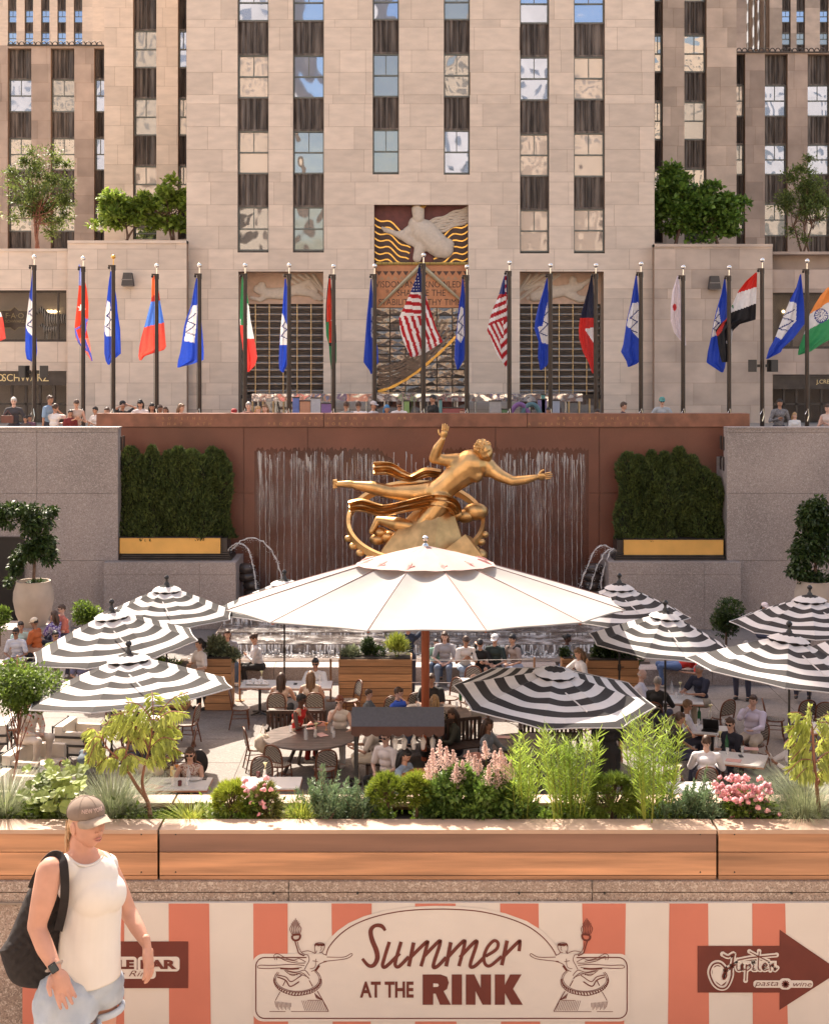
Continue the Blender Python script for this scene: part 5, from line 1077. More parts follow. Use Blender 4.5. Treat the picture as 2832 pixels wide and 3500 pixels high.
# ---- umbrellas
M_cdark = pm('canopy_charcoal', (.028, .023, .022), .85, .12, 30, trans=.12); M_cwhite = pm('canopy_white', (.66, .62, .60), .85, .04, 6, trans=.2)
M_cplain = pm('canopy_natural', (.47, .445, .42), .85, .04, 2, trans=.28); M_vent = pm('canopy_pinkish', (.52, .37, .34), .85, .06, 3, trans=.2)
def umbrella(px, d, rad, zr, rise, lab, striped=True, tilt=(0, 0), rot=0, nb=9, npan=8, pole_mat=None, pr=.024, fin=True, zmax=None, group='striped umbrellas over the terrace'):
 t = thing('terrace_umbrella' if striped else 'giant_umbrella', lab, 'umbrella', oncam(px, d), group=group if striped else None)
 can = thing('canopy_part', None, None); bpy.data.objects.remove(can)
 Mt = Matrix.Translation((0, 0, zr + rise)) @ Euler((R(tilt[0]), R(tilt[1]), R(rot))).to_matrix().to_4x4() @ Matrix.Translation((0, 0, -zr - rise))
 m = MB(); ms = 10; nr = nb * 3; a0 = math.pi / npan
 for p in range(npan):
  vs = []
  for i in range(nr + 1):
   u = .10 + .90 * i / nr if i else .10
   for j in range(ms + 1):
    v = j / ms; a1 = 2 * math.pi * p / npan + a0; a2 = a1 + 2 * math.pi / npan
    q1 = Vector((math.cos(a1), math.sin(a1))); q2 = Vector((math.cos(a2), math.sin(a2))); q = (q1 * (1 - v) + q2 * v) * rad * u
    sag = .055 * rad * math.sin(math.pi * v) * math.sin(math.pi * min(1, u)) * .6 + .004 * math.sin(v * 9 + p * 2 + u * 3)
    h = zr + rise * (1 - u ** 1.12) - sag
    inw = 1 - .018 * math.sin(math.pi * v) * (u > .97)
    vs.append(Mt @ Vector((q.x * inw, q.y * inw, h)))
  fs = []; k0 = len(m.v)
  for i in range(nr):
   for j in range(ms): a = i * (ms + 1) + j; fs.append((a, a + ms + 1, a + ms + 2, a + 1))
  m.add(vs, fs)
  for idx in range(len(m.m) - len(fs), len(m.m)):
   band = ((idx - (len(m.m) - len(fs))) // ms) // 3; m.m[idx] = 1 if (nb - 1 - band) % 2 == 0 and striped else 0
  # hem
  hem = [vs[nr * (ms + 1) + j] for j in range(ms + 1)]; m.tube(hem, .014, 5, mi=0)
 m.build('canopy', [M_cwhite if striped else M_cplain, M_cdark], t, smooth=50, world=False)
 m = MB(); n = npan; vr = rad * (.22 if striped else .36); vs = []
 for u in (0.0, .5, .8, 1.0):
  for k in range(n * 4):
   a = 2 * math.pi * k / (n * 4) + a0; kk = (k % 4) / 4; ap = math.cos(math.pi / n) / math.cos((kk - .5) * 2 * math.pi / n)
   vs.append(Mt @ Vector((vr * u * ap * math.cos(a), vr * u * ap * math.sin(a), zr + rise * (1 - (vr / rad * u) ** 1.12) + .045 + (.02 if u < 1 else -.005) + .008 * math.sin(k * 2.1))))
 N = n * 4; m.add(vs, [(i * N + k, i * N + (k + 1) % N, (i + 1) * N + (k + 1) % N, (i + 1) * N + k) for i in range(3) for k in range(N)])
 if striped:
  for idx in range(N): m.m[idx] = 1
 m.build('vent', [M_cwhite if striped else M_vent, M_cdark], t, smooth=50, world=False)
 if not striped:     # tie strings at the vent rim and seam piping
  m = MB()
  for p in range(npan):
   a = 2 * math.pi * p / npan + a0; c, s_ = math.cos(a), math.sin(a)
   def cp(u, dz=.03): return Mt @ Vector((rad * u * c, rad * u * s_, zr + rise * (1 - u ** 1.12) + dz))
   m.tube([cp(u, .006) for u in (.28, .5, .75, 1)], .009, 4); m.tube([cp(.27, .06), cp(.31, .05), cp(.34, .03)], [.03, .05, .02], 5, mi=1); m.tube([cp(.30, .05) + Vector((-s_ * .1, c * .1, 0)), cp(.34, .03) + Vector((s_ * .06, -c * .06, 0))], [.03, .012], 5, mi=1)
  m.build('seam_ties', [pm('red_piping', (.20, .085, .07), .7), pm('pink_tie', (.62, .30, .27), .8)], t, world=False)
 else:
  m = MB(); pts = [Mt @ Vector((x * rad, y * rad, zr + rise * (1 - math.hypot(x, y) ** 1.12) + .02)) for x, y in ((-.02, -.42), (.05, -.6), (.10, -.72))]
  m.tube(pts, .014, 5); m.build('tie_cord', M_cwhite, t, world=False)
 for p in range(npan):
  a = 2 * math.pi * p / npan + a0; c, s_ = math.cos(a), math.sin(a); m = MB()
  m.tube([Mt @ Vector((.06 * c, .06 * s_, zr + rise - .1)), Mt @ Vector((rad * .99 * c, rad * .99 * s_, zr - .02))], .012 if striped else .03, 5)
  m.tube([Mt @ Vector((.05 * c, .05 * s_, zr - .1)), Mt @ Vector((rad * .5 * c, rad * .5 * s_, zr + rise * .45 - .03))], .009 if striped else .025, 5)
  m.build('rib', pole_mat or M_iron, t, world=False)
 m = MB(); m.tube([(0, 0, .08), (0, 0, zr + rise - .02)], pr, 10); 
 if striped: m.tube([(0, 0, 1.1), (0, 0, 1.25)], pr * 1.7, 8); m.tube([(0, 0, 1.18), (.12, 0, 1.18)], .012, 5)
 m.build('pole', pole_mat or M_iron, t, smooth=50, world=False)
 m = MB(); m.lathe([(0.0, 0), (.32 if striped else .5, 0), (.32 if striped else .5, .04), (.06, .09), (pr * 1.5, .3), (0, .3)], n=20); m.build('base', M_iron, t, smooth=30, world=False)
 if fin:
  m = MB(); f0 = Mt @ Vector((0, 0, zr + rise)); s_ = 1 if striped else 1.1
  m.lathe([(.07 * s_, 0), (.06 * s_, .08), (.03, .12), (.03, .17), (.06 * s_, .20), (.062 * s_, .24), (.03, .28), (0, .285)], f0, 14); m.build('finial', M_black if striped else M_ball, t, smooth=40, world=False)
 return t
umbrella(440, 27.4, 2.02, 2.42, .72, 'lowest striped umbrella at the left, over the sumac', tilt=(-5, -3), rot=14)
umbrella(382, 31.2, 1.86, 2.50, .78, 'middle striped umbrella of the left stack', tilt=(0, -6), rot=16)
umbrella(570, 35.6, 1.72, 2.37, .74, 'furthest striped umbrella at the left below the gilded planter', rot=5)
umbrella(972, 37.2, 1.75, 2.25, .75, 'striped umbrella mostly hidden behind the big white canopy', rot=10)
umbrella(1895, 27.8, 1.98, 2.24, .52, 'low tilted striped umbrella right of the big wooden pole', tilt=(5, 2), rot=12, fin=False)
umbrella(2272, 31.3, 1.66, 2.52, .72, 'striped umbrella with full round canopy in the middle right', tilt=(0, 5), rot=0)
umbrella(2115, 35.2, 1.74, 2.48, .74, 'striped umbrella half hidden behind the white canopy at the right', rot=6)
umbrella(2765, 33.8, 1.86, 2.5, .66, 'furthest striped umbrella at the right edge', rot=11)
umbrella(2695, 28.4, 1.95, 2.55, .78, 'large sunlit striped umbrella at the right edge', tilt=(-2, 8), rot=8)
umbrella(3050, 31.2, 1.80, 2.35, .75, 'striped umbrella tip just entering at the right edge', rot=0)
M_redwood = pm('red_timber', (.36, .085, .03), .5, .2, 3, stretch=(8, 8, .5))
umbrella(1453, 31.0, 4.32, 3.50, 1.20, 'giant white twelve panel umbrella on a red timber pole', striped=False, npan=12, tilt=(-3.2, 0), pole_mat=M_redwood, pr=.09, rot=0, nb=5)
# ---- low granite benches by the pool, posts and ropes
t_ = MB()
for (a, b, d, lab) in ((700, 1900, 38.9, 'long low granite seat wall in front of the pool'), (2150, 2700, 38.6, 'low granite seat wall at the right of the pool'), (-150, 640, 39.2, 'low granite seat wall at the left of the pool')):
 m = MB(); x0, x1 = X(a, d), X(b, d); n = max(2, int((x1 - x0) / 1.8))
 for k in range(n): m.box(x0 + (x1 - x0) * k / n + .006, x0 + (x1 - x0) * (k + 1) / n - .006, d - .3, d + .35, FLOOR, FLOOR + .42)
 tag(m.build('granite_ledge', M_gran), lab, 'stone bench')
M_bronze = pm('post_bronze', (.40, .24, .15), .35, .15, 6, metal=.7)
rp = [(820, 36.6), (1130, 36.6), (1825, 36.8), (1350, 36.7), (470, 36.8), (60, 37)]
for px, d in rp:
 m = MB(); m.tube([(X(px, d), d, FLOOR), (X(px, d), d, FLOOR + 1.08)], .028, 8); m.tube([(X(px, d), d, FLOOR), (X(px, d), d, FLOOR + .02)], .12, 12)
 tag(m.build('rope_post', M_bronze, smooth=50), {820: 'bronze rope post right of the waitress planter', 1130: 'bronze rope post left of the wide wooden planter', 1825: 'bronze rope post right of the seated teenagers', 1350: 'bronze rope post behind the wide wooden planter', 470: 'bronze rope post under the left striped umbrellas', 60: 'bronze rope post at the far left by the polo shirt man'}[px], 'post', 'rope posts before the seat wall')
m = MB()
ps = sorted(rp)
for (a, d1), (b, d2) in zip(ps, ps[1:]):
 for h in (1.03, .45): m.tube([(X(a, d1), d1, FLOOR + h), ((X(a, d1) + X(b, d2)) / 2, (d1 + d2) / 2, FLOOR + h - .02), (X(b, d2), d2, FLOOR + h)], .008, 4)
tag(m.build('rope_line', pm('steel_cable', (.6, .55, .5), .4)), 'thin cables strung between the bronze posts', 'cable')
# ---- vegetation helpers
M_leaf = {}
def leafmat(nm, c, c2=None, tr=.35, rough=.5, var=.25): return pm('leaf_' + nm, c, rough, var, 4, tone=.45, trans=tr, col2=c2)
G_mid = leafmat('mid', (.11, .18, .025), (.19, .27, .04), .45); G_dark = leafmat('dark', (.03, .055, .012), (.06, .10, .02), .25); G_yel = leafmat('yellow', (.26, .32, .04), (.42, .46, .08)); G_blue = leafmat('blue', (.12, .19, .09), (.20, .30, .15), .2)
G_heart2 = leafmat('heart2', (.10, .19, .03), (.20, .32, .05), .4); G_heart = leafmat('heart', (.20, .30, .04), (.32, .42, .07), .5); G_grey = leafmat('grey', (.20, .24, .13), (.33, .36, .21), .3); G_tree = leafmat('tree', (.11, .16, .04), (.2, .25, .06), .5); M_bark = pm('bark', (.13, .075, .05), .8, .3, 14, .4); M_barkr = pm('bark_red', (.22, .09, .055), .7, .3, 12, .3)
M_core = pm('soil', (.035, .025, .018), .95, .3, 8)
def cloud(c, r_, n, sz, wd, seed=0, shell=.45, up=.5, lumps=5, lr=.5, droop=0.0):
 """leaf clumps through an uneven crown"""
 g_ = np.random.RandomState(seed); c = np.array(c); r_ = np.array(r_); cl = g_.randn(lumps, 3); cl = nrm(cl) * (g_.rand(lumps, 1) ** .5) * .62; w_ = g_.randint(0, lumps, n)
 d = nrm(g_.randn(n, 3)); rad = (shell + (1 - shell) * g_.rand(n, 1)) * lr * (.7 + .6 * g_.rand(lumps, 1))[w_]
 P = c + (cl[w_] + d * rad) * r_; dr = d + np.array([0, 0, up - droop]) + g_.randn(n, 3) * .5
 return leaves(P, dr, g_.randn(n, 3) + np.array([0, 0, 1.5]), sz * (.6 + .8 * g_.rand(n)), wd * (.7 + .6 * g_.rand(n)))
def tree(name, label, base, crown_c, r_, n, sz, wd, mat, seed, lumps=14, lr=.34, stems=1, bark=M_bark, tr=.06, up=.3, group=None, droop=0.0, shell=.2):
 t = thing(name, label, 'tree', base, group=group); g_ = np.random.RandomState(seed); base = Vector(base); cc = Vector(crown_c)
 cl = nrm(g_.randn(lumps, 3)) * (g_.rand(lumps, 1) ** .4) * .72; lrs = lr * (.7 + .7 * g_.rand(lumps)); w_ = g_.randint(0, lumps, n)
 d = nrm(g_.randn(n, 3)); P = np.array(cc) + (cl[w_] + d * (shell + (1 - shell) * g_.rand(n, 1)) * lrs[w_][:, None] * np.array([1.15, 1.15, .62])) * np.array(r_)
 v, f = leaves(P, d * .7 + np.array([0, 0, up - droop]) + g_.randn(n, 3) * .6, g_.randn(n, 3) * .6 + np.array([0, -.3, 1.2]), sz * (.6 + .8 * g_.rand(n)), wd * (.7 + .6 * g_.rand(n)))
 np_mesh('crown', v, f, mat, t); m = MB()
 for s_ in range(stems):
  b = base + Vector((g_.randn() * .12 * (stems > 1), g_.randn() * .1, 0)); mid = b.lerp(cc, .5) + Vector((g_.randn() * .12 * r_[0], g_.randn() * .1, 0)); m.tube([b, b.lerp(mid, .5) + Vector((g_.randn() * .03, 0, 0)), mid, cc], [tr, tr * .85, tr * .6, tr * .3], 7)
  for k in range(s_, lumps, stems):
   e = cc + Vector([cl[k][i] * r_[i] for i in range(3)]); a = mid.lerp(cc, g_.rand() * .8 - .2); m.tube([a, a.lerp(e, .5) + Vector((0, 0, -.04 * r_[2])), e], [tr * .45, tr * .3, tr * .1], 5, cap=False)
 m.build('trunk', bark, t, smooth=60); return t
# terrace level trees on the annex roofs
def T3(px, py, d): return tuple(V(px, py, d))
TD = 73
tree('slender_tree', 'thin multi stemmed pale tree on the low roof at the left', T3(135, 850, TD), T3(140, 660, TD), (2.5, 1.6, 3.1), 8000, .16, .08, G_tree, 1, 44, .2, 3, M_barkr, .06, shell=.0)
tree('slender_tree', 'sunlit tree cut by the left edge of the view', T3(-60, 850, TD), T3(-45, 690, TD), (1.1, 1.2, 2.2), 3600, .17, .09, G_yel, 2, 20, .28, 2, M_bark, .06)
tree('heart_leaved_tree', 'bright green layered tree at the left roof, nearest the slender tree', T3(440, 830, TD), T3(420, 715, TD), (2.3, 1.3, 1.7), 3300, .26, .2, G_heart, 3, 30, .2, 2, M_bark, .07, group='heart leaved trees on the roof terraces')
tree('heart_leaved_tree', 'bright green layered tree on the left roof against the tower', T3(590, 830, TD), T3(570, 700, TD), (1.9, 1.3, 1.9), 3000, .26, .2, G_heart, 4, 28, .2, 2, M_bark, .07, group='heart leaved trees on the roof terraces')
tree('heart_leaved_tree', 'dense green tree on the right roof nearest the tower', T3(2310, 835, TD), T3(2310, 690, TD), (1.9, 1.3, 2.4), 5600, .26, .2, G_heart2, 5, 34, .28, 2, M_bark, .08, group='heart leaved trees on the roof terraces')
tree('heart_leaved_tree', 'dense green tree on the right roof reaching toward the corner', T3(2450, 835, TD), T3(2440, 730, TD), (2.2, 1.3, 2.1), 5600, .26, .2, G_heart2, 6, 34, .28, 2, M_bark, .08, group='heart leaved trees on the roof terraces')
tree('slender_tree', 'thin dark multi stemmed tree on the low roof at the right', T3(2745, 860, TD), T3(2750, 680, TD), (2.5, 1.6, 3.1), 6000, .16, .08, G_tree, 7, 40, .18, 3, M_bark, .06, shell=.0)
# standard tree and round shrubs on the terrace
tree('standard_tree', 'small round headed tree with pale sunlit leaves at the left edge', tuple(oncam(42, 27.2)), T3(70, 2355, 27.2), (.78, .7, .62), 4200, .085, .05, G_mid, 8, 14, .5, 1, M_barkr, .028, shell=.5)
def shrub(label, px, py, d, r_, n, sz, wd, mat, seed, name='round_shrub', **kw):
 t = thing(name, label, 'shrub', T3(px, py, d)); v, f = cloud(T3(px, py, d), r_, n, sz, wd, seed, **kw); np_mesh('foliage', v, f, mat, t)
 m = MB(); c = V(px, py, d); m.tube([(c.x, c.y, c.z), (c.x, c.y, c.z - r_[2] - .35)], .03, 6); m.build('stem', M_bark, t); return t
shrub('leafy sunlit shrub beside the couple in salmon and purple', 305, 2100, 37, (.5, .45, .4), 1500, .09, .05, G_mid, 11)
shrub('leafy sunlit shrub cut by the left edge near the pot', 0, 2108, 36, (.35, .35, .4), 900, .09, .05, G_mid, 12)
shrub('dark round clipped shrub under the right umbrellas', 2480, 2120, 36, (.5, .45, .52), 3000, .07, .045, G_dark, 13, shell=.7, lumps=9)
# wooden box planters
def wplanter(x0p, x1p, ytop, d, dep, lab, plants):
 x0, x1 = X(x0p, d), X(x1p, d); zt = Z(ytop, d); t = thing('wooden_planter', lab, 'planter', ((x0 + x1) / 2, d, FLOOR)); m = MB(); n = 7; h = (zt - FLOOR) / n
 for k in range(n): m.box(x0, x1, d, d + dep, FLOOR + k * h + .009, FLOOR + (k + 1) * h - .009)
 m.box(x0 + .02, x1 - .02, d + .03, d + dep - .02, FLOOR, zt - .02, tone=-1); m.build('boards', M_cedar, t); m = MB(); m.box(x0 + .04, x1 - .04, d + .04, d + dep - .04, zt - .02, zt + .02); m.build('soil', M_core, t)
 for i, (lb_, px, py, rr, n_, sz, wd_, mt, kw) in enumerate(plants):
  v, f = cloud(T3(px, py, d + dep / 2), rr, n_, sz, wd_, 50 + i, **kw); tag(np_mesh('planter_plant', v, f, mt), lb_, 'plant')
wplanter(700, 790, 2252, 35.6, .7, 'cedar planter with pale variegated plant beside the waitress', [('pale variegated leafy plant spilling from the left cedar planter', 768, 2215, (.55, .35, .42), 1700, .12, .05, G_grey, {})])
wplanter(1157, 1407, 2254, 35.6, .8, 'wide cedar board planter in the middle of the terrace', [('dark compact bush in the middle of the wide cedar planter', 1280, 2210, (.42, .3, .34), 1500, .07, .035, G_dark, {}), ('light green grassy plant at the left of the wide cedar planter', 1205, 2232, (.35, .3, .2), 900, .12, .025, G_grey, {}), ('upright reedy green plant at the right of the wide cedar planter', 1352, 2215, (.35, .3, .3), 1100, .2, .02, G_yel, dict(up=1.6))])
wplanter(1920, 1962, 2252, 37.4, .5, 'narrow cedar planter beside the woman in grey', [('small dark leafy plant in the narrow cedar planter', 1940, 2232, (.25, .2, .2), 500, .08, .04, G_dark, {})])
wplanter(2005, 2182, 2258, 35.2, .8, 'cedar planter with trailing ivy under the right striped umbrellas', [('dark trailing ivy mass in the right cedar planter', 2110, 2228, (.75, .4, .32), 2600, .09, .06, G_dark, dict(droop=.6))])
wplanter(520, 640, 2280, 35.6, .6, 'cedar planter half hidden behind the left striped umbrellas', [('low pinkish green planting under the left umbrellas', 560, 2255, (.7, .3, .2), 1200, .09, .03, G_mid, {})])
# big pots with climbers
M_pot = pm('stone_pot', (.46, .37, .29), .8, .12, 2, .1)
for (px, d, r_, lab, lab2, sd_) in ((115, 41.5, .56, 'tall pale egg shaped pot at the left wall', 'arching dark green climber over the left pot', 21), (2782, 41.5, .56, 'tall pale egg shaped pot at the right edge', 'hanging dark green climber over the right pot', 22)):
 p = oncam(px, d, FLOOR + .98); tag((lambda b_: (b_.box(p.x - .9, p.x + .9, d - .55, d + .8, FLOOR, FLOOR + .98), b_)[1])(MB()).build('granite_plinth', M_gran), 'granite plinth under the pot at the ' + ('left wall' if sd_ == 21 else 'right edge'), 'plinth'); m = MB(); m.lathe([(0, 0), (.34, 0), (.50, .35), (.58, .75), (.57, 1.0), (.49, 1.28), (.50, 1.32), (.45, 1.32), (.42, 1.22), (0, 1.2)], p, 28); tag(m.build('stone_pot', M_pot, smooth=40), lab, 'pot')
 t = thing('climbing_plant', lab2, 'plant', p + Vector((0, 0, 1.2)))
 m = MB(); zt_ = Z(1745, d) - p.z
 m.tube([p + Vector((0, 0, 1.2)), p + Vector((.03, 0, 1.8)), p + Vector((-.05, .1, 2.6)), p + Vector((-.2, .1, zt_ - .4))], [.05, .045, .04, .03], 7); m.build('trunk', M_bark, t, smooth=50)
 if sd_ == 21: bl = [(70, 1740, .75, .3), (120, 1790, .6, .45), (20, 1760, .6, .4), (150, 1850, .5, .4), (100, 1880, .45, .4), (175, 1900, .3, .3), (60, 1920, .28, .3), (30, 1990, .12, .2), (55, 1950, .18, .25), (120, 1995, .4, .14), (175, 1745, .25, .15)]
 else: bl = [(2750, 1760, .5, .5), (2790, 1740, .5, .4), (2760, 1830, .4, .5), (2740, 1900, .45, .5), (2720, 1950, .45, .3), (2800, 1880, .5, .7), (2780, 1970, .55, .3), (2810, 1800, .5, .5)]
 L = []
 for i, (a, b, rx_, rz_) in enumerate(bl): L.append(cloud(T3(a, b, d), (rx_, .45, rz_), int(900 * rx_ * max(rz_, .3) / .25), .13, .075, sd_ * 10 + i, droop=1.0, lumps=7))
 v, f = cat_vf(L); np_mesh('foliage', v, f, G_dark, t)
# dark doorway at left
t = thing('doorway', 'dark recessed doorway in the granite wall at the far left', 'doorway', (X(30, 46), 46.3, FLOOR)); m = MB(); m.box(X(-60, 46.2), X(76, 46.2), 46.3, 46.36, FLOOR, Z(1840, 46.2)); m.build('opening', pm('door_dark', (.012, .008, .007), .4), t)
m = MB(); m.box(X(76, 46.2), X(80, 46.2), 46.26, 46.36, FLOOR, Z(1838, 46.2)); m.box(X(-60, 46.2), X(76, 46.2), 46.26, 46.36, Z(1840, 46.2), Z(1836, 46.2)); m.build('frame', M_dark, t)
# ---- sofas at left
def sofa(px, d, deg, wd, lab):
 t = thing('lounge_sofa', lab, 'sofa', oncam(px, d), R(deg)); w2 = wd / 2; m = MB(); m.box(-w2, w2, -.38, .25, .28, .46); m.build('seat_cushion', M_cream, t, world=False); m = MB(); m.box(-w2, w2, .2, .38, .47, .86); m.build('back_cushion', M_cream, t, world=False)
 for s_ in (-1, 1): m = MB(); m.box(min(s_ * w2, s_ * (w2 - .12)), max(s_ * w2, s_ * (w2 - .12)), -.38, .19, .47, .74); m.build('arm_cushion', M_cream, t, world=False)
 m = MB()
 for s_ in (-1, 1):
  x = s_ * (w2 + .015)
  for yy in (-.4, .42): m.box(x - .015, x + .015, yy - .015, yy + .015, 0, .88 if yy > 0 else .66)
  for zz, z2 in ((.26, .26), (.46, .46), (.64, .64)): m.box(x - .008, x + .008, -.4, .42, zz - .025, z2 + .025)
 for zz in (.26, .5, .66, .84): m.box(-w2, w2, .41, .43, zz - .025, zz + .025)
 m.box(-w2, w2, -.41, -.385, .24, .28)
 for x in (-w2 / 3, w2 / 3): m.box(x - .012, x + .012, .40, .44, .0, .86)
 m.build('strap_frame', M_iron, t, world=False); return t
sofa(120, 29.3, 82, 1.5, 'cream sofa with iron straps beneath the floral cushion'); sofa(270, 31.2, 82, .85, 'cream armchair with iron straps under the lowest striped umbrella'); sofa(40, 27.2, 85, 1.1, 'cream iron strapped armchair beside the standard tree'); sofa(-20, 31.5, -85, 1.2, 'cream sofa mostly beyond the left edge')
# ---- service stand with scalloped canopy
t = thing('service_stand', 'tall service stand with grey awning and hanging water bags', 'stand', oncam(1358, 26.8)); dS = 26.8; x0, x1 = X(1200, dS) - X(1358, dS), X(1518, dS) - X(1358, dS); zt = Z(2483, dS) - FLOOR
m = MB(); m.add([(x0, 0, zt), (x1, 0, zt), (x1, .62, zt + .02), (x0, .62, zt + .02), (x0, 0, zt - .02), (x1, 0, zt - .02), (x1, .62, zt), (x0, .62, zt)], [(0, 1, 2, 3), (7, 6, 5, 4), (0, 4, 5, 1), (2, 6, 7, 3), (0, 3, 7, 4), (1, 5, 6, 2)])
m.add([(x0, 0, zt), (x1, 0, zt), (x1, .35, zt + .28), (x0, .35, zt + .28), (x0, .62, zt), (x1, .62, zt)], [(0, 1, 2, 3), (3, 2, 5, 4), (0, 3, 4), (1, 5, 2)])
m.build('awning', pm('awning_grey', (.085, .08, .085), .9, .1, 20), t, world=False)
m = MB(); n = 9
for k in range(n):
 a = x0 + (x1 - x0) * k / n; b = x0 + (x1 - x0) * (k + 1) / n; pts = [(a, zt - .001), (a, zt - .14)] + [(a + (b - a) * i / 6, zt - .14 - .05 * math.sin(math.pi * i / 6)) for i in range(1, 6)] + [(b, zt - .14), (b, zt - .001)]
 m.prism(pts, -.015, -.005)
m.build('valance', pm('valance_brown', (.10, .045, .03), .85), t, world=False)
for x in (x0 + .08, x1 - .08):
 for yy in (.04, .58): m = MB(); m.box(x - .03, x + .03, yy - .03, yy + .03, 0, zt); m.build('post', M_black, t, world=False)
m = MB(); m.box(x0 + .95, x1 - .05, .05, .6, .92, .97); m.build('counter', pm('orange_wood', (.55, .20, .07), .5, .15, 3), t, world=False); m = MB(); m.box(x0 + .98, x1 - .08, .1, .58, .1, .91); m.build('cabinet', M_wood_d, t, world=False)
m = MB(); m.tube([(x0 + .05, .2, zt - .12), (x1 - .05, .2, zt - .12)], .014, 6); m.build('rail', M_iron, t, world=False)
for i, px in enumerate((1350, 1381, 1413, 1445, 1478)):
 p = V(px, 2540, dS + .2); m = MB(); m.ball((0, 0, 0), (.055, .05, .13), nu=12, nv=9, fn=lambda q: Vector((q.x * (1 + .15 * math.sin(q.z * 5)), q.y, q.z))); m.tube([(0, 0, .12), (0, 0, .22)], .01, 4); o = m.build('water_bag', clear('water_bag', (.85, .8, .75), .55, .1) if 'water_bag' not in MATS else MATS['water_bag'], smooth=60); o.location = p
 tag(o, 'clear hanging water bag, %s from the left under the stand awning' % ['first', 'second', 'third', 'fourth', 'fifth'][i], 'bottle', 'clear bags hanging under the stand awning')
# ---- tableware
def lathe_obj(name, prof, mat, n=12):
 m = MB(); m.lathe(prof, n=n); return m.build(name, mat, smooth=50)
protos = {}
def put(kind, label, px, py, h, cat, rz=0):
 """put a small thing on a surface h above the terrace, seen at px,py"""
 d = (HC - FLOOR - h) * F / (py - 1200)
 if kind not in protos:
  if kind == 'glass': o = lathe_obj('drinking_glass', [(0, 0), (.032, 0), (.037, .13), (.034, .13), (.03, .01), (0, .01)], M_glass)
  elif kind == 'bottle': o = lathe_obj('water_bottle', [(0, 0), (.042, 0), (.042, .17), (.016, .23), (.016, .28), (0, .28)], M_glass)
  elif kind == 'green': o = lathe_obj('green_bottle', [(0, 0), (.04, 0), (.04, .17), (.015, .24), (.015, .29), (0, .29)], pm('green_glass', (.02, .10, .04), .1, .1, 5))
  elif kind == 'plate': o = lathe_obj('plate', [(0, 0), (.07, 0), (.13, .02), (.125, .022), (.06, .006), (0, .006)], M_wht, 24)
  elif kind == 'candle': o = lathe_obj('candle_holder', [(0, 0), (.04, 0), (.042, .09), (.03, .1), (0, .08)], pm('plum_glass', (.12, .03, .03), .2))
  elif kind == 'menu':
   m = MB(); m.box(-.1, .1, -.15, .15, 0, .008); o = m.build('menu_card', pm('menu_pink', (.72, .42, .38), .7, .05, 4))
  elif kind == 'phone':
   m = MB(); m.box(-.04, .04, -.08, .08, 0, .01); o = m.build('mobile_phone', M_black)
  elif kind == 'vase':
   o = thing('flower_vase', 'x', 'vase'); m = MB(); m.lathe([(0, 0), (.03, 0), (.042, .05), (.025, .13), (.03, .16), (0, .15)], n=12); m.build('vase_body', M_wht, o, smooth=50, world=False)
   m = MB(); m.tube([(0, 0, .14), (.01, 0, .22)], .006, 5); m.lathe([(.005, 0), (.02, .05), (.045, .09), (.03, .085), (0, .03)], (.01, 0, .21), 10); m.build('lily_bloom', pm('lily', (.85, .78, .45), .5), o, smooth=60, world=False)
  elif kind == 'coupe': o = lathe_obj('cocktail_glass', [(0, 0), (.035, 0), (.006, .01), (.006, .09), (.05, .15), (.045, .15), (0, .1)], pm('orange_drink', (.85, .35, .10), .2, .1, 5))
  elif kind == 'tall': o = lathe_obj('tall_cocktail', [(0, 0), (.03, 0), (.036, .18), (0, .18)], pm('yellow_drink', (.85, .62, .25), .2, .1, 5))
  protos[kind] = o; c = o
 else: c = copy_tree(protos[kind])
 c.location = (X(px, d), d, FLOOR + h + .002); c.rotation_euler = (0, 0, R(rz)); c['label'] = label; c['category'] = cat; c['group'] = {'glass': 'drinking glasses', 'bottle': 'clear water bottles', 'vase': 'lily vases', 'menu': 'pink menu cards', 'green': 'green bottles', 'plate': 'plates', 'phone': 'phones on tables'}.get(kind, 'drinks')
 return c
T = .752
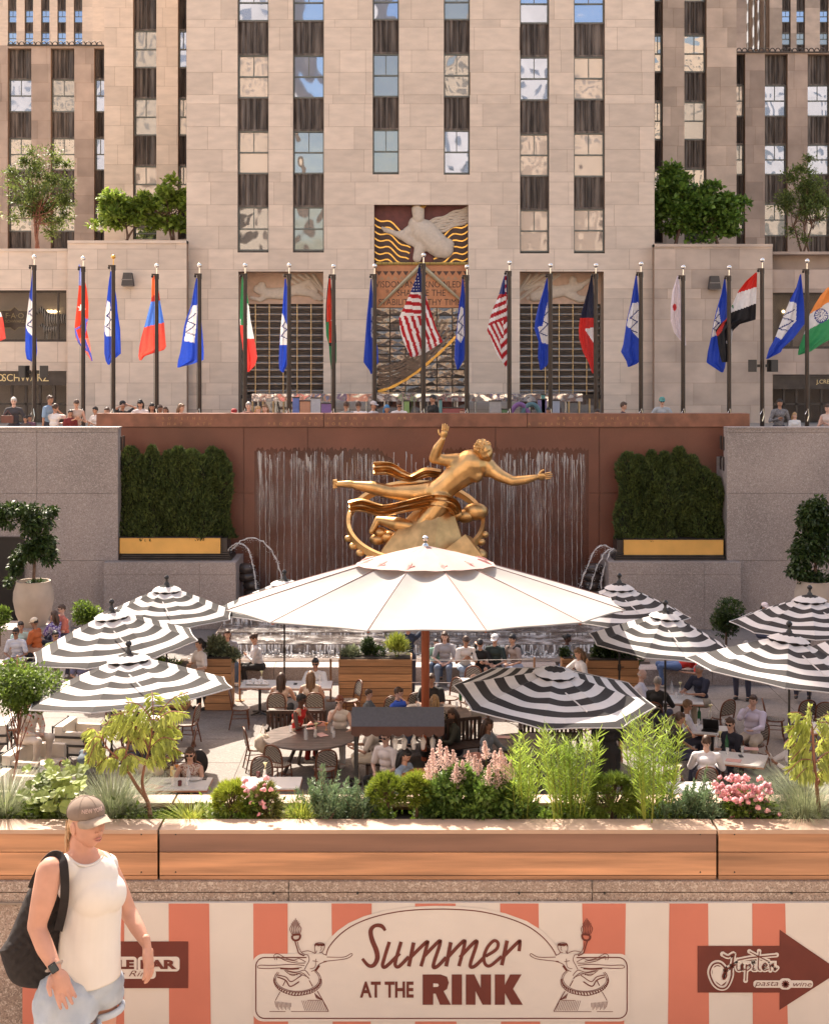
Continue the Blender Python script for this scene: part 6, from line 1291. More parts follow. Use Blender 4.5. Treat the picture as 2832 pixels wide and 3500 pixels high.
for a in [('tall', 'tall yellow cocktail on the table of the woman in glasses', 588, 2652, T, 'drink'), ('coupe', 'round cocktail nearest the woman in glasses', 605, 2642, T, 'drink'), ('vase', 'small lily vase on the table of the woman in glasses', 592, 2688, T, 'vase'), ('candle', 'plum candle holder on the front left table', 615, 2686, T, 'candle'), ('glass', 'clear glass right of the plum candle', 640, 2684, T, 'glass'), ('bottle', 'clear water bottle before the woman in glasses', 645, 2668, T, 'bottle'), ('plate', 'plate of food left on the table of the woman in glasses', 576, 2673, T, 'plate'), ('plate', 'plate of food right on the table of the woman in glasses', 665, 2665, T, 'plate'), ('menu', 'pink menu lying at the left corner of the front left table', 528, 2690, T, 'menu', 60), ('phone', 'dark phone at the right of the front left table', 700, 2662, T, 'phone'),
 ('vase', 'lily vase on the empty white table by the pink flowers', 905, 2660, T, 'vase'), ('candle', 'pale cup on the empty white table', 882, 2655, T, 'cup'), ('glass', 'glass of water at the left on the round grey table', 993, 2500, T, 'glass'), ('bottle', 'clear water bottle in the middle of the round grey table', 1045, 2528, T, 'bottle'), ('vase', 'lily vase on the round grey table', 1078, 2520, T, 'vase'), ('coupe', 'orange coupe drink near the woman in sunglasses', 1115, 2495, T, 'drink'), ('menu', 'pink menu standing on the round grey table', 1098, 2512, T, 'menu', 30), ('glass', 'glass at the right on the round grey table', 1135, 2505, T, 'glass'), ('glass', 'glass at the right front of the round grey table', 1140, 2520, T, 'glass'), ('menu', 'pink menu held near the woman in red', 1062, 2488, T, 'menu', 10),
 ('vase', 'lily vase on the back table with napkins', 893, 2335, T, 'vase'), ('bottle', 'bottle on the back table of the three women', 1095, 2345, T, 'bottle'), ('phone', 'dark menu board on the back table of the three women', 1010, 2338, T, 'menu'), ('bottle', 'clear water bottle before the boy in blue', 1429, 2428, T, 'bottle'), ('glass', 'glass before the boy in blue', 1385, 2425, T, 'glass'), ('green', 'small green bottle beside the bald man', 1573, 2395, T, 'bottle'), ('glass', 'glass beside the bald man', 1560, 2418, T, 'glass'),
 ('bottle', 'clear bottle on the right back table', 2294, 2368, T, 'bottle'), ('vase', 'lily vase on the right back table', 2322, 2375, T, 'vase'), ('glass', 'wine glass right on the right back table', 2336, 2378, T, 'glass'), ('glass', 'glass left on the right back table', 2310, 2385, T, 'glass'), ('green', 'green bottle beside the laptop', 2388, 2462, T, 'bottle'), ('glass', 'glass left of the laptop', 2385, 2478, T, 'glass'), ('glass', 'glass right of the laptop', 2470, 2475, T, 'glass'), ('vase', 'white lily behind the laptop', 2425, 2455, T, 'vase'),
 ('green', 'green water bottle on the right front table', 2482, 2560, T, 'bottle'), ('bottle', 'clear bottle on the right front table', 2447, 2555, T, 'bottle'), ('vase', 'lily vase on the right front table', 2458, 2550, T, 'vase'), ('glass', 'yellowish glass by the green bottle', 2484, 2578, T, 'glass'), ('glass', 'glass at the right of the right front table', 2536, 2572, T, 'glass'), ('phone', 'dark phone on the right front table', 2530, 2585, T, 'phone'), ('menu', 'pink menu at the front of the right front table', 2505, 2600, T, 'menu', 70), ('menu', 'pink menu at the far side of the right front table', 2565, 2560, T, 'menu', 80),
 ('vase', 'pale lily vase on the bottom right table', 2318, 2670, T, 'vase'), ('candle', 'dark candle on the bottom right table', 2298, 2665, T, 'candle'), ('menu', 'white card on the low umbrella table', 1720, 2520, T, 'menu', 80), ('glass', 'glass on the low umbrella table', 1870, 2530, T, 'glass')]:
 put(*a)
m = MB(); c = oncam(2425, 30.9, FLOOR + .755); m.box(-.17, .17, -.12, .12, 0, .015, 0, Matrix.Translation(c) @ Matrix.Rotation(R(160), 4, 'Z')); m.box(-.17, .17, -.01, .0, 0, .24, 0, Matrix.Translation(c) @ Matrix.Rotation(R(160), 4, 'Z') @ Matrix.Translation((0, -.12, 0)) @ Matrix.Rotation(R(-18), 4, 'X')); tag(m.build('laptop', M_black), 'open black laptop on the white table at the right', 'laptop')
m = MB(); rr_ = random.Random(8)
for k in range(5): m.ball((X(855 + k * 13, 35.2), 35.2 + rr_.uniform(-.1, .1), FLOOR + .80), (.11, .09, .07), nu=9, nv=6, fn=lambda p: p * (1 + .25 * math.sin(p.x * 9 + p.z * 7)))
tag(m.build('napkin_heap', M_wht), 'heap of crumpled white napkins on the left back table', 'napkins')
m = MB(); c = oncam(898, 30.4); m.ball((c.x, c.y, FLOOR + .62), (.18, .15, .2), nu=14, nv=10, fn=lambda p: p * (1 + .08 * math.sin(p.x * 9 + p.z * 11))); m.tube([(c.x - .1, c.y, FLOOR + .7), (c.x, c.y + .1, FLOOR + 1.0), (c.x + .1, c.y, FLOOR + .7)], .015, 5); tag(m.build('tote_bag', pm('canvas', (.62, .50, .38), .9, .1, 6), smooth=60), 'cream canvas bag on the chair left of the round table', 'bag')
m = MB(); m.ball((X(680, 30.2), 30.2, FLOOR + .26), (.2, .14, .27), nu=14, nv=10); m.ball((X(680, 30.2), 30.05, FLOOR + .18), (.14, .08, .14)); tag(m.build('backpack', pm('black_cloth', (.02, .017, .016), .8, .2, 8), smooth=60), 'black backpack on the floor behind the sumac', 'bag')
# ------------------------------------------------------------ people
SK = {'l': (.58, .33, .23), 'm': (.42, .22, .14), 'd': (.11, .05, .032), 'b': (.28, .14, .085), 'p': (.62, .38, .29)}
HR = {'brown': (.07, .035, .02), 'black': (.015, .011, .01), 'blond': (.45, .27, .12), 'grey': (.28, .25, .23), 'red': (.22, .06, .025), 'white': (.55, .52, .48), 'dirty': (.20, .11, .055), 'blue': (.05, .2, .4)}
M_lip = pm('lips', (.42, .12, .09), .5); M_eye = pm('eye_dark', (.02, .013, .01), .3); M_sh = pm('sunglass', (.012, .01, .01), .15)
def ik(s_, h, l1, l2, hint):
 d = h - s_; L = min(d.length, (l1 + l2) * .999); d.normalize(); h = s_ + d * L; a = (l1 * l1 - l2 * l2 + L * L) / (2 * L); hh = math.sqrt(max(0, l1 * l1 - a * a))
 hint = hint - d * hint.dot(d); hint.normalize(); return s_ + d * a + hint * hh, h
def prot(mb, pts, rads, n=10):
 mb.tube(pts, rads, n)
 for p, q in zip(pts, rads): mb.ball(p, q, nu=10, nv=7)
def add_me(mb, me, mi):
 k = len(mb.v); mb.v.extend([tuple(v.co) for v in me.vertices])
 for p in me.polygons: mb.f.append([i + k for i in p.vertices]); mb.m.append(mi); mb.t.append(.5)
CNT = [0]
def person(lab, px, py, d, pose='sit', face=0, skin='l', hair='brown', hs='short', top=(.7, .66, .62), bot=(.05, .05, .08), sl=.5, arms='lap', lean=8, hz=None, ground=FLOOR, yaw=0, nod=8, glasses=False, cap=None, leg='long', sc=1.0, h0=None, acc=None, fat=1.0, lod=.02, apron=None, skirt=False, group=None, crossed=False):
 """head centre at px,py,depth d; body continues down to its seat or the ground"""
 sc *= 1.13 if ground == FLOOR else 1.28; fat *= 1.04; CNT[0] += 1; sk = SK[skin]; r = random.Random(CNT[0] * 13)
 hd = V(px, py, d)
 L = R(lean); tl = .50 * sc
 hip0 = Vector((0, 0, 0)); ch = Vector((0, -math.sin(L), math.cos(L))) * tl; L2 = L * .7
 nk = ch + Vector((0, -math.sin(L2), math.cos(L2))) * .055 * sc; hc = nk + Vector((0, -math.sin(L2) * .5 - .02 * nod / 10, math.cos(L2) * .9)) * .155 * sc
 Rz = Matrix.Rotation(R(face), 3, 'Z'); off = Rz @ hc
 root = Vector((hd.x - off.x, hd.y - off.y, ground)); hipz = hd.z - ground - hc.z
 if hz is not None: pass
 t = thing('person', lab, 'person', root, R(face), group=group)
 H = Vector((0, 0, hipz)); HJ = [H + Vector((s_ * .085 * sc * fat, 0, 0)) for s_ in (-1, 1)]; C_ = H + ch; N_ = H + nk; HC_ = H + hc
 # legs
 legs = []
 sitting = pose == 'sit'
 for i, s_ in enumerate((-1, 1)):
  if sitting:
   kn = HJ[i] + Vector((s_ * .06 + (.0 if not crossed else -s_ * .08), -.42 * sc, .02 + (.06 if crossed and i else 0))); an = Vector((kn.x + s_ * .0, kn.y + .06 - (.12 if crossed and i else 0) * 2, max(.07, .07 if not crossed or not i else kn.z - .3)))
   if kn.z - an.z > .46 * sc: an.z = kn.z - .43 * sc
  elif pose == 'lie': kn = HJ[i] + Vector((s_ * .04, -.40 * sc, .22)); an = kn + Vector((0, -.25, -.32))
  else:
   st_ = .05 if i else -.05; kn = Vector((HJ[i].x + s_ * .01, -.03 + st_ * .4, hipz * .53)); an = Vector((HJ[i].x + s_ * .02, st_, .07))
  legs.append((HJ[i], kn, an))
 # arms
 up = (C_ - H).normalized(); sw = .175 * sc * (1 + (fat - 1) * .5); arm_j = []
 tg = {'lap': [(-.08, -.25, .10), (.09, -.27, .10)], 'table': [(-.15, -.40, .24), (.13, -.42, .24)], 'face': [(-.03, -.16, .60), (.12, -.38, .24)], 'faceL': [(-.12, -.38, .24), (.05, -.14, .62)], 'phone': [(-.05, -.28, .28), (.05, -.29, .28)], 'side': [(-.24, -.02, -.10), (.24, -.02, -.10)], 'raise': [(-.10, -.22, .68), (.10, -.22, .68)], 'cross': [(.10, -.24, .22), (-.10, -.25, .20)], 'serve': [(-.15, -.55, .22), (.18, -.30, .22)], 'gest': [(-.22, -.38, .45), (.16, -.42, .38)], 'lean': [(-.22, -.28, .18), (.20, -.30, .18)], 'hold': [(-.10, -.24, .26), (.24, -.05, -.05)], 'drink': [(-.02, -.22, .58), (.14, -.32, .12)], 'back': [(-.30, .18, .15), (.30, .16, .15)]}[arms]
 for i, s_ in enumerate((-1, 1)):
  sh = C_ + Vector((s_ * sw, 0, -.045 * sc)); T_ = H + Vector(tg[i]) * sc + Vector((0, -math.sin(L) * .18, 0)); el, wr = ik(sh, T_, .285 * sc, .25 * sc, Vector((s_ * .7, .25, -.8))); arm_j.append((sh, el, wr))
 # ---- body mesh
 q = MB(); f_ = fat * sc
 prot(q, [H + Vector((0, 0, .02)), H + up * .18 * sc, H + up * .36 * sc], [.085 * f_, .08 * f_, .085 * f_])
 prot(q, [C_ + Vector((-.13 * sc, 0, -.05)), C_ + Vector((.13 * sc, 0, -.05))], [.05 * sc, .05 * sc]); prot(q, [C_ - up * .06, N_ + (HC_ - N_) * .35], [.062 * sc, .052 * sc])
 for (a, b, c), s_ in zip(legs, (-1, 1)): prot(q, [a, b, c], [.085 * f_, .055 * f_, .036 * sc]); prot(q, [c, c + Vector((0, -.13 * sc, -.035))], [.04 * sc, .03 * sc])
 for a, b, c in arm_j: prot(q, [a, b, c], [.048 * f_, .038 * f_, .026 * sc])
 core_ = remesh(q, lod, 2)
 b = MB(); add_me(b, core_, 0); bpy.data.meshes.remove(core_)
 for (a, e, w_), s_ in zip(arm_j, (-1, 1)):
  dv = (w_ - e).normalized(); hand(b, w_ - dv * .01, dv, Vector((s_, .3, .2)), .95 * sc, .45)
 HMx = Matrix.Rotation(R(yaw), 4, 'Z') @ Matrix.Rotation(R(nod + lean * .4), 4, 'X'); hr = (.074 * sc, .092 * sc, .115 * sc)
 b.ball(HC_, hr, 0, 26, 20, M=HMx, fn=head_fn)
 def hp(x, y, z): return HC_ + (HMx @ Vector((x * sc, y * sc, z * sc)))
 for s_ in (-1, 1):
  b.ball(hp(s_ * .074, .008, -.005), (.010, .02, .03), 0, 8, 6); b.ball(hp(s_ * .029, -.080, .010), (.012, .008, .006), 1, 8, 6); b.tube([hp(s_ * .045, -.080, .028), hp(s_ * .016, -.088, .030)], .004, 5, 1)
 b.tube([hp(-.022, -.086, -.062), hp(0, -.094, -.060), hp(.022, -.086, -.062)], [.003, .0065, .003], 6, 2)
 b.build('body', [pm('skin_' + skin, sk, .5, .06, 12), pm('hair_' + hair, HR[hair], .5, .3, 30) if hair in ('black', 'brown') else M_eye, M_lip], t, smooth=75, world=False)
 # hair
 Mh = pm('hair_' + hair, HR[hair], .5, .3, 30); h = MB()
 def hfn(p): k = 1 + .05 * math.sin(p.x * 17 + p.z * 9) + .04 * math.sin(p.y * 15 + p.x * 5); return Vector((p.x * k, p.y * k, p.z * k))
 if hs != 'bald':
  h.ball(hp(0, .018, .026), (.080 * sc, .088 * sc, .098 * sc), 0, 20, 14, M=HMx, fn=hfn); h.ball(hp(0, -.03, .065), (.066 * sc, .055 * sc, .05 * sc), 0, 14, 10, M=HMx, fn=hfn)
  if hs in ('long', 'pony', 'med'):
   ln = {'long': .36, 'pony': .0, 'med': .17}[hs]
   for s_ in (-1, 1): h.tube([hp(s_ * .060, .03, .04), hp(s_ * .078, .035, -.04), hp(s_ * .07, .05, -.10) + Vector((0, 0, -ln * .3)), hp(s_ * .05, .06, -.1) + Vector((0, .03, -ln))], [.03, .034, .034, .008], 8)
   h.tube([hp(0, .06, .02), hp(0, .09, -.06), hp(0, .085, -.12) + Vector((0, .02, -ln * .4)), hp(0, .08, -.12) + Vector((0, .03, -ln * 1.0))], [.06, .065, .055 if ln else .02, .015], 10)
  if hs == 'bun': h.ball(hp(0, .10, .03), .04 * sc, 0, 12, 9, fn=hfn)
  if hs == 'pony': h.tube([hp(0, .10, .02), hp(0, .14, -.04), hp(0, .12, -.18)], [.022, .03, .01], 8)
 else: h.tube([hp(-.073, .02, -.01), hp(-.06, .07, -.005), hp(0, .095, -.01), hp(.06, .07, -.005), hp(.073, .02, -.01)], .014, 6)
 h.build('hair', Mh, t, smooth=80, world=False)
 if glasses:
  g_ = MB()
  for s_ in (-1, 1): g_.ball(hp(s_ * .032, -.088, .010), (.026 * sc, .010 * sc, .019 * sc), 0, 12, 8, M=HMx); g_.tube([hp(s_ * .058, -.08, .012), hp(s_ * .076, .0, .012)], .004, 5)
  g_.tube([hp(-.01, -.097, .015), hp(.01, -.097, .015)], .004, 5); g_.build('glasses', M_sh, t, smooth=60, world=False)
 if cap:
  c = MB(); c.ball(hp(0, .01, .055), (.088 * sc, .10 * sc, .078 * sc), 0, 18, 12, M=HMx); n = 9; vs = []
  for i in range(n): a = math.pi * i / (n - 1); vs += [hp(.075 * math.cos(a), -.055 - .02 * math.sin(a), .055), hp(.080 * math.cos(a), -.07 - .085 * math.sin(a), .042), hp(.075 * math.cos(a), -.055 - .02 * math.sin(a), .047), hp(.080 * math.cos(a), -.07 - .085 * math.sin(a), .036)]
  c.add(vs, [(4 * i, 4 * i + 4, 4 * i + 5, 4 * i + 1) for i in range(n - 1)] + [(4 * i + 2, 4 * i + 3, 4 * i + 7, 4 * i + 6) for i in range(n - 1)]); c.build('cap', plain(cap, .8), t, smooth=50, world=False)
 # clothes
 q = MB(); q.rn = r
 e1 = .016
 for k, (u, rx) in enumerate(((-.02, .125), (.12, .122), (.25, .128), (.38, .142))):
  q.ball(H + up * u * sc + Vector((0, 0, 0)), ((rx + e1) * f_, (rx * .74 + e1) * f_, .10 * sc), nu=14, nv=9)
 q.ball(C_ - up * .09 * sc, (.165 * sc * (1 + (fat - 1) * .6), .105 * f_, .075 * sc), nu=14, nv=9)
 prot(q, [C_ + Vector((-.145 * sc, .0, -.035)), C_ + Vector((0, .0, .0)), C_ + Vector((.145 * sc, .0, -.035))], [.056 * sc, .062 * sc, .056 * sc])
 if sl > 0:
  for a, e, w_ in arm_j:
   if sl >= 1: prot(q, [a, e, e.lerp(w_, .93)], [.064 * f_, .052 * f_, .038 * sc])
   else: prot(q, [a, a.lerp(e, .75)], [.066 * f_, .060 * f_])
 me = remesh(q, lod * .9, 2); me.materials.append(plain(top, .85) if not isinstance(top, bpy.types.Material) else top); me.polygons.foreach_set('use_smooth', [True] * len(me.polygons)); link('shirt', me, t)
 if bot is not None:
  q = MB(); q.ball(H + Vector((0, .01, .0)), (.150 * f_, .125 * f_, .115 * sc), nu=14, nv=9)
  for a, kn, an in legs:
   if leg == 'long': prot(q, [a, kn, kn.lerp(an, .9)], [.102 * f_, .074 * f_, .056 * sc])
   elif leg == 'short': prot(q, [a, a.lerp(kn, .85)], [.104 * f_, .088 * f_])
  if skirt: prot(q, [H, H + Vector((0, 0, -.4))], [.16 * f_, .17 * f_])
  me = remesh(q, lod * .9, 2); me.materials.append(plain(bot, .85)); me.polygons.foreach_set('use_smooth', [True] * len(me.polygons)); link('trousers' if leg == 'long' else 'shorts', me, t)
 for a, kn, an in legs:
  q = MB(); q.ball(an + Vector((0, -.05 * sc, -.03)), (.045 * sc, .125 * sc, .042 * sc), nu=12, nv=8); q.build('shoe', plain((.55, .5, .46) if r.random() < .5 else (.04, .035, .03)), t, smooth=60, world=False)
 if acc == 'phone': q = MB(); p = (arm_j[0][2] + arm_j[1][2]) / 2 + Vector((0, -.05, .03)); q.box(p.x - .035, p.x + .035, p.y - .06, p.y + .06, p.z, p.z + .01); tag(q.build('mobile_phone', M_black), 'dark phone held by the ' + lab, 'phone'); bpy.data.objects[-1] if 0 else None
 if acc == 'pack': q = MB(); q.ball(C_ + Vector((0, .17, -.16)), (.15, .10, .22), nu=14, nv=10); q.tube([C_ + Vector((-.1, -.10, -.02)), C_ + Vector((-.12, 0, .05)), C_ + Vector((-.1, .12, 0))], .02, 6); q.tube([C_ + Vector((.1, -.10, -.02)), C_ + Vector((.12, 0, .05)), C_ + Vector((.1, .12, 0))], .02, 6); q.build('backpack', pm('black_cloth', (.02, .02, .02)), t, smooth=60, world=False)
 if apron: q = MB(); q.ball(H + Vector((0, -.05, -.15)), (.16 * f_, .12 * f_, .27), nu=14, nv=10); q.build('apron', plain(apron), t, smooth=60, world=False)
 return t
W = (.72, .69, .66); BK = (.02, .018, .018); DN = (.10, .14, .22); LD = (.28, .34, .42)
M_pol = pm('pattern_white_brown', (.62, .52, .46), .85, .1, 40, col2=(.25, .08, .05), lo=.5, hi=.58); M_flow = pm('pattern_black_cream', (.6, .52, .42), .85, .1, 26, col2=(.015, .015, .015), lo=.5, hi=.53)
M_pur = pm('pattern_purple', (.55, .5, .62), .85, .1, 22, col2=(.12, .06, .25), lo=.46, hi=.52); M_redp = pm('pattern_red', (.60, .02, .015), .8, .1, 8, col2=(.62, .45, .32), lo=.55, hi=.6); M_plaid = pm('plaid', (.08, .08, .10), .85, .1, 30, col2=(.3, .28, .27))
M_str = bpy.data.materials.new('striped_shirt'); M_str.use_nodes = True; _n = M_str.node_tree; _w = _n.nodes.new('ShaderNodeTexWave'); _w.bands_direction = 'Z'; _w.inputs['Scale'].default_value = 9; _t = _n.nodes.new('ShaderNodeTexCoord'); _c = _n.nodes.new('ShaderNodeValToRGB'); _c.color_ramp.elements[0].color = (.2, .25, .42, 1); _c.color_ramp.elements[1].color = (.7, .68, .68, 1); _c.color_ramp.elements[0].position = .2; _c.color_ramp.elements[1].position = .35
_n.links.new(_t.outputs['Object'], _w.inputs[0]); _n.links.new(_w.outputs[1], _c.inputs[0]); _n.links.new(_c.outputs[0], _n.nodes['Principled BSDF'].inputs['Base Color'])
P = person
# guests at the tables
P('woman in tinted glasses and brown patterned sleeveless top facing the viewer', 650, 2578, 27.75, face=-4, hair='brown', hs='med', top=M_pol, sl=0, arms='table', glasses=True, lod=.016, leg='long', bot=(.1, .08, .08), yaw=3)
P('person in slate blue shirt seated at the left beside the sumac', 303, 2535, 28.3, face=125, skin='m', hair='black', hs='short', top=(.12, .15, .18), sl=.5, arms='face', lean=18, bot=(.12, .1, .09))
P('person in dark top and cream trousers bent behind the sumac', 540, 2508, 28.9, face=60, skin='m', hair='black', hs='long', top=BK, bot=(.62, .50, .38), arms='table', lean=25, fat=1.15)
P('guest in floral white blouse on the cream sofa', 105, 2395, 29.5, face=60, skin='l', hair='brown', hs='med', top=pm('pattern_floral', (.70, .58, .48), .85, .05, 14, col2=(.6, .12, .06), lo=.6, hi=.66), sl=1, arms='lap', bot=(.6, .5, .42), fat=1.15)
P('dark skinned woman in a red patterned sleeveless dress at the round table', 1030, 2392, 31.0, face=62, skin='d', hair='black', hs='short', top=M_redp, sl=0, arms='table', lean=14, glasses=True, bot=(.4, .03, .02), yaw=22, lod=.016)
P('red haired woman in white tank top and sunglasses drinking from a cup', 1160, 2398, 31.1, face=-12, skin='p', hair='red', hs='bun', top=(.74, .66, .58), sl=0, arms='drink', lean=8, glasses=True, bot=W, lod=.016)
P('guest in cream trousers reaching onto the round grey table from the bench', 1262, 2470, 29.6, face=-85, skin='m', hair='brown', hs='short', top=(.55, .46, .38), bot=(.60, .50, .38), sl=.5, arms='table', lean=15)
P('tattooed guest in white tee and sunglasses beside the service stand', 1318, 2520, 28.4, face=-35, skin='p', hair='brown', hs='bun', top=(.76, .66, .62), bot=BK, sl=.5, arms='lap', lean=4, glasses=True, lod=.016)
P('dark long haired woman looking down beside the service stand', 1385, 2582, 27.2, face=60, skin='l', hair='black', hs='long', top=(.30, .38, .48), bot=(.1, .12, .16), sl=1, arms='phone', lean=14, nod=25, lod=.016)
P('woman in white tee and sunglasses facing the viewer at the back table', 1078, 2268, 35.7, face=-5, skin='m', hair='black', hs='bun', top=W, sl=.5, arms='table', glasses=True, bot=BK)
P('brown long haired woman with her back turned at the back table', 962, 2318, 34.2, face=175, skin='l', hair='brown', hs='long', top=(.6, .42, .32), sl=0, arms='table', bot=BK)
P('fair long haired woman with her back turned at the back table', 1062, 2312, 34.2, face=182, skin='l', hair='dirty', hs='long', top=(.66, .5, .38), sl=0, arms='table', bot=W)
P('small boy in dark striped top in profile at the dark round table', 1260, 2372, 32.4, face=85, skin='p', hair='brown', top=(.12, .13, .14), arms='table', sc=.8)
P('boy in bright blue shirt drinking at the dark round table', 1362, 2368, 31.6, face=70, skin='p', hair='brown', top=(.035, .10, .55), arms='face', bot=DN, lean=18, sc=.95, lod=.016)
P('bearded man in black tee behind the red timber pole', 1474, 2322, 33.6, face=-10, skin='m', hair='brown', top=BK, arms='table', fat=1.15)
P('blonde woman in black and cream leaf print blouse seen from behind', 1485, 2395, 31.3, face=170, skin='p', hair='blond', hs='med', top=M_flow, sl=.5, arms='table', lod=.016)
P('bald man in pale pink shirt and sunglasses with hand at his mouth', 1620, 2322, 33.3, face=-65, skin='p', hair='grey', hs='bald', top=(.74, .60, .55), sl=1, arms='face', lean=14, glasses=True, bot=(.4, .35, .3))
P('guest in grey blouse half hidden under the low striped umbrella', 1668, 2478, 29.3, face=65, skin='m', hair='brown', hs='med', top=(.26, .28, .30), sl=1, arms='table', bot=BK)
P('dark haired guest in black at the table behind the sumac', 470, 2452, 31.3, face=40, skin='m', hair='black', hs='long', top=BK, arms='table')
P('guest in charcoal top under the lowest striped umbrella', 575, 2448, 32.0, face=-60, skin='l', hair='brown', top=(.06, .055, .06), sl=1, arms='table')
P('guest in dark olive top behind the service stand awning', 1545, 2442, 31.2, face=-70, skin='m', hair='brown', hs='med', top=(.05, .05, .035), sl=1, arms='table')
# low wall by the pool
P('small child in green and yellow top on the seat wall', 1490, 2196, 38.7, face=0, hair='black', top=(.25, .42, .32), sl=1, bot=DN, sc=.72)
P('woman with a braid in grey blouse and jeans on the seat wall', 1519, 2176, 38.5, face=-8, skin='p', hair='brown', hs='long', top=(.38, .36, .37), bot=(.16, .20, .28), sl=.5, arms='lap')
P('teenager in white tee and light jeans looking down at a phone on the seat wall', 1592, 2190, 38.4, face=10, skin='m', hair='brown', top=(.76, .70, .64), bot=LD, arms='phone', lean=16, nod=35)
P('teenager in black tee resting head on hand on the seat wall', 1640, 2200, 38.4, face=-5, skin='l', hair='black', top=BK, bot=BK, arms='face', lean=20, nod=35, leg='short')
P('teenager in dark green tee and white cap on the seat wall', 1690, 2185, 38.4, face=-18, skin='l', hair='brown', top=(.03, .045, .04), bot=BK, arms='lap', nod=15, cap=(.72, .68, .66), leg='short', lean=12)
P('teenager in tan tee with black backpack on the seat wall', 1750, 2185, 38.4, face=-50, skin='l', hair='black', top=(.36, .28, .24), bot=(.42, .44, .52), arms='lap', acc='pack', lean=14)
P('standing man in navy tee with raised arms seen from behind at the wide planter', 1395, 2142, 37.4, 'stand', face=175, skin='m', hair='brown', top=(.02, .025, .045), bot=(.03, .03, .045), arms='raise')
P('woman in white hoodie with hair bun looking at her phone on the seat wall', 868, 2182, 38.5, face=-75, skin='l', hair='brown', hs='bun', top=(.66, .62, .62), sl=1, bot=BK, arms='phone', lean=14, nod=30)
P('seated person in jeans behind the pale variegated plant', 778, 2168, 38.5, face=20, skin='l', hair='brown', hs='med', top=(.3, .3, .34), bot=DN, arms='lap')
P('waitress in white tee and grey apron by the left cedar planter', 682, 2200, 35.7, 'stand', face=-55, skin='l', hair='black', hs='pony', top=(.74, .66, .62), bot=BK, arms='lean', apron=(.22, .19, .17))
P('woman with dark skin and grey blouse seated behind the right planters', 1938, 2182, 38.3, face=75, skin='d', hair='black', hs='bun', top=(.20, .20, .23), sl=1, bot=DN, arms='lap')
P('waitress in white tee serving with a tray at the right', 1976, 2232, 34.9, 'stand', face=-70, skin='l', hair='dirty', hs='med', top=(.74, .70, .68), bot=BK, arms='serve', lean=14, nod=20)
# left bench group
P('bearded man in striped polo and sunglasses on the left seat wall', 55, 2162, 38.9, face=-5, skin='b', hair='black', top=M_str, arms='lap', lean=14, bot=(.6, .6, .64), leg='short', glasses=True)
P('man in mint shirt behind the striped polo man', 72, 2140, 39.6, face=30, skin='m', hair='black', top=(.45, .62, .55), sl=.5, bot=BK)
P('person in orange shirt and cream cap on the left seat wall', 118, 2128, 39.6, face=-100, skin='b', hair='black', top=(.50, .12, .03), cap=(.72, .6, .45), bot=(.5, .3, .2), fat=1.15, nod=18)
P('dark haired woman in purple patterned top near the left pot', 186, 2104, 40.0, face=-120, skin='l', hair='brown', hs='med', top=M_pur, arms='face')
P('man in salmon shirt and sunglasses near the left pot', 212, 2082, 40.4, face=-60, skin='p', hair='brown', top=(.55, .16, .11), glasses=True, fat=1.1)
P('woman in lime top and white trousers on the left seat wall', 190, 2172, 38.9, face=20, skin='m', hair='black', hs='bun', top=(.62, .68, .28), bot=(.74, .70, .68), glasses=True, arms='lap', yaw=20)
P('short haired child beside the woman in lime', 256, 2166, 39.0, face=0, skin='p', hair='brown', top=(.5, .4, .32), sc=.85)
P('brown haired guest behind the standard tree at the left', 82, 2272, 34.5, face=0, skin='p', hair='brown', top=(.5, .45, .4))
P('seated guest in beige trousers behind the left striped umbrellas', 285, 2230, 37.0, face=10, skin='m', hair='brown', top=(.15, .15, .25), bot=(.50, .40, .30))
# right tables
P('bald man in white shirt at the right back table', 2193, 2306, 33.9, face=80, skin='p', hair='white', hs='bald', top=(.70, .66, .72), sl=1, arms='table', lean=14)
P('grey haired man in black seen from behind at the right back table', 2246, 2332, 32.9, face=150, skin='p', hair='grey', top=BK, sl=1, arms='table')
P('grey haired man in navy polo facing left at the right back table', 2388, 2288, 33.9, face=-55, skin='m', hair='grey', top=(.022, .022, .04), arms='table', fat=1.15, bot=(.45, .38, .3))
P('man in white shirt facing right at the laptop table', 2348, 2412, 31.2, face=95, skin='m', hair='dirty', top=(.68, .64, .70), sl=1, arms='table', lean=14, glasses=True)
P('bearded man in black tee raising a glass at the right front', 2322, 2456, 29.3, face=75, skin='m', hair='brown', top=(.035, .025, .022), arms='drink', lean=16, yaw=20)
P('man in lavender shirt leaning back with hand at his face', 2572, 2396, 30.9, face=-30, skin='p', hair='brown', top=(.60, .54, .66), sl=1, arms='face', lean=-8, bot=(.52, .44, .36), fat=1.15, lod=.016)
P('man in glasses and dark navy shirt at the right front table', 2494, 2474, 29.8, face=-40, skin='p', hair='brown', top=(.022, .022, .035), sl=1, arms='cross', lean=14, glasses=True, lod=.016)
P('man in white shirt seen from behind at the right front table', 2412, 2536, 28.1, face=172, skin='p', hair='brown', top=(.74, .70, .70), sl=1, arms='table', lean=12, fat=1.1, lod=.016)
P('dark haired guest gesturing in white sleeves at the right front table', 2700, 2540, 28.5, face=-75, skin='b', hair='black', top=(.72, .68, .68), sl=1, arms='gest', lean=10, bot=(.05, .045, .05))
P('waitress in black dress standing behind the reedy green plants', 2075, 2432, 29.0, 'stand', face=170, skin='m', hair='black', hs='pony', top=BK, bot=BK, sl=.5, arms='side', leg='short', skirt=True, fat=1.25)
P('person with pale pink cap near the right pot', 2612, 2076, 40.5, face=30, skin='m', hair='black', hs='long', top=(.62, .45, .48), cap=(.72, .6, .6))
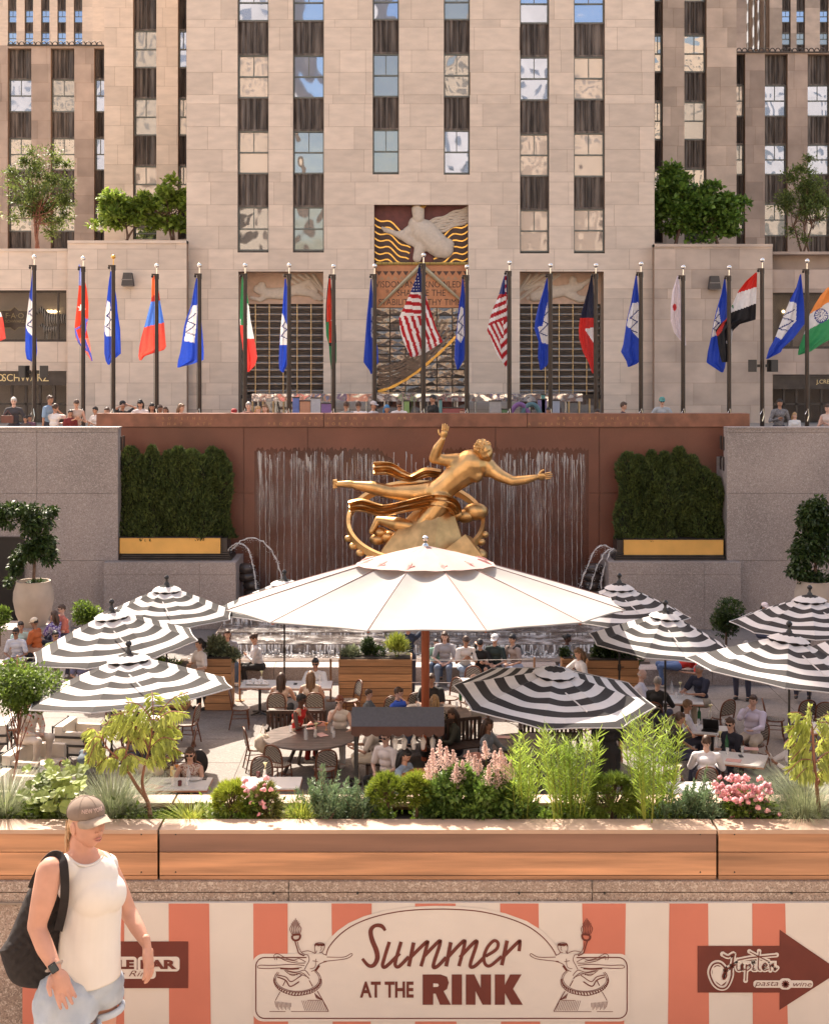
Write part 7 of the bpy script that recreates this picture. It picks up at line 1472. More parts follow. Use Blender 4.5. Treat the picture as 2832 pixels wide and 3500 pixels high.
P('white haired guest between the right umbrellas', 2680, 2182, 37.5, face=60, skin='p', hair='white', top=(.12, .08, .1))
P('dark haired guest in white between the right umbrellas', 2745, 2204, 36.8, face=-20, skin='m', hair='black', top=W)
P('guest in striped blue shirt behind the round clipped shrub', 2548, 2208, 37.0, face=-30, skin='p', hair='grey', top=M_str)
# lying person
t = P('person in red top and jeans lying along the right seat wall with sneakers', 2395, 2236, 38.2, face=-90, skin='m', hair='brown', top=(.55, .03, .02), bot=(.10, .15, .28), lean=-72, arms='side')
# people behind the walls on the street
PS = [('grey suited man with a brown bag at the far left', 48, 1372, 51.0, 10, 'p', 'white', 'short', (.06, .055, .06), 1, 'hold', {}), ('small dark haired child beside the grey suited man', 88, 1432, 50.6, -20, 'm', 'black', 'short', (.08, .06, .06), .5, 'side', dict(sc=.7)), ('second small child at the far left wall', 103, 1428, 50.8, 40, 'm', 'black', 'short', (.2, .1, .15), .5, 'side', dict(sc=.7)),
 ('man in light blue tee walking right of the speaker pole', 172, 1366, 50.8, 60, 'm', 'brown', 'short', (.25, .36, .50), .5, 'side', dict(yaw=10)), ('woman in white dress next to the blue tee man', 190, 1394, 50.6, 150, 'm', 'brown', 'bun', (.72, .66, .62), .5, 'face', {}), ('woman in cream top and jeans beside a red flag pole', 262, 1380, 50.7, 20, 'l', 'brown', 'bun', (.55, .42, .34), 0, 'phone', dict(nod=30, bot=DN)), ('dark haired child in dark red near the red flag pole', 242, 1412, 50.5, 30, 'm', 'black', 'short', (.2, .03, .03), .5, 'side', dict(sc=.8)),
 ('boy in white tee beside the wall end', 326, 1402, 50.6, -40, 'm', 'black', 'short', (.74, .68, .64), .5, 'phone', dict(sc=.85)), ('brown haired person low behind the wall left of a blue flag', 366, 1406, 51, 0, 'l', 'brown', 'short', (.5, .4, .35), .5, 'side', {}), ('man in black cap and black tee raising an arm', 420, 1385, 51, 50, 'm', 'black', 'short', (.03, .03, .035), .5, 'raise', dict(cap=(.02, .02, .02), lean=14)), ('dark long haired woman in white dotted blouse', 480, 1380, 51, 0, 'l', 'black', 'med', (.70, .62, .60), .5, 'lean', dict(nod=30)),
 ('dark haired girl in black at the wall under the orange flag', 520, 1392, 51, 15, 'm', 'black', 'med', (.04, .03, .03), .5, 'lean', {}), ('curly haired child with pale top at the wall', 566, 1402, 51, -10, 'm', 'brown', 'med', (.6, .5, .45), .5, 'lean', dict(sc=.8)), ('person low behind the wall at the orange flag', 548, 1398, 51.4, 30, 'm', 'brown', 'short', (.3, .2, .15), .5, 'side', {}), ('woman with brown hair looking right before the plain annex', 620, 1394, 51, 70, 'l', 'dirty', 'med', (.12, .10, .10), .5, 'side', {}),
 ('person in red cap low behind the wall', 800, 1412, 51, 0, 'm', 'black', 'short', (.3, .05, .05), .5, 'side', dict(cap=(.3, .02, .02))), ('older grey haired man in dark red at the left portal', 850, 1388, 51, 10, 'p', 'grey', 'short', (.12, .03, .03), .5, 'side', {}), ('blonde woman at the left portal', 882, 1402, 51, 40, 'p', 'blond', 'med', (.6, .5, .5), .5, 'side', {}), ('fair brown haired woman at the left portal', 906, 1396, 51, -20, 'p', 'dirty', 'long', (.5, .42, .36), .5, 'side', {}),
 ('man in grey tee with a strap left of the dark pole', 1183, 1386, 51, 160, 'm', 'brown', 'short', (.22, .24, .23), .5, 'side', {}), ('man in white tee seen from behind at the centre wall', 1225, 1386, 51, 175, 'm', 'brown', 'short', (.76, .72, .70), .5, 'side', dict(fat=1.2)), ('man in pale cap and white tee at the centre wall', 1276, 1386, 51, 60, 'm', 'brown', 'short', (.72, .68, .68), .5, 'side', dict(cap=(.5, .45, .45))), ('woman with blue tinted hair at the centre wall', 1322, 1398, 51, 30, 'm', 'blue', 'long', (.3, .2, .2), 0, 'side', {}),
 ('man in white tee and sunglasses looking at a phone', 1364, 1384, 51, 15, 'm', 'brown', 'short', (.76, .72, .70), .5, 'phone', dict(nod=30, glasses=True)), ('bearded man in black tee looking left at the centre', 1478, 1364, 51, -60, 'm', 'black', 'short', (.015, .015, .015), .5, 'side', {}), ('small dark haired person low at the right portal', 1872, 1404, 51, -30, 'm', 'black', 'short', (.2, .15, .3), .5, 'side', dict(sc=.8)), ('child in pale top partly hidden by a pole at the right portal', 1578, 1408, 51, 0, 'p', 'red', 'med', (.6, .4, .4), .5, 'side', dict(sc=.7)),
 ('man in dark suit and white collar in profile at the right', 2130, 1388, 51, 70, 'l', 'brown', 'short', (.02, .022, .04), 1, 'side', dict(lean=12)), ('man in teal cap, sunglasses and denim shirt leaning on the wall', 2261, 1372, 51, -5, 'p', 'brown', 'short', (.38, .40, .42), 1, 'lean', dict(cap=(.10, .28, .25), glasses=True, lean=12)), ('dark haired man in plaid shirt and black vest at the right', 2663, 1378, 51, 5, 'm', 'black', 'short', M_plaid, 1, 'hold', {}), ('blonde child low behind the right wall', 2714, 1420, 51, 10, 'p', 'blond', 'med', (.7, .68, .66), .5, 'side', dict(sc=.75)), ('woman in pale dress holding something at the right edge', 2826, 1396, 51, -40, 'p', 'brown', 'bun', (.62, .50, .44), 0, 'phone', {}), ('dark haired person low behind the wall right of the portal', 2040, 1412, 51, 0, 'm', 'black', 'short', (.05, .04, .04), .5, 'side', {})]
for lab, px, py, d, fc, sk, hr_, hs_, tp, sl_, ar, kw in PS:
 kw = dict(kw); z = Z(py, d); person(lab, px, py, d, 'stand', face=fc, skin=sk, hair=hr_, hs=hs_, top=tp, sl=sl_, arms=ar, ground=min(0, z - 1.3) if z < 1.3 else 0, lod=.024, bot=kw.pop('bot', (.05, .05, .07)), group='people behind the street wall', **kw)
m = MB(); c = V(28, 1432, 50.7); m.box(c.x - .22, c.x + .2, 50.6, 50.75, c.z - .14, c.z + .12); m.tube([(c.x - .15, 50.68, c.z + .12), (c.x, 50.68, c.z + .3), (c.x + .15, 50.68, c.z + .12)], .015, 5); tag(m.build('leather_bag', pm('brown_leather', (.12, .04, .03), .4)), 'brown leather bag beside the grey suited man', 'bag')
# ------------------------------------------------------------ street side planter, kerb wall and banner
PDp = 7.15; ZT = Z(2835, PDp)
g1, g2 = X(542, PDp), X(2450, PDp)
M_curb = speckle('pebble_granite', (.33, .25, .205), (.60, .52, .45), 62, .75, .75, 4, .18)
def zz(py, d=PDp): return Z(py, d)
for i, (a, b, sk_, lab) in enumerate(((-4.6, g1 - .006, .0, 'left honey coloured timber planter box behind the walking woman'), (g1 + .006, g2 - .006, .5, 'long middle timber planter box with darker upper plank'), (g2 + .006, 4.6, .0, 'reddish timber planter box at the right edge'))):
 t = thing('timber_planter', lab, 'planter', ((a + b) / 2, PDp, 0)); tn = [(.75, .7, .6), (.0, .95, .35), (.28, .22, .2)][i]
 m = MB(); m.box(a, b, PDp, PDp + .03, zz(2911), ZT - .022, tone=tn[0]); m.build('upper_plank', M_deck if i != 1 else pm('walnut_plank', (.23, .12, .08), .5, .2, 2.2, .05, stretch=(.5, 1, 6)), t)
 m = MB(); m.box(a, b, PDp, PDp + .03, zz(2991), zz(2914), tone=tn[1]); m.build('lower_plank', M_deck, t); m = MB(); m.box(a, b, PDp + .003, PDp + .03, zz(3007), zz(2994), tone=tn[2]); m.build('bottom_batten', M_deck, t)
 m = MB(); m.box(a, b, PDp - .006, PDp + .16, ZT - .02, ZT, tone=.95); m.box(a, b, PDp + .42, PDp + .56, ZT - .02, ZT, tone=.95); m.build('rim_boards', pm('weathered_rim', (.42, .29, .21), .6, .15, 2.5, .05, stretch=(.5, 3, 1), tone=.1), t)
 m = MB(); m.box(a, b, PDp + .53, PDp + .56, zz(3007), ZT - .022, tone=.5); m.box(a, b, PDp + .031, PDp + .04, zz(3007), ZT - .022, 1); m.build('rear_boards', [M_deck, M_core], t)
 m = MB(); m.box(a, b, PDp + .045, PDp + .525, .5, ZT - .07); m.build('soil', M_core, t)
 m = MB()
 for xx in (a + .08, b - .08): 
  for q_ in (2852, 2981): m.ball((xx, PDp, zz(q_)), .0045, nu=6, nv=4)
 m.build('screws', M_dark, t)
t = thing('kerb_wall', 'rough pebbly granite wall carrying the timber planters and banner', 'wall', (0, PDp, 0))
m = MB()
for a, b in ((-5, X(-300, PDp)), (X(-300, PDp) + .008, X(985, PDp)), (X(985, PDp) + .006, X(2019, PDp)), (X(2024, PDp), 5)): m.box(a, b, PDp - .012, PDp + .8, .0, zz(3046) - .004); m.box(a, b, PDp - .016, PDp + .8, zz(3044), zz(3009)); 
m.box(-5, 5, PDp + .0, PDp + .8, .0, zz(3010))
m.build('granite_face', M_curb, t); m = MB()
for px in (937, 1222, 1772, 2063, 2700, 380): m.tube([(X(px, PDp), PDp - .024, zz(3048)), (X(px, PDp), PDp + .01, zz(3048))], .0055, 10)
m.build('anchor_holes', M_black, t)
m = MB(); m.box(-5, 5, PDp - .03, PDp, zz(3085), zz(3079)); m.build('mortar_lip', pm('mortar_grey', (.30, .24, .19), .8), t)
# banner
BD = 7.11
M_bc = pm('banner_cream', (.66, .61, .565), .7, .04, 3, .03); M_br = pm('banner_coral', (.56, .185, .125), .7, .06, 3); M_bd = pm('banner_maroon', (.135, .028, .018), .7, .1, 8)
def B(px, py): return (X(px, BD), Z(py, BD))
bn = thing('event_banner', 'striped coral and cream banner reading Summer at the Rink on the kerb wall', 'banner', (0, BD, 0))
m = MB(); m.box(X(78, BD), 3.4, BD, BD + .02, .05, Z(3086, BD)); m.build('banner_sheet', M_bc, bn)
m = MB()
for a, b, c, d_ in ((78, 150, 78, 150), (290, 425, 290, 425), (577, 715, 579, 722), (866, 983, 868, 985), (1133, 1270, 1138, 1266), (1418, 1556, 1418, 1560), (1708, 1839, 1712, 1846), (1988, 2137, 2000, 2130), (2286, 2418, 2280, 2422), (2569, 2681, 2571, 2692), (2838, 2960, 2838, 2960)):
 m.prism([(B(a, 3088)[0], Z(3088, BD)), (B(b, 3088)[0], Z(3088, BD)), (B(d_, 3560)[0], .07), (B(c, 3560)[0], .07)], BD - .002, BD - .0005)
m.build('coral_stripes', M_br, bn)
arch = [(1115, 3262), (1122, 3240), (1140, 3215), (1165, 3190), (1200, 3165), (1250, 3142), (1320, 3122), (1400, 3110), (1483, 3106), (1560, 3107), (1640, 3114), (1720, 3132), (1790, 3158), (1840, 3190), (1875, 3225), (1892, 3250), (1899, 3264)]
def rrect(x0, x1, y0, y1, r_): 
 out = []
 for cx, cy, a0 in ((x1 - r_, y1 - r_, 0), (x0 + r_, y1 - r_, 90), (x0 + r_, y0 + r_, 180), (x1 - r_, y0 + r_, 270)):
  out += [(cx + r_ * math.cos(R(a0 + k * 15)), cy + r_ * math.sin(R(a0 + k * 15))) for k in range(7)]
 return out
m = MB(); m.prism([B(*p) for p in rrect(864, 2152, 3259, 3490, 36)], BD - .004, BD - .003); hal = [(1095, 3320)] + [(a + (a - 1500) * .03, b - 11) for a, b in arch] + [(1915, 3320)]
m.prism([B(*p) for p in hal], BD - .0045, BD - .0035)
m.build('medallion_ground', M_bc, bn)
m = MB(); k_s = BD / F
SC_ = [0]
def st_(pts, w_, sm=6, yy=BD - .006, mi=0):
 SC_[0] = (SC_[0] + 1) % 14; yy -= SC_[0] * .00013; m.stroke([B(*p) for p in pts], w_ * k_s if not hasattr(w_, '__len__') else [q * k_s for q in w_], yy, smooth=sm, mi=mi)
st_(arch, 3.6); rr_ = rrect(875, 2141, 3271, 3479, 30); k0 = 7 * 2 + 3
left = [(1060, 3271), (905, 3271)] ; rq = rrect(875, 2141, 3271, 3479, 30); st_([(1968, 3272)] + rq[21:] + rq[:21] + [(1048, 3271)], 3.6, 0) if 0 else None; rq = rq[::-1]; st_([(1048, 3271)] + rq[7:14] + rq[14:21] + rq[21:28] + rq[0:7] + [(1968, 3271)], 3.6, 0)
def c2(L): return [(700 + x * .4608, 2980 + y * .4608) for x, y in L]
def c3(L): return [(1450 + x * .4608, 2980 + y * .4608) for x, y in L]
for L, w_ in ((c2([(1338, 432), (1310, 398), (1262, 396), (1230, 432), (1240, 500), (1272, 580), (1278, 640), (1252, 688), (1212, 690), (1168, 640)]), [9, 14, 12, 15, 16, 17, 16, 14, 12, 10]), (c2([(1368, 515), (1332, 630), (1318, 690), (1345, 697), (1445, 600)]), 12), (c2([(1455, 515), (1418, 640), (1412, 688), (1440, 697), (1512, 625)]), 12),
  (c2([(1548, 520), (1512, 697)]), 13), (c2([(1525, 630), (1640, 518), (1645, 545), (1602, 697)]), 12), (c3([(-10, 630), (105, 512), (112, 540), (65, 690), (95, 697), (160, 630)]), 12), (c3([(195, 518), (160, 697)]), 13), (c3([(172, 630), (285, 512), (295, 540), (255, 695)]), 12), (c3([(262, 630), (375, 512), (382, 545), (338, 686), (372, 695), (440, 630)]), 12),
  (c3([(452, 622), (530, 572), (545, 525), (515, 506), (470, 550), (440, 622), (450, 680), (490, 690), (572, 622)]), 11), (c3([(612, 505), (572, 688)]), 13), (c3([(590, 620), (695, 515), (706, 525), (700, 585)]), 12)): st_(L, w_, 5)
m.build('script_summer', M_bd, bn)
def fit_text(s, x0, x1, y0, y1, mat, y, parent, bold=0.0, shear=0.0, name='lettering'):
 o = text(s, 1.0, (0, 0, 0), mat, None, name, .001, 'LEFT', bold=bold, shear=shear); me = o.data; xs = [v.co.x for v in me.vertices]; zs_ = [v.co.z for v in me.vertices]
 ax, bx = min(xs), max(xs); az, bz = min(zs_), max(zs_); X0, Z1 = B(x0, y0); X1, Z0 = B(x1, y1)
 for v in me.vertices: v.co = (X0 + (v.co.x - ax) / (bx - ax) * (X1 - X0), y + v.co.y * .5, Z0 + (v.co.z - az) / (bz - az) * (Z1 - Z0))
 bpy.data.objects.remove(o); return link(name, me, parent, True)
fit_text('AT THE', 1230, 1413, 3353, 3408, M_bd, BD - .006, bn, .03)
m = MB()
for L in ([(1444, 3432), (1444, 3329), (1505, 3329), (1527, 3337), (1533, 3357), (1527, 3378), (1515, 3386), (1540, 3432), (1503, 3432), (1488, 3394), (1480, 3394), (1480, 3432)], [(1543, 3329), (1578, 3329), (1578, 3432), (1543, 3432)], [(1591, 3432), (1591, 3329), (1620, 3329), (1642, 3375), (1642, 3329), (1677, 3329), (1677, 3432), (1648, 3432), (1624, 3385), (1624, 3432)], [(1690, 3432), (1690, 3329), (1724, 3329), (1724, 3365), (1742, 3329), (1781, 3329), (1752, 3378), (1785, 3432), (1746, 3432), (1724, 3392), (1724, 3432)]): m.prism([B(*p) for p in L], BD - .007, BD - .005)
m.build('block_letters', M_bd, bn); m = MB(); m.prism([B(*p) for p in [(1480, 3359), (1480, 3371), (1496, 3370), (1499, 3365), (1496, 3360)]], BD - .0085, BD - .0072); m.build('letter_counter', M_bc, bn)
# line drawn leaping figures on plinths, mirrored left and right
def figure(fx):
 global m
 m = MB()
 def g(L, w_=2.2, sm=5): st_([(fx(x), y) for x, y in c2(L)], w_, sm)
 g([(905, 628), (1030, 628), (1085, 602), (1090, 618), (1040, 642), (905, 658), (880, 660)]); g([(905, 660), (850, 680), (820, 720), (790, 735)]); g([(765, 610), (775, 650), (755, 690), (740, 720)]); g([(720, 590), (765, 582), (800, 592), (820, 600), (830, 580)]); g([(870, 590), (880, 605), (905, 615)])
 g([(688, 515), (700, 560), (725, 600), (765, 612)]); g([(668, 505), (685, 560), (700, 600), (740, 618)], 4); g([(650, 468), (650, 490), (670, 505), (700, 495), (705, 462), (650, 465)], 7)
 for k in range(7): g([(648 + k * 9, 460), (632 + k * 14, 420), (645 + k * 9, 390), (640 + k * 10 + 4, 340 + abs(k - 3) * 12)], 2.4)
 g([(820, 600), (815, 560), (820, 530), (850, 522), (885, 530), (888, 560), (870, 590), (850, 595)]); 
 for k in range(6): g([(818 + k * 12, 548 - (k % 2) * 8), (828 + k * 11, 530), (836 + k * 9, 545)], 4)
 g([(860, 550), (866, 565), (858, 580)], 1.8); g([(825, 640), (818, 700), (780, 715)], 1.8); g([(800, 655), (840, 662)], 1.8); g([(850, 690), (820, 730)], 7)
 g([(740, 690), (640, 682), (500, 690), (410, 688), (400, 708), (480, 712), (560, 708), (640, 712), (720, 705)]); g([(560, 712), (640, 716), (700, 712)], 6)
 g([(520, 650), (515, 615), (545, 605), (600, 635), (660, 650), (700, 640), (750, 665)]); g([(535, 650), (540, 622), (600, 655), (680, 672), (745, 672)]); g([(530, 630), (600, 645), (690, 660)], 2)
 g([(590, 725), (650, 765), (720, 745), (775, 790)]); g([(600, 725), (680, 740), (740, 725), (778, 765)]); g([(610, 735), (700, 752), (770, 778)], 2); g([(620, 752), (690, 760)], 2)
 g([(535, 760), (600, 775), (640, 810), (700, 775), (720, 760)], 3); g([(540, 775), (600, 800), (635, 845), (700, 810)], 4)
 for s_, w_ in ((1.0, 2.2), (.93, 1.8)): g([(688 + 178 * s_ * math.cos(R(a)), 800 + (88 * s_) * math.sin(R(a))) for a in range(-155, 20, 12)][::-1] if False else [(688 + 172 * s_ * math.cos(R(a)), 790 + 98 * s_ * math.sin(R(a))) for a in range(-40, 221, 12)], w_, 3)
 for k in range(26): a = R(-5 + k * 7.6); g([(688 + 168 * math.cos(a), 795 + 92 * math.sin(a)), (688 + 172 * math.cos(a + .06), 808 + 104 * math.sin(a + .03))], 4, 0)
 g([(515, 780), (515, 820), (560, 875), (640, 908), (700, 912), (800, 890), (860, 840), (865, 790)]); g([(600, 800), (580, 840)], 3); g([(775, 800), (800, 845)], 3)
 g([(560, 885), (535, 930), (525, 950)]); g([(835, 880), (870, 940), (918, 1030)], 3); g([(480, 1032), (600, 1032)], 1.8, 0); g([(640, 1032), (918, 1032)], 1.8, 0); g([(760, 948), (860, 948)], 1.5, 0)
 for k in range(13): g([(520 + k * 10, 955 + k * 1), (530 + k * 9, 1000 + (k % 3) * 10)], 1.4, 0); g([(720 + k * 13, 950 + 0 * k), (745 + k * 13, 1025)], 1.4, 0)
 for k in range(6): g([(815 + k * 9, 895 + k * 8), (830 + k * 9, 935 + k * 3)], 2.4, 0)
 m.build('line_figure', M_bd, bn)
figure(lambda x: x); figure(lambda x: 3014 - x)
# left and right direction panels
m = MB(); m.prism([B(300, 3217), B(644, 3217), B(644, 3376), B(300, 3376)], BD - .005, BD - .003); m.build('left_panel', M_bd, bn)
def halo(s, x0, x1, y0, y1, grow, mat_h, mat_t, bold, nm):
 o = fit_text(s, x0 - grow, x1 + grow, y0 - grow, y1 + grow, mat_h, BD - .007, bn, bold * 2.6, name=nm + '_halo'); fit_text(s, x0, x1, y0, y1, mat_t, BD - .010, bn, bold, name=nm)
m = MB()
for a, b in ((404, 462), (478, 608)):
 m.prism([B(*p) for p in rrect(a - 6, b + 7, 3268, 3318, 12)], BD - .0075, BD - .006)
m.prism([B(*p) for p in rrect(404, 534, 3312, 3343, 12)], BD - .0078, BD - .006)
m.build('letter_halo', M_bc, bn)
fit_text('LE', 407, 460, 3278, 3309, M_bd, BD - .010, bn, .05); fit_text('BAR', 482, 605, 3278, 3309, M_bd, BD - .010, bn, .05); fit_text('e Rink', 408, 528, 3315, 3334, M_bd, BD - .010, bn, -.012, .35)
m = MB(); m.prism([B(2382, 3232), B(2662, 3232), B(2662, 3177), B(2868, 3318), B(2662, 3450), B(2662, 3391), B(2382, 3391)], BD - .005, BD - .003); m.build('arrow_panel', M_bd, bn)
def c4b(L): return [(2200 + x * .364, 2980 + y * .364) for x, y in L]
JS = [([(735, 768), (785, 790), (835, 762), (832, 800), (818, 900), (812, 980), (770, 1070), (710, 1085), (650, 1040), (612, 940), (640, 865), (700, 848), (750, 890), (768, 960), (745, 1000), (733, 965), (775, 905), (855, 862)], 8), ([(865, 852), (868, 910), (900, 915), (915, 858), (922, 912), (945, 905)], 5), ([(955, 862), (948, 1015)], 6), ([(952, 885), (985, 862), (995, 890), (960, 920)], 5), ([(1025, 868), (1015, 912), (1045, 915)], 5), ([(1075, 740), (1065, 895), (1090, 915)], 5), ([(1105, 895), (1148, 872), (1128, 850), (1102, 885), (1120, 916), (1162, 905)], 5), ([(1172, 858), (1180, 920)], 5), ([(1178, 885), (1205, 855), (1218, 918), (1245, 895)], 5), ([(870, 822), (980, 800), (1075, 790), (1238, 775)], 6), ([(985, 742), (1075, 790), (1160, 832)], 5), ([(1018, 845), (1024, 842)], 6)]
m = MB()
for L, w_ in JS:
 st_(c4b(L), w_ + 9, 5, BD - .0065); 
 for p in (L[0], L[-1]): q_ = c4b([p])[0]; m.prism([B(q_[0] + (w_ + 11) / 2 * math.cos(R(a)), q_[1] + (w_ + 11) / 2 * math.sin(R(a))) for a in range(0, 360, 40)], BD - .0064, BD - .006)
m.prism([B(*p) for p in rrect(2572, 2775, 3349, 3374, 10)], BD - .0066, BD - .006); m.prism([B(*p) for p in c4b([(680, 880), (790, 900), (800, 1000), (720, 1060), (640, 1000), (640, 900)])], BD - .0063, BD - .006)
m.prism([B(*p) for p in c4b([(860, 830), (1240, 830), (1240, 925), (860, 925)])], BD - .0062, BD - .006); m.prism([B(*p) for p in rrect(2660, 2702, 3342, 3380, 14)], BD - .0068, BD - .0062)
m.build('script_halo', M_bc, bn); m = MB()
for L, w_ in JS: st_(c4b(L), w_ * .68, 5, BD - .009)
for a in range(0, 180, 36): m.stroke([B(2681 - 13 * math.cos(R(a + 10)), 3361 - 13 * math.sin(R(a + 10))), B(2681 + 13 * math.cos(R(a + 10)), 3361 + 13 * math.sin(R(a + 10)))], .007, BD - .010)
m.build('script_jupiter', M_bd, bn); fit_text('pasta', 2576, 2656, 3353, 3373, M_bd, BD - .009, bn, -.012, .3); fit_text('wine', 2707, 2770, 3353, 3369, M_bd, BD - .009, bn, -.012, .3)
# ------------------------------------------------------------ plants in the street planter
BP = 7.42
def PB(px, py, d=BP): return np.array(V(px, py, d))
SOIL = ZT - .07
def base(px, d=BP): return (X(px, d), d, SOIL)
def blades(b, n, h, sp, wd, seed, curl=.5, seg=5, stiff=.6):
 g_ = np.random.RandomState(seed); an = g_.rand(n) * 2 * np.pi; le = h * (.6 + .5 * g_.rand(n)); tilt = np.abs(g_.randn(n)) * .35 + .1; r0 = np.abs(g_.randn(n, 1)) * sp * .12
 dirh = np.stack([np.cos(an), np.sin(an), np.zeros(n)], 1); b0 = np.array(b) + dirh * r0; side = np.stack([-np.sin(an), np.cos(an), np.zeros(n)], 1); V_ = []; 
 for i in range(seg + 1):
  t = i / seg; ph = tilt * (1 + curl * 3 * t); hor = sp * np.sin(np.minimum(ph, 2.2)) * t * (.8 + .4 * g_.rand(1)); ver = le * (t - (tilt * curl * 1.1) * t * t)
  c = b0 + dirh * hor[:, None] * 1.0 + np.array([0, 0, 1]) * ver[:, None]; w_ = wd * (1 - t * .9); V_ += [c - side * w_ / 2, c + side * w_ / 2]
 V_ = np.stack(V_, 1); v = V_.reshape(-1, 3); k = 2 * (seg + 1); f = np.concatenate([np.stack([np.arange(n) * k + 2 * i, np.arange(n) * k + 2 * i + 1, np.arange(n) * k + 2 * i + 3, np.arange(n) * k + 2 * i + 2], 1) for i in range(seg)]); return v, f
def plant(name, label, px, cat='plant', group=None): return thing(name, label, cat, base(px), group=group)
for px, n, h, sp, lab, mt, sd_ in ((20, 900, .30, .34, 'blue grey grass clump at the left edge of the planter', G_grey, 1), (385, 1300, .30, .34, 'blue grey grass clump behind the cap of the walking woman', G_grey, 2), (2745, 1500, .27, .34, 'blue grey grass clump at the right edge of the planter', G_grey, 3)):
 t = plant('grass_clump', lab, px, group='blue grey grass clumps'); v, f = blades(base(px, 7.45), n, h, sp, .0035, sd_, .42); np_mesh('blades', v, f, mt, t)
for px, n, h, sp, lab, mt, sd_, wd_ in ((655, 260, .16, .2, 'small bright striped sedge left of the yellow pine', G_yel, 4, .007), (1030, 240, .18, .16, 'bright green sedge right of the small pink flowers', G_yel, 5, .007), (930, 200, .12, .16, 'low reddish green tuft between the dwarf shrubs', leafmat('rust', (.20, .13, .05), (.26, .22, .06)), 6, .006), (720, 160, .10, .14, 'low pale sedge tuft beside the yellow pine', G_yel, 7, .006)):
 t = plant('sedge_tuft', lab, px, group='small sedge tufts'); v, f = blades(base(px, 7.4), n, h, sp, wd_, sd_, .6); np_mesh('blades', v, f, mt, t)
# feathery reeds
def reeds(lab, x0p, x1p, ytop, n, sd_, d=BP):
 t = plant('feathery_reed', lab, (x0p + x1p) / 2, group='tall feathery green plants'); g_ = np.random.RandomState(sd_); LP, LD = [], []; m = MB()
 for k in range(n):
  px = x0p + (x1p - x0p) * g_.rand(); dd_ = d + g_.randn() * .08; b = Vector((X((x0p + x1p) / 2 + (px - (x0p + x1p) / 2) * .5, dd_), dd_, SOIL)); zt_ = Z(ytop + abs(g_.randn()) * 75, dd_); tp = Vector((X(px, dd_) + g_.randn() * .01, dd_ + g_.randn() * .03, zt_)); mid = b.lerp(tp, .5) + Vector((g_.randn() * .008, 0, 0)); m.tube([b, mid, tp], [.0028, .0024, .001], 4, cap=False)
  nl = 40
  for j in range(nl):
   u = .25 + .75 * (j + g_.rand()) / nl; p = b.lerp(mid, u * 2) if u < .5 else mid.lerp(tp, u * 2 - 1); a = g_.rand() * 6.28; LP.append(p); LD.append((math.cos(a) * .7, math.sin(a) * .7, .35 + .5 * g_.rand()))
 P = np.array([tuple(p) for p in LP]); D_ = np.array(LD); v, f = leaves(P, D_, g_.randn(len(P), 3), .055 + .03 * g_.rand(len(P)), .0048 + .0016 * g_.rand(len(P)), .05); np_mesh('leaves', v, f, G_reed, t); m.build('stems', G_yel, t)
G_reed = leafmat('reed', (.22, .34, .045), (.36, .48, .08), .5)
reeds('feathery green plant just right of the pink plumes', 1735, 1850, 2505, 18, 1); reeds('broad feathery green plant in the middle right of the planter', 1850, 2050, 2490, 36, 2); reeds('tall feathery green plant before the men in white shirts', 2120, 2330, 2445, 34, 3)
# dwarf pines: radial needle tufts
def pine(lab, px, pyc, rx, rz_, nt_, sd_, mt, nl=.045, d=BP):
 t = plant('dwarf_pine', lab, px, 'shrub', 'dwarf pines in the timber planters'); g_ = np.random.RandomState(sd_); c = PB(px, pyc, d); dd_ = nrm(g_.randn(nt_, 3)); dd_[:, 2] = np.where(dd_[:, 2] < -.5, -dd_[:, 2], dd_[:, 2]); cs = c + dd_ * np.array([rx, rx * .8, rz_]) * (.72 + .3 * g_.rand(nt_, 1)); P, D_ = [], []
 k = 42; P = np.repeat(cs, k, 0); D_ = nrm(g_.randn(nt_ * k, 3)) + np.repeat(dd_, k, 0) * .9 + np.array([0, 0, .35]); v, f = leaves(P, D_, g_.randn(len(P), 3), nl * (.6 + .6 * g_.rand(len(P))), .0042, .0); np_mesh('needles', v, f, mt, t)
 m = MB(); m.tube([base(px), tuple(c)], [.012, .007], 6)
 for q in cs[::6]: m.tube([tuple(c - np.array([0, 0, rz_ * .5])), tuple(q)], [.005, .003], 4, cap=False)
 m.build('stem', M_bark, t)
G_pine = leafmat('pine', (.20, .28, .03), (.38, .44, .05), .35)
pine('yellow green dwarf pine left of the small pink flowers', 790, 2745, .085, .10, 95, 1, G_pine); pine('yellow green dwarf pine left of the two before the dark long haired woman', 1325, 2715, .095, .09, 95, 2, G_pine); pine('yellow green dwarf pine touching the pink plumes', 1425, 2710, .08, .085, 80, 3, G_pine); pine('rounded green dwarf pine between the reedy plants', 2090, 2735, .12, .125, 150, 4, leafmat('pine2', (.08, .14, .02), (.17, .23, .03), .3)); pine('faded green dwarf pine right of the small pink flowers', 905, 2750, .07, .10, 60, 5, leafmat('pine3', (.15, .17, .04), (.24, .24, .06), .3))
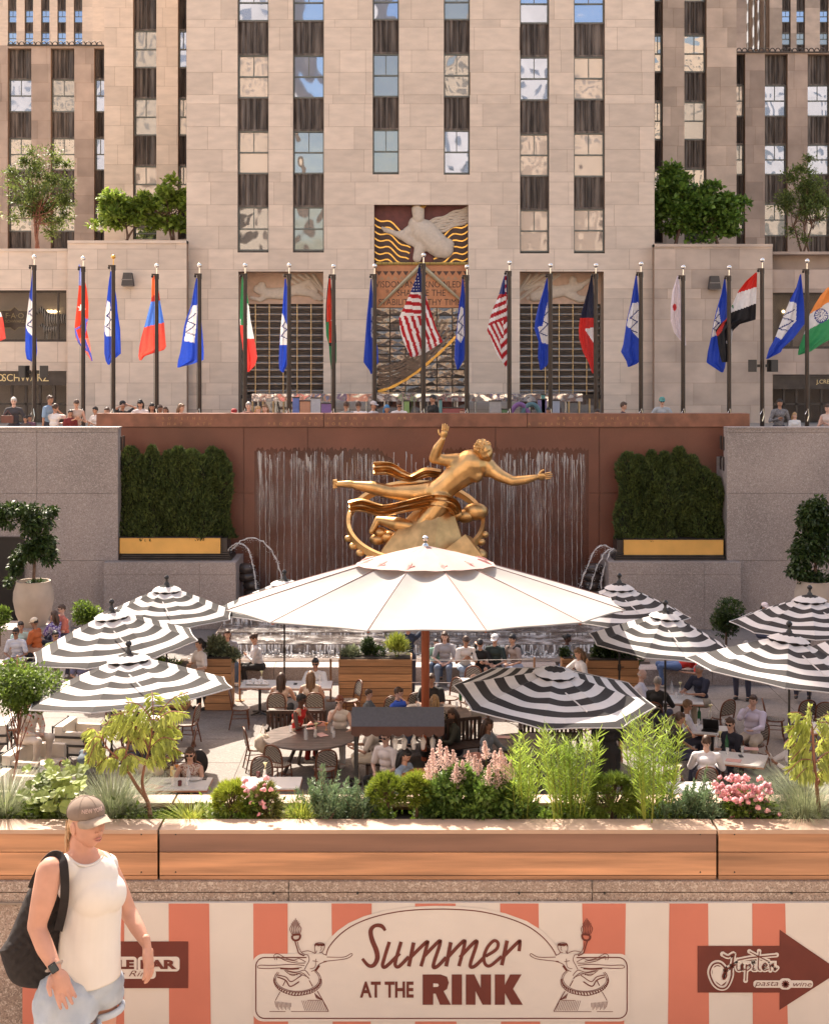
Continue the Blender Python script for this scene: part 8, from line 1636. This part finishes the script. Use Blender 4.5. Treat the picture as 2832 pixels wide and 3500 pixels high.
# junipers
def juniper(lab, pts, sd_, mt, n=5200):
 t = plant('juniper', lab, pts[0][0], 'shrub', 'blue green junipers'); g_ = np.random.RandomState(sd_); L = []; m = MB()
 for i, (px, py, h) in enumerate(pts):
  b = np.array((X(px, 7.4), 7.4 + g_.randn() * .05, SOIL)); tpx = np.array(V(px + g_.randn() * 12, py, 7.4)); k = n // len(pts); nb = 16; ends = tpx + g_.randn(nb, 3) * np.array([.05, .05, .035]); w_ = g_.randint(0, nb, k); u = (.35 + .65 * g_.rand(k, 1)); P = b + (ends[w_] - b) * u + g_.randn(k, 3) * .011 * (1.3 - u); L.append(leaves(P, (ends[w_] - b) * 4 + g_.randn(k, 3) * .5, g_.randn(k, 3), .018 + .012 * g_.rand(k), .005, .1))
  for e in ends[::2]: m.tube([tuple(b), tuple(b * .5 + e * .5 + np.array([0, 0, -.01])), tuple(e)], [.006, .004, .001], 4, cap=False)
 v, f = cat_vf(L); np_mesh('foliage', v, f, mt, t); m.build('branches', M_bark, t)
juniper('large blue green juniper between the sedge and dwarf pines', [(1095, 2700, 1), (1130, 2735, 1), (1170, 2720, 1), (1210, 2740, 1), (1250, 2715, 1), (1110, 2760, 1), (1160, 2770, 1), (1230, 2765, 1), (1110, 2680, 1)], 1, G_blue, 12000); juniper('spiky blue green juniper left of the pink roses', [(2290, 2745, 1), (2330, 2720, 1), (2375, 2690, 1), (2420, 2730, 1), (2360, 2760, 1), (2450, 2765, 1), (2250, 2770, 1)], 2, G_blue, 9000)
# pink plumes over dark leaves
t = plant('astilbe_plant', 'pale pink feathery plumes over a mound of dark green leaves', 1610); g_ = np.random.RandomState(9); L = []
for px, py, rx, rz_ in ((1490, 2720, .10, .09), (1560, 2700, .12, .10), (1640, 2705, .13, .10), (1730, 2720, .11, .09), (1500, 2770, .12, .05), (1620, 2765, .16, .05), (1760, 2765, .12, .05), (1570, 2650, .06, .05), (1690, 2660, .07, .05)): L.append(cloud(PB(px, py), (rx, rx, rz_), 900, .035, .018, int(px), up=.3, lumps=8))
v, f = cat_vf(L); np_mesh('leaves', v, f, leafmat('astilbe', (.10, .18, .035), (.20, .32, .06), .35), t)
M_plume = pm('plume_pink', (.80, .60, .54), .8, .12, 30, tone=.2, trans=.3); m = MB()
plumes = [(1503, 2530, 2640), (1478, 2560, 2650), (1525, 2555, 2640), (1548, 2565, 2650), (1600, 2570, 2670), (1622, 2580, 2670), (1655, 2535, 2600), (1690, 2570, 2650), (1710, 2560, 2640), (1725, 2590, 2680), (1560, 2610, 2680), (1580, 2600, 2670), (1640, 2600, 2690), (1670, 2615, 2690), (1465, 2600, 2670), (1745, 2600, 2670), (1570, 2640, 2700), (1700, 2630, 2700), (1490, 2630, 2690)]
Lp = []
for px, yt, yb in plumes:
 dd_ = BP + g_.randn() * .08; tp = np.array(V(px, yt, dd_)); bt = np.array(V(px + g_.randn() * 4, yb, dd_)); hh = tp[2] - bt[2]; k = 420; u = g_.rand(k) ** .8; a = (g_.randint(0, 9, k) * .7 + g_.randn(k) * .25); rr = (1 - u) * .046 * (hh / .15) * g_.rand(k) ** .7 * (1 + .4 * np.sin(u * 50)); P = bt + (tp - bt) * u[:, None] + np.stack([np.cos(a) * rr, np.sin(a) * rr, rr * .45], 1); Lp.append(leaves(P, g_.randn(k, 3) + np.array([0, 0, .8]), g_.randn(k, 3), .0095, .0065, .2)); m.tube([tuple(tp), tuple(bt), (bt[0], bt[1], SOIL)], [.001, .002, .0025], 4, cap=False)
v, f = cat_vf(Lp); np_mesh('plumes', v, f, M_plume, t); m.build('flower_stems', G_mid, t)
# rose cluster and small carnations
M_rose = pm('rose_petal', (.85, .33, .38), .7, .25, 25, trans=.25, tone=.35, col2=(.92, .52, .54))
def blooms(name, lab, pts, r_, px0, sd_, lz, mtl):
 t = plant(name, lab, px0); g_ = np.random.RandomState(sd_); m = MB()
 for px, py in pts:
  c = V(px, py, BP - .05 + g_.randn() * .05); rr = r_ * (.75 + .5 * g_.rand()); tn = g_.rand()
  for j in range(7):
   a = g_.rand() * 6.28; e = g_.uniform(-.3, 1.2); q = Vector((math.cos(a) * math.cos(e), math.sin(a) * math.cos(e), math.sin(e))) * rr * .45; m.ball(c + q, (rr * .62, rr * .62, rr * .4), nu=7, nv=5, M=Euler((a, e, a)).to_matrix().to_4x4())
   m.t[-1] = tn
 m.build('blooms', mtl, t, smooth=60); L = [cloud(tuple(V(a, b, BP)), (rx, .1, rz_), n_, .03, .012, sd_ + i, lumps=7) for i, (a, b, rx, rz_, n_) in enumerate(lz)]; v, f = cat_vf(L); np_mesh('leaves', v, f, G_mid, t)
g_ = np.random.RandomState(4); pr = []
while len(pr) < 135:
 x, y = 2535 + g_.randn() * 62, 2708 + g_.randn() * 42
 if 2435 < x < 2640 and 2650 < y < 2800 and abs((y - 2690) - (x - 2520) * .45) < 62: pr.append((x, y))
blooms('rose_bush', 'dense cluster of pink roses near the right of the planter', pr + [(2440, 2680), (2500, 2790), (2560, 2775), (2660, 2785), (2590, 2795)], .0165, 2540, 5, [(2530, 2745, .13, .07, 1400), (2600, 2760, .1, .05, 700)], M_rose)
blooms('carnation_plant', 'small pink carnations among the shrubs left of centre', [(845, 2705), (870, 2695), (885, 2690), (905, 2685), (850, 2725), (862, 2735), (880, 2720), (900, 2700), (832, 2690), (925, 2700), (895, 2745), (860, 2745), (870, 2780), (885, 2785), (910, 2660), (840, 2670), (900, 2760)], .017, 870, 6, [(870, 2750, .08, .06, 500)], M_rose)
# lady's mantle with large round leaves
t = plant('round_leaved_plant', 'plant with large round pale leaves and yellow sprays left of the cap', 180); g_ = np.random.RandomState(11); m = MB()
for k in range(110):
 px, py = 180 + g_.randn() * 42, 2705 + g_.randn() * 38; py = min(py, 2790); c = V(px, py, BP + g_.randn() * .08); rr = .022 + .018 * g_.rand(); n = 14; nm = Vector((g_.randn() * .5, -.6 + g_.randn() * .4, 1)).normalized(); a1 = nm.orthogonal().normalized(); a2 = nm.cross(a1); ph = g_.rand() * 6
 vs = [c - nm * .006] + [c + (a1 * math.cos(2 * math.pi * j / n + ph) + a2 * math.sin(2 * math.pi * j / n + ph)) * rr * (1 + .12 * (j % 2)) * (.5 if j == 0 else 1) + nm * .004 * math.sin(j * 2.0) for j in range(n)]; m.add(vs, [(0, j, j % n + 1) for j in range(1, n + 1)])
 if k % 4 == 0: m.tube([c, (c.x * .9 + X(180, BP) * .1, BP, SOIL)], .002, 4, cap=False)
m.build('leaves', leafmat('mantle', (.20, .27, .06), (.34, .40, .12), .4), t); v, f = cloud(PB(205, 2745), (.12, .1, .08), 900, .008, .007, 5, lumps=12, lr=.35); np_mesh('flower_sprays', v, f, leafmat('mantle_fl', (.45, .42, .06), (.6, .55, .1)), t); v, f = cloud(PB(150, 2770), (.14, .1, .05), 500, .035, .025, 6); np_mesh('lower_leaves', v, f, G_mid, t)
# sumac
M_sum = leafmat('sumac', (.34, .42, .06), (.54, .58, .14), .45)
def sumac(lab, br, fr, px0, sd_):
 t = thing('cutleaf_sumac', lab, 'tree', base(px0)); m = MB(); g_ = np.random.RandomState(sd_); L = []
 for pts, r0, r1 in br: P = spline([V(a, b, 7.42 + c) for a, b, c in pts], 4); m.tube(P, [r0 + (r1 - r0) * i / (len(P) - 1) for i in range(len(P))], 7)
 for (x0, y0, x1, y1) in fr:
  dd_ = 7.42 + g_.randn() * .06; a = V(x0, y0, 7.42); b = V(x1, y1, dd_); mid = a.lerp(b, .5) + Vector((0, 0, .035)); P = spline([a, mid, b], 8); m.tube(P, [.0028] * len(P), 4, cap=False); k = 12
  for j in range(k):
   u = .15 + .85 * j / k; p = P[min(len(P) - 1, int(u * (len(P) - 1)))]; tg = (P[-1] - P[0]).normalized()
   for s_ in (-1, 1):
    side = tg.cross(Vector((0, -.5, 1))).normalized() * s_; ln = .072 * math.sin(math.pi * (u * .8 + .12)) + .014
    d_ = side * .55 + tg * .45 + Vector((0, 0, -.75 + g_.randn() * .2)); L.append((np.array(p), np.array(d_), ln))
 P = np.array([q[0] for q in L]); D_ = np.array([q[1] for q in L]); ln = np.array([q[2] for q in L]); v1, f1 = leaves(P, D_, g_.randn(len(P), 3) * .3 + np.array([0, -1, .3]), ln * 1.1, ln * .2, .1)
 n0 = len(P); P2 = P + nrm(D_) * (ln * .45)[:, None]; D2 = nrm(D_) + g_.randn(n0, 3) * .6; v2, f2 = leaves(P2, D2, g_.randn(n0, 3), ln * .4, ln * .12, .1)
 v, f = cat_vf([(v1, f1), (v2[::2] if 0 else v2, f2)]); np_mesh('leaves', v, f, M_sum, t); m.build('trunk', M_barkr, t, smooth=60)
sumac('cut leaf sumac with drooping yellow green leaves and forked red stem at the left', [([(515, 2800, 0), (505, 2740, 0), (470, 2690, 0), (440, 2640, 0), (415, 2600, 0)], .013, .006), ([(505, 2740, 0), (488, 2690, 0), (490, 2640, 0), (510, 2560, 0), (525, 2460, 0)], .010, .004), ([(415, 2600, 0), (370, 2560, 0), (350, 2520, 0)], .006, .003), ([(420, 2605, 0), (440, 2540, 0), (430, 2500, 0)], .006, .003), ([(510, 2560, 0), (480, 2500, 0), (470, 2480, 0)], .005, .003)],
 [(525, 2460, 520, 2365), (525, 2465, 430, 2400), (525, 2465, 645, 2365), (525, 2470, 640, 2440), (525, 2475, 400, 2440), (525, 2480, 620, 2500), (470, 2490, 380, 2445), (470, 2490, 350, 2480), (470, 2495, 560, 2470), (350, 2525, 290, 2500), (350, 2525, 300, 2560), (350, 2530, 300, 2610), (430, 2505, 340, 2500), (430, 2510, 510, 2520), (430, 2520, 450, 2450), (440, 2540, 560, 2540), (510, 2560, 600, 2530), (510, 2565, 620, 2570), (370, 2560, 300, 2590), (415, 2600, 330, 2620), (415, 2600, 480, 2600), (440, 2560, 370, 2600), (490, 2600, 570, 2600), (350, 2520, 390, 2460), (420, 2600, 440, 2630), (515, 2520, 590, 2490), (510, 2500, 430, 2520)], 515, 1)
sumac('cut leaf sumac with pale leaves reaching in at the right edge', [([(2800, 2800, 0), (2790, 2700, 0), (2780, 2600, 0), (2775, 2500, 0), (2770, 2470, 0)], .012, .004), ([(2790, 2680, 0), (2840, 2600, 0), (2860, 2500, 0)], .008, .004)],
 [(2775, 2490, 2700, 2435), (2775, 2490, 2690, 2500), (2775, 2500, 2850, 2440), (2775, 2510, 2680, 2540), (2778, 2540, 2700, 2560), (2780, 2550, 2870, 2500), (2780, 2570, 2700, 2600), (2782, 2600, 2690, 2640), (2782, 2610, 2870, 2580), (2785, 2640, 2720, 2660), (2785, 2650, 2860, 2640), (2860, 2520, 2800, 2470), (2860, 2540, 2790, 2560), (2850, 2580, 2800, 2620), (2770, 2475, 2760, 2420), (2840, 2620, 2790, 2670)], 2800, 2)
# ground cover
g_ = np.random.RandomState(21); n = 15000; px = g_.rand(n) * 3100 - 130; dd_ = 7.32 + g_.rand(n) * .24; P = np.stack([(px - 1416) * dd_ / F, dd_, SOIL + .01 + np.abs(g_.randn(n)) * .028 * (1 + .6 * np.sin(px * .02))], 1); keep = (np.sin(px * .017) + np.sin(px * .043 + 2) + g_.randn(n) * .6) > -.5; P = P[keep]
v, f = leaves(P, g_.randn(len(P), 3) + np.array([0, 0, .6]), g_.randn(len(P), 3), .022 + .014 * g_.rand(len(P)), .014 + .008 * g_.rand(len(P)), .1); tag(np_mesh('ground_cover', v, f, G_mid), 'low leafy ground cover filling the timber planters', 'ground cover', kind='stuff')
# ------------------------------------------------------------ the walking woman in front
HD = 6.08
def HP(px, py, dy=0): return V(px, py, HD + dy)
t = thing('person', 'woman walking right in taupe cap, cream sleeveless top and light denim shorts', 'person', (X(300, HD), HD, 0))
q = MB()
HC2 = HP(300, 2815, .01); HS = .84; HMx = Matrix.Rotation(R(47), 4, 'Z') @ Matrix.Rotation(R(-4), 4, 'X') @ Matrix.Diagonal((HS, HS, HS * .97, 1))
prot(q, [HP(278, 2870, .02), HP(280, 2905, .02), HP(278, 2945, .03)], [.052, .052, .066])
prot(q, [HP(215, 2962, -.06), HP(285, 2945, .02), HP(350, 2948, .10)], [.05, .06, .05])
q.ball(HP(305, 3010, .02), (.12, .11, .14)); q.ball(HP(308, 3180, .02), (.115, .11, .18)); q.ball(HP(300, 3350, .03), (.13, .125, .12))
RA = [HP(172, 2975, -.12), HP(150, 3070, -.15), HP(126, 3168, -.16), HP(155, 3240, -.20), HP(190, 3308, -.24)]; prot(q, RA, [.058, .052, .041, .039, .027], 16)
LA = [HP(365, 2965, .14), HP(405, 3045, .17), HP(441, 3122, .17), HP(470, 3172, .12), HP(500, 3228, .07)]; prot(q, LA, [.05, .046, .037, .034, .0215], 16)
LG = [[HP(232, 3390, -.03), HP(222, 3560, -.12), HP(225, 3720, -.13), HP(250, 3900, .0), HP(240, 4000, .02)], [HP(342, 3390, .08), HP(342, 3540, .10), HP(340, 3720, .12), HP(345, 3860, .16), HP(350, 3990, .2)]]
for L, ra in zip(LG, (.11, .082)): prot(q, L, [ra, ra * .8, .058, .055, .036], 16); prot(q, [L[-1], L[-1] + Vector((.08, -.06, -.04))], [.04, .03])
core_ = remesh(q, .0085, 6); b = MB(); add_me(b, core_, 0)
def fhand(mb, w, dv, side, s, bends):
 dv = Vector(dv).normalized(); side = Vector(side); side = (side - dv * side.dot(dv)).normalized(); nn = dv.cross(side); qq = MB()
 M = Matrix((side, dv, nn)).transposed().to_4x4(); qq.ball(w + dv * .05 * s, (.041 * s, .054 * s, .017 * s), 0, 16, 12, M=M); prot(qq, [w - dv * .03, w + dv * .03 * s], [.0195, .0215])
 for k, (off, ln) in enumerate(((-.030, .066), (-.011, .078), (.010, .074), (.029, .058))):
  p = w + dv * .078 * s + side * off * s; pts = [p]; cur = dv + side * off * 2.5; a = 0
  for j, fr in enumerate((.45, .32, .23)): a += bends[k] * (j + 1) * .35; d_ = (cur * math.cos(a) + nn * math.sin(a)).normalized(); p = p + d_ * ln * fr * s; pts.append(p)
  prot(qq, pts, [.0098 * s, .0092 * s, .0083 * s, .0068 * s], 10)
 p = w + dv * .022 * s - side * .03 * s; d1 = (dv * .75 - side * .6 + nn * .35).normalized(); d2 = (dv * .95 - side * .15 + nn * .3).normalized(); prot(qq, [p, p + d1 * .034 * s, p + d1 * .034 * s + d2 * .032 * s], [.0135 * s, .0115 * s, .0085 * s], 10)
 me_ = remesh(qq, .0032, 2); add_me(mb, me_, 0)
fhand(b, HP(192, 3314, -.25), (.06, -.03, -.13), (.9, .5, .3), 1.0, [.15, .25, .35, .45]); fhand(b, HP(502, 3234, .065), (.02, -.04, -.10), (-.3, -1, .1), .96, [.5, .4, .3, .3])
hr = (.079, .098, .122)
b.ball(HC2, hr, 0, 64, 52, M=HMx, fn=head_fn)
def hp(x, y, z): return HC2 + (HMx @ Vector((x, y, z)))
for s_ in (-1, 1):
 b.ball(hp(s_ * .079, .010, -.008), (.011, .022, .033), 0, 14, 12, M=HMx); b.ball(hp(s_ * .08, .006, -.036), (.008, .011, .012), 0, 10, 8, M=HMx); b.tube([hp(s_ * .084, .018, .012), hp(s_ * .09, .012, .0), hp(s_ * .087, .01, -.02)], .004, 5, 0)
 b.ball(hp(s_ * .031, -.084, .012), (.014, .009, .008), 1, 12, 8, M=HMx); b.tube([hp(s_ * .052, -.080, .032), hp(s_ * .032, -.093, .036), hp(s_ * .014, -.092, .032)], [.002, .0045, .003], 6, 3)
 b.ball(hp(s_ * .014, -.101, -.030), (.009, .010, .007), 0, 10, 8, M=HMx)
b.ball(hp(0, -.112, -.024), (.011, .012, .010), 0, 12, 10, M=HMx)
b.tube([hp(-.025, -.086, -.064), hp(-.012, -.097, -.059), hp(0, -.101, -.0605), hp(.012, -.097, -.059), hp(.025, -.086, -.064)], [.001, .0038, .0034, .0038, .001], 8, 2); b.tube([hp(-.022, -.086, -.070), hp(0, -.100, -.074), hp(.022, -.086, -.070)], [.001, .005, .001], 8, 2); b.tube([hp(-.018, -.093, -.0665), hp(0, -.103, -.0672), hp(.018, -.093, -.0665)], [.0005, .0014, .0005], 6, 1)
M_skin = pm('skin_fair', (.56, .30, .215), .55, .13, 9, spec=.35)
b.build('body', [M_skin, M_eye, pm('lips_soft', (.48, .20, .16), .45), pm('brow', (.25, .14, .08))], t, smooth=80)
h = MB(); hfn = lambda p: p * (1 + .03 * math.sin(p.x * 23 + p.z * 11) + .03 * math.sin(p.y * 19 + p.x * 9))
h.ball(hp(0, .028, .012), (.080, .084, .105), 0, 28, 20, M=HMx, fn=hfn); h.ball(hp(0, .105, -.05), (.035, .035, .04), 0, 16, 12, fn=hfn)
rr_ = random.Random(5)
for k in range(60):
 a = rr_.uniform(-1, 1); p0 = hp(a * .075, .03 + rr_.random() * .06, .02); p1 = hp(a * .088, .05 + rr_.random() * .06, -.06 - rr_.random() * .03); p2 = hp(a * .07 + rr_.gauss(0, .01), .07 + rr_.random() * .05, -.11 - rr_.random() * .06); h.tube([p0, p1, p2], [.004, .003, .0008], 4, cap=False)
h.build('hair', pm('hair_ash_blond', (.50, .33, .19), .5, .3, 60), t, smooth=70)
M_cap = pm('cap_taupe', (.215, .16, .125), .9, .1, 30); c = MB()
def capfn(p): return Vector((p.x, p.y, p.z)) if p.z > -.3 else Vector((p.x, p.y, -.3 + (p.z + .3) * .1))
c.ball(hp(0, .012, .060), (.090, .108, .082), 0, 36, 24, M=HMx, fn=capfn); c.ball(hp(0, .012, .143), (.008, .008, .004), 0, 10, 6, M=HMx); c.ball(hp(0, .120, .045), (.03, .012, .012), 0, 10, 8, M=HMx)
for a in range(6): an = a * math.pi / 3 + .52; c.tube([hp(.0908 * math.cos(an) * math.sin(th), .012 + .109 * math.sin(an) * math.sin(th), .060 + .083 * math.cos(th)) for th in [.1 + i * .17 for i in range(10)]], .0011, 4, cap=False)
c.build('cap_crown', M_cap, t, smooth=60)
c = MB(); n = 17; vs = []
for i in range(n):
 a = math.pi * (i + .0) / (n - 1); ca, sa = math.cos(a), math.sin(a); dz = -.022 * ca * ca
 for (rx, ry, zc_) in ((.087, -.050, .050), (.089, -.105, .047), (.080, -.165, .032), (.080, -.165, .0285), (.089, -.105, .043), (.087, -.05, .045)):
  vs.append(hp(rx * ca * (1 if ry > -.1 else .97), -.042 + (ry + .042) * sa ** .75, zc_ + dz * (1.3 if ry < -.1 else .7)))
c.add(vs, [(6 * i + j, 6 * i + 6 + j, 6 * i + 7 + j, 6 * i + j + 1) for i in range(n - 1) for j in range(5)] + [(6 * i + 5, 6 * i + 11, 6 * i + 6, 6 * i) for i in range(n - 1)]); c.build('cap_brim', pm('cap_brim', (.33, .26, .20), .9, .1, 30), t, smooth=50)
o = text('NEW YORK', .023, (0, 0, 0), pm('cap_letters', (.50, .36, .30), .8), None, 'cap_lettering', .0008, bold=.0006)
for v_ in o.data.vertices:
 ph_ = v_.co.x / .09 - .22; z_ = .076 + v_.co.z * 1.15; k_z = math.sqrt(max(.01, 1 - ((z_ - .060) / .082) ** 2)); e_ = 1.018 - v_.co.y * 6; v_.co = hp(.090 * k_z * e_ * math.sin(ph_), .012 - .108 * k_z * e_ * math.cos(ph_), z_)
bpy_me = o.data; bpy.data.objects.remove(o); link('cap_lettering', bpy_me, t, True)
# top
q = MB(); q.rn = rr_
q.ball(HP(300, 3010, .02), (.128, .130, .13), nu=24, nv=16); q.ball(HP(362, 3055, .01), (.085, .10, .08), nu=24, nv=16); q.ball(HP(318, 3060, -.04), (.095, .085, .095), nu=24, nv=16)
prot(q, [HP(215, 2965, -.065), HP(262, 2978, -.02), HP(330, 2972, .07), HP(366, 2958, .12)], [.052, .07, .068, .048], 16)
prot(q, [HP(318, 3040, .02), HP(312, 3120, .02), HP(306, 3200, .02), HP(304, 3270, .02), HP(306, 3340, .02)], [.118, .124, .128, .131, .130], 28)
me = remesh(q, .0055, 8)
for v_ in me.vertices:      # soft creases falling from the bust and arm
 c_ = v_.co; k = max(0, min(1, (3.56 - .0 - c_.z - 2.28) / .3)); v_.co = c_ + v_.normal * (.0045 * max(0, math.sin(c_.x * 34 + c_.z * 17 + math.sin(c_.z * 9))) ** 2 * k)
 nl = Vector((X(288, HD), HD - .04, Z(2900, HD)))
bmx = MB(); keepf = []; ncx = HP(291, 2908, -.01)
def hemz(x): return Z(3356, HD) + (x - X(240, HD)) * .1
for v_ in me.vertices:
 dv_ = v_.co - ncx
 if abs(dv_.length - .078) < .006: v_.co = ncx + dv_.normalized() * .078
 if abs(v_.co.z - hemz(v_.co.x)) < .005: v_.co.z = hemz(v_.co.x)
for p in me.polygons:
 c_ = p.center
 if (c_ - ncx).length < .0778: continue
 if c_.z < hemz(c_.x) + .0004: continue
 keepf.append(list(p.vertices))
bmx.v = [tuple(v_.co) for v_ in me.vertices]; bmx.f = keepf; bmx.m = [0] * len(keepf); bmx.t = [.5] * len(keepf)
bd = {}
for f in keepf:
 for i_ in range(len(f)): e_ = tuple(sorted((f[i_], f[(i_ + 1) % len(f)]))); bd[e_] = bd.get(e_, 0) + 1
nv_ = {i_ for e_, c_ in bd.items() if c_ == 1 for i_ in e_ if (me.vertices[i_].co - ncx).length < .1}
L = sorted([me.vertices[i_].co.copy() for i_ in nv_], key=lambda c_: math.atan2(c_.y - ncx.y, c_.x - ncx.x)); nL = len(L)
L = [sum((L[(i_ + k) % nL] for k in range(-9, 10)), Vector((0, 0, 0))) / 19 for i_ in range(0, nL, 3)]
if len(L) > 6: nb_ = MB(); nb_.tube(L + L[:2], .0065, 8, cap=False); nb_.build('neckband', pm('jersey_rib', (.70, .66, .61), .9, .03, 8), t, smooth=60)
o = bmx.build('sleeveless_top', pm('cream_jersey', (.72, .68, .63), .9, .03, 8), t, smooth=80); sm = o.modifiers.new('thickness', 'SOLIDIFY'); sm.thickness = .004; sm.offset = 1
# shorts
q = MB(); q.ball(HP(292, 3372, .03), (.128, .128, .11), nu=24, nv=16); q.ball(HP(340, 3368, .04), (.10, .115, .10), nu=24, nv=16); q.ball(HP(308, 3352, .02), (.122, .127, .08), nu=24, nv=16)
for L, e in zip(LG, (.83, .40)): prot(q, [L[0].lerp(L[1], .15 if e > .5 else 0), L[0].lerp(L[1], e)], [.138, .128] if e > .5 else [.100, .096], 20); q.ball(HP(335, 3385, .07), (.10, .10, .09), nu=20, nv=14) if e < .5 else None
me = remesh(q, .006, 6)
for v_ in me.vertices: c_ = v_.co; v_.co = c_ + v_.normal * .003 * (math.sin(c_.x * 45 + c_.z * 60) + math.sin(c_.x * 80 - c_.z * 35))
bmx = MB(); bmx.v = [tuple(v_.co) for v_ in me.vertices]; kf = []
for p in me.polygons:
 c_ = p.center; ex = X(302, HD)
 if c_.x > X(316, HD) and c_.z < Z(3444, HD): continue
 if c_.z < Z(3520, HD): continue
 kf.append(list(p.vertices))
bmx.f = kf; bmx.m = [0] * len(kf); bmx.t = [.5] * len(kf); M_den = pm('light_denim', (.36, .42, .50), .9, .12, 6, .1, col2=(.52, .57, .62), bscale=150)
o = bmx.build('denim_shorts', M_den, t, smooth=80); sm = o.modifiers.new('thickness', 'SOLIDIFY'); sm.thickness = .004; sm.offset = 1
m = MB(); c_ = LG[1][0].lerp(LG[1][1], .32); m.tube([c_ + Vector((.096 * math.cos(R(a)), .096 * math.sin(R(a)), -.012 + .008 * math.cos(R(a)))) for a in range(0, 361, 20)], .013, 8, cap=False, flat=1.3); c_ = LG[0][0].lerp(LG[0][1], .78); m.tube([c_ + Vector((.138 * math.cos(R(a)), .138 * math.sin(R(a)), -.004 + .01 * math.cos(R(a)))) for a in range(0, 361, 20)], .014, 8, cap=False, flat=1.3)
m.build('rolled_hem', pm('denim_cuff', (.50, .56, .63), .85, .1, 12, .2), t, smooth=60)
for L in LG: m = MB(); m.ball(L[-1] + Vector((.06, -.05, -.035)), (.12, .07, .04), nu=16, nv=10); m.build('shoe', plain((.6, .58, .55)), t, smooth=60)
# watch
m = MB(); w0 = HP(187, 3304, -.238); ax = (RA[4] - RA[3]).normalized(); a1 = ax.orthogonal().normalized(); a2 = ax.cross(a1); m.tube([w0 + (a1 * math.cos(R(a)) * 1.0 + a2 * math.sin(R(a))) * .0305 for a in range(0, 361, 20)], .011, 6, cap=False, flat=.3); m.build('watch_strap', pm('strap_grey', (.42, .36, .33), .6), t, smooth=60)
m = MB(); fz = Vector((.12, -1, .25)).normalized(); fx = ax.cross(fz).normalized(); fy = fz.cross(fx); Mw = Matrix((fx, fy, fz)).transposed().to_4x4(); Mw.translation = w0 + fz * .032; m.box(-.017, .017, -.020, .020, -.005, .006, 0, Mw); wf = m.build('watch_face', pm('watch_glass', (.02, .018, .02), .1), t); bv = wf.modifiers.new('b', 'BEVEL'); bv.width = .005; bv.segments = 3
# quilted bag
M_bag = pm('quilted_black', (.022, .018, .018), .75, .2, 30, .2, spec=.3); t2 = thing('shoulder_bag', 'large black quilted bag hanging from the walking woman\'s shoulder', 'bag', HP(110, 3240, -.02))
out = [(105, 3030), (122, 3010), (215, 3060), (222, 3100), (214, 3170), (203, 3250), (196, 3320), (176, 3372), (120, 3379), (62, 3369), (28, 3338), (2, 3262), (0, 3248), (28, 3205), (62, 3125), (90, 3058)]
P = spline([Vector((a, b)) for a, b in out + out[:1]], 7)[:-1]; n = len(P); cx, cy = 120, 3230; rings = []; vs = []
for side in (-1, 1):
 for u in (1.0, .97, .92, .86, .79, .72, .64, .56, .48, .4, .32, .24, .16, .08, .02):
  for p in P:
   x_, y_ = cx + (p.x - cx) * u, cy + (p.y - cy) * u; th = .075 * (1 - u ** 4) ** .5 + .012 * abs(math.sin((x_ + y_) * .085) * math.sin((x_ - y_) * .085)) * (u < .97); vs.append(HP(x_, y_, -.0 + side * th - .0))
m = MB(); R7 = 15
fs = []
for s_ in range(2):
 o0 = s_ * R7 * n
 for i in range(R7 - 1):
  for k in range(n): f = (o0 + i * n + k, o0 + i * n + (k + 1) % n, o0 + (i + 1) * n + (k + 1) % n, o0 + (i + 1) * n + k); fs.append(f if s_ == 0 else f[::-1])
 fs.append([o0 + 14 * n + k for k in range(n)])
fs += [(k, (k + 1) % n, R7 * n + (k + 1) % n, R7 * n + k) for k in range(n)]
m.add(vs, fs); m.build('bag_body', M_bag, t2, smooth=60)
m = MB()
def strap(pts, wd):
 P = spline([HP(*p) for p in pts], 6); vs = []; nP = len(P)
 for i, p in enumerate(P):
  tg = (P[min(i + 1, nP - 1)] - P[max(i - 1, 0)]).normalized(); sd2 = tg.cross(Vector((.15, -1, .1))).normalized() * wd / 2; nn = tg.cross(sd2).normalized() * .004; vs += [p - sd2 - nn, p + sd2 - nn, p + sd2 + nn, p - sd2 + nn]
 m.add(vs, [(4 * i + j, 4 * i + 4 + j, 4 * i + 4 + (j + 1) % 4, 4 * i + (j + 1) % 4) for i in range(nP - 1) for j in range(4)])
strap([(110, 3035, -.06), (125, 3000, -.10), (150, 2955, -.13), (178, 2925, -.10), (203, 2925, -.10), (217, 2950, -.13), (222, 3000, -.15), (222, 3060, -.15), (216, 3110, -.12), (200, 3180, -.09)], .036)
m.build('strap', M_bag, t2, smooth=40)
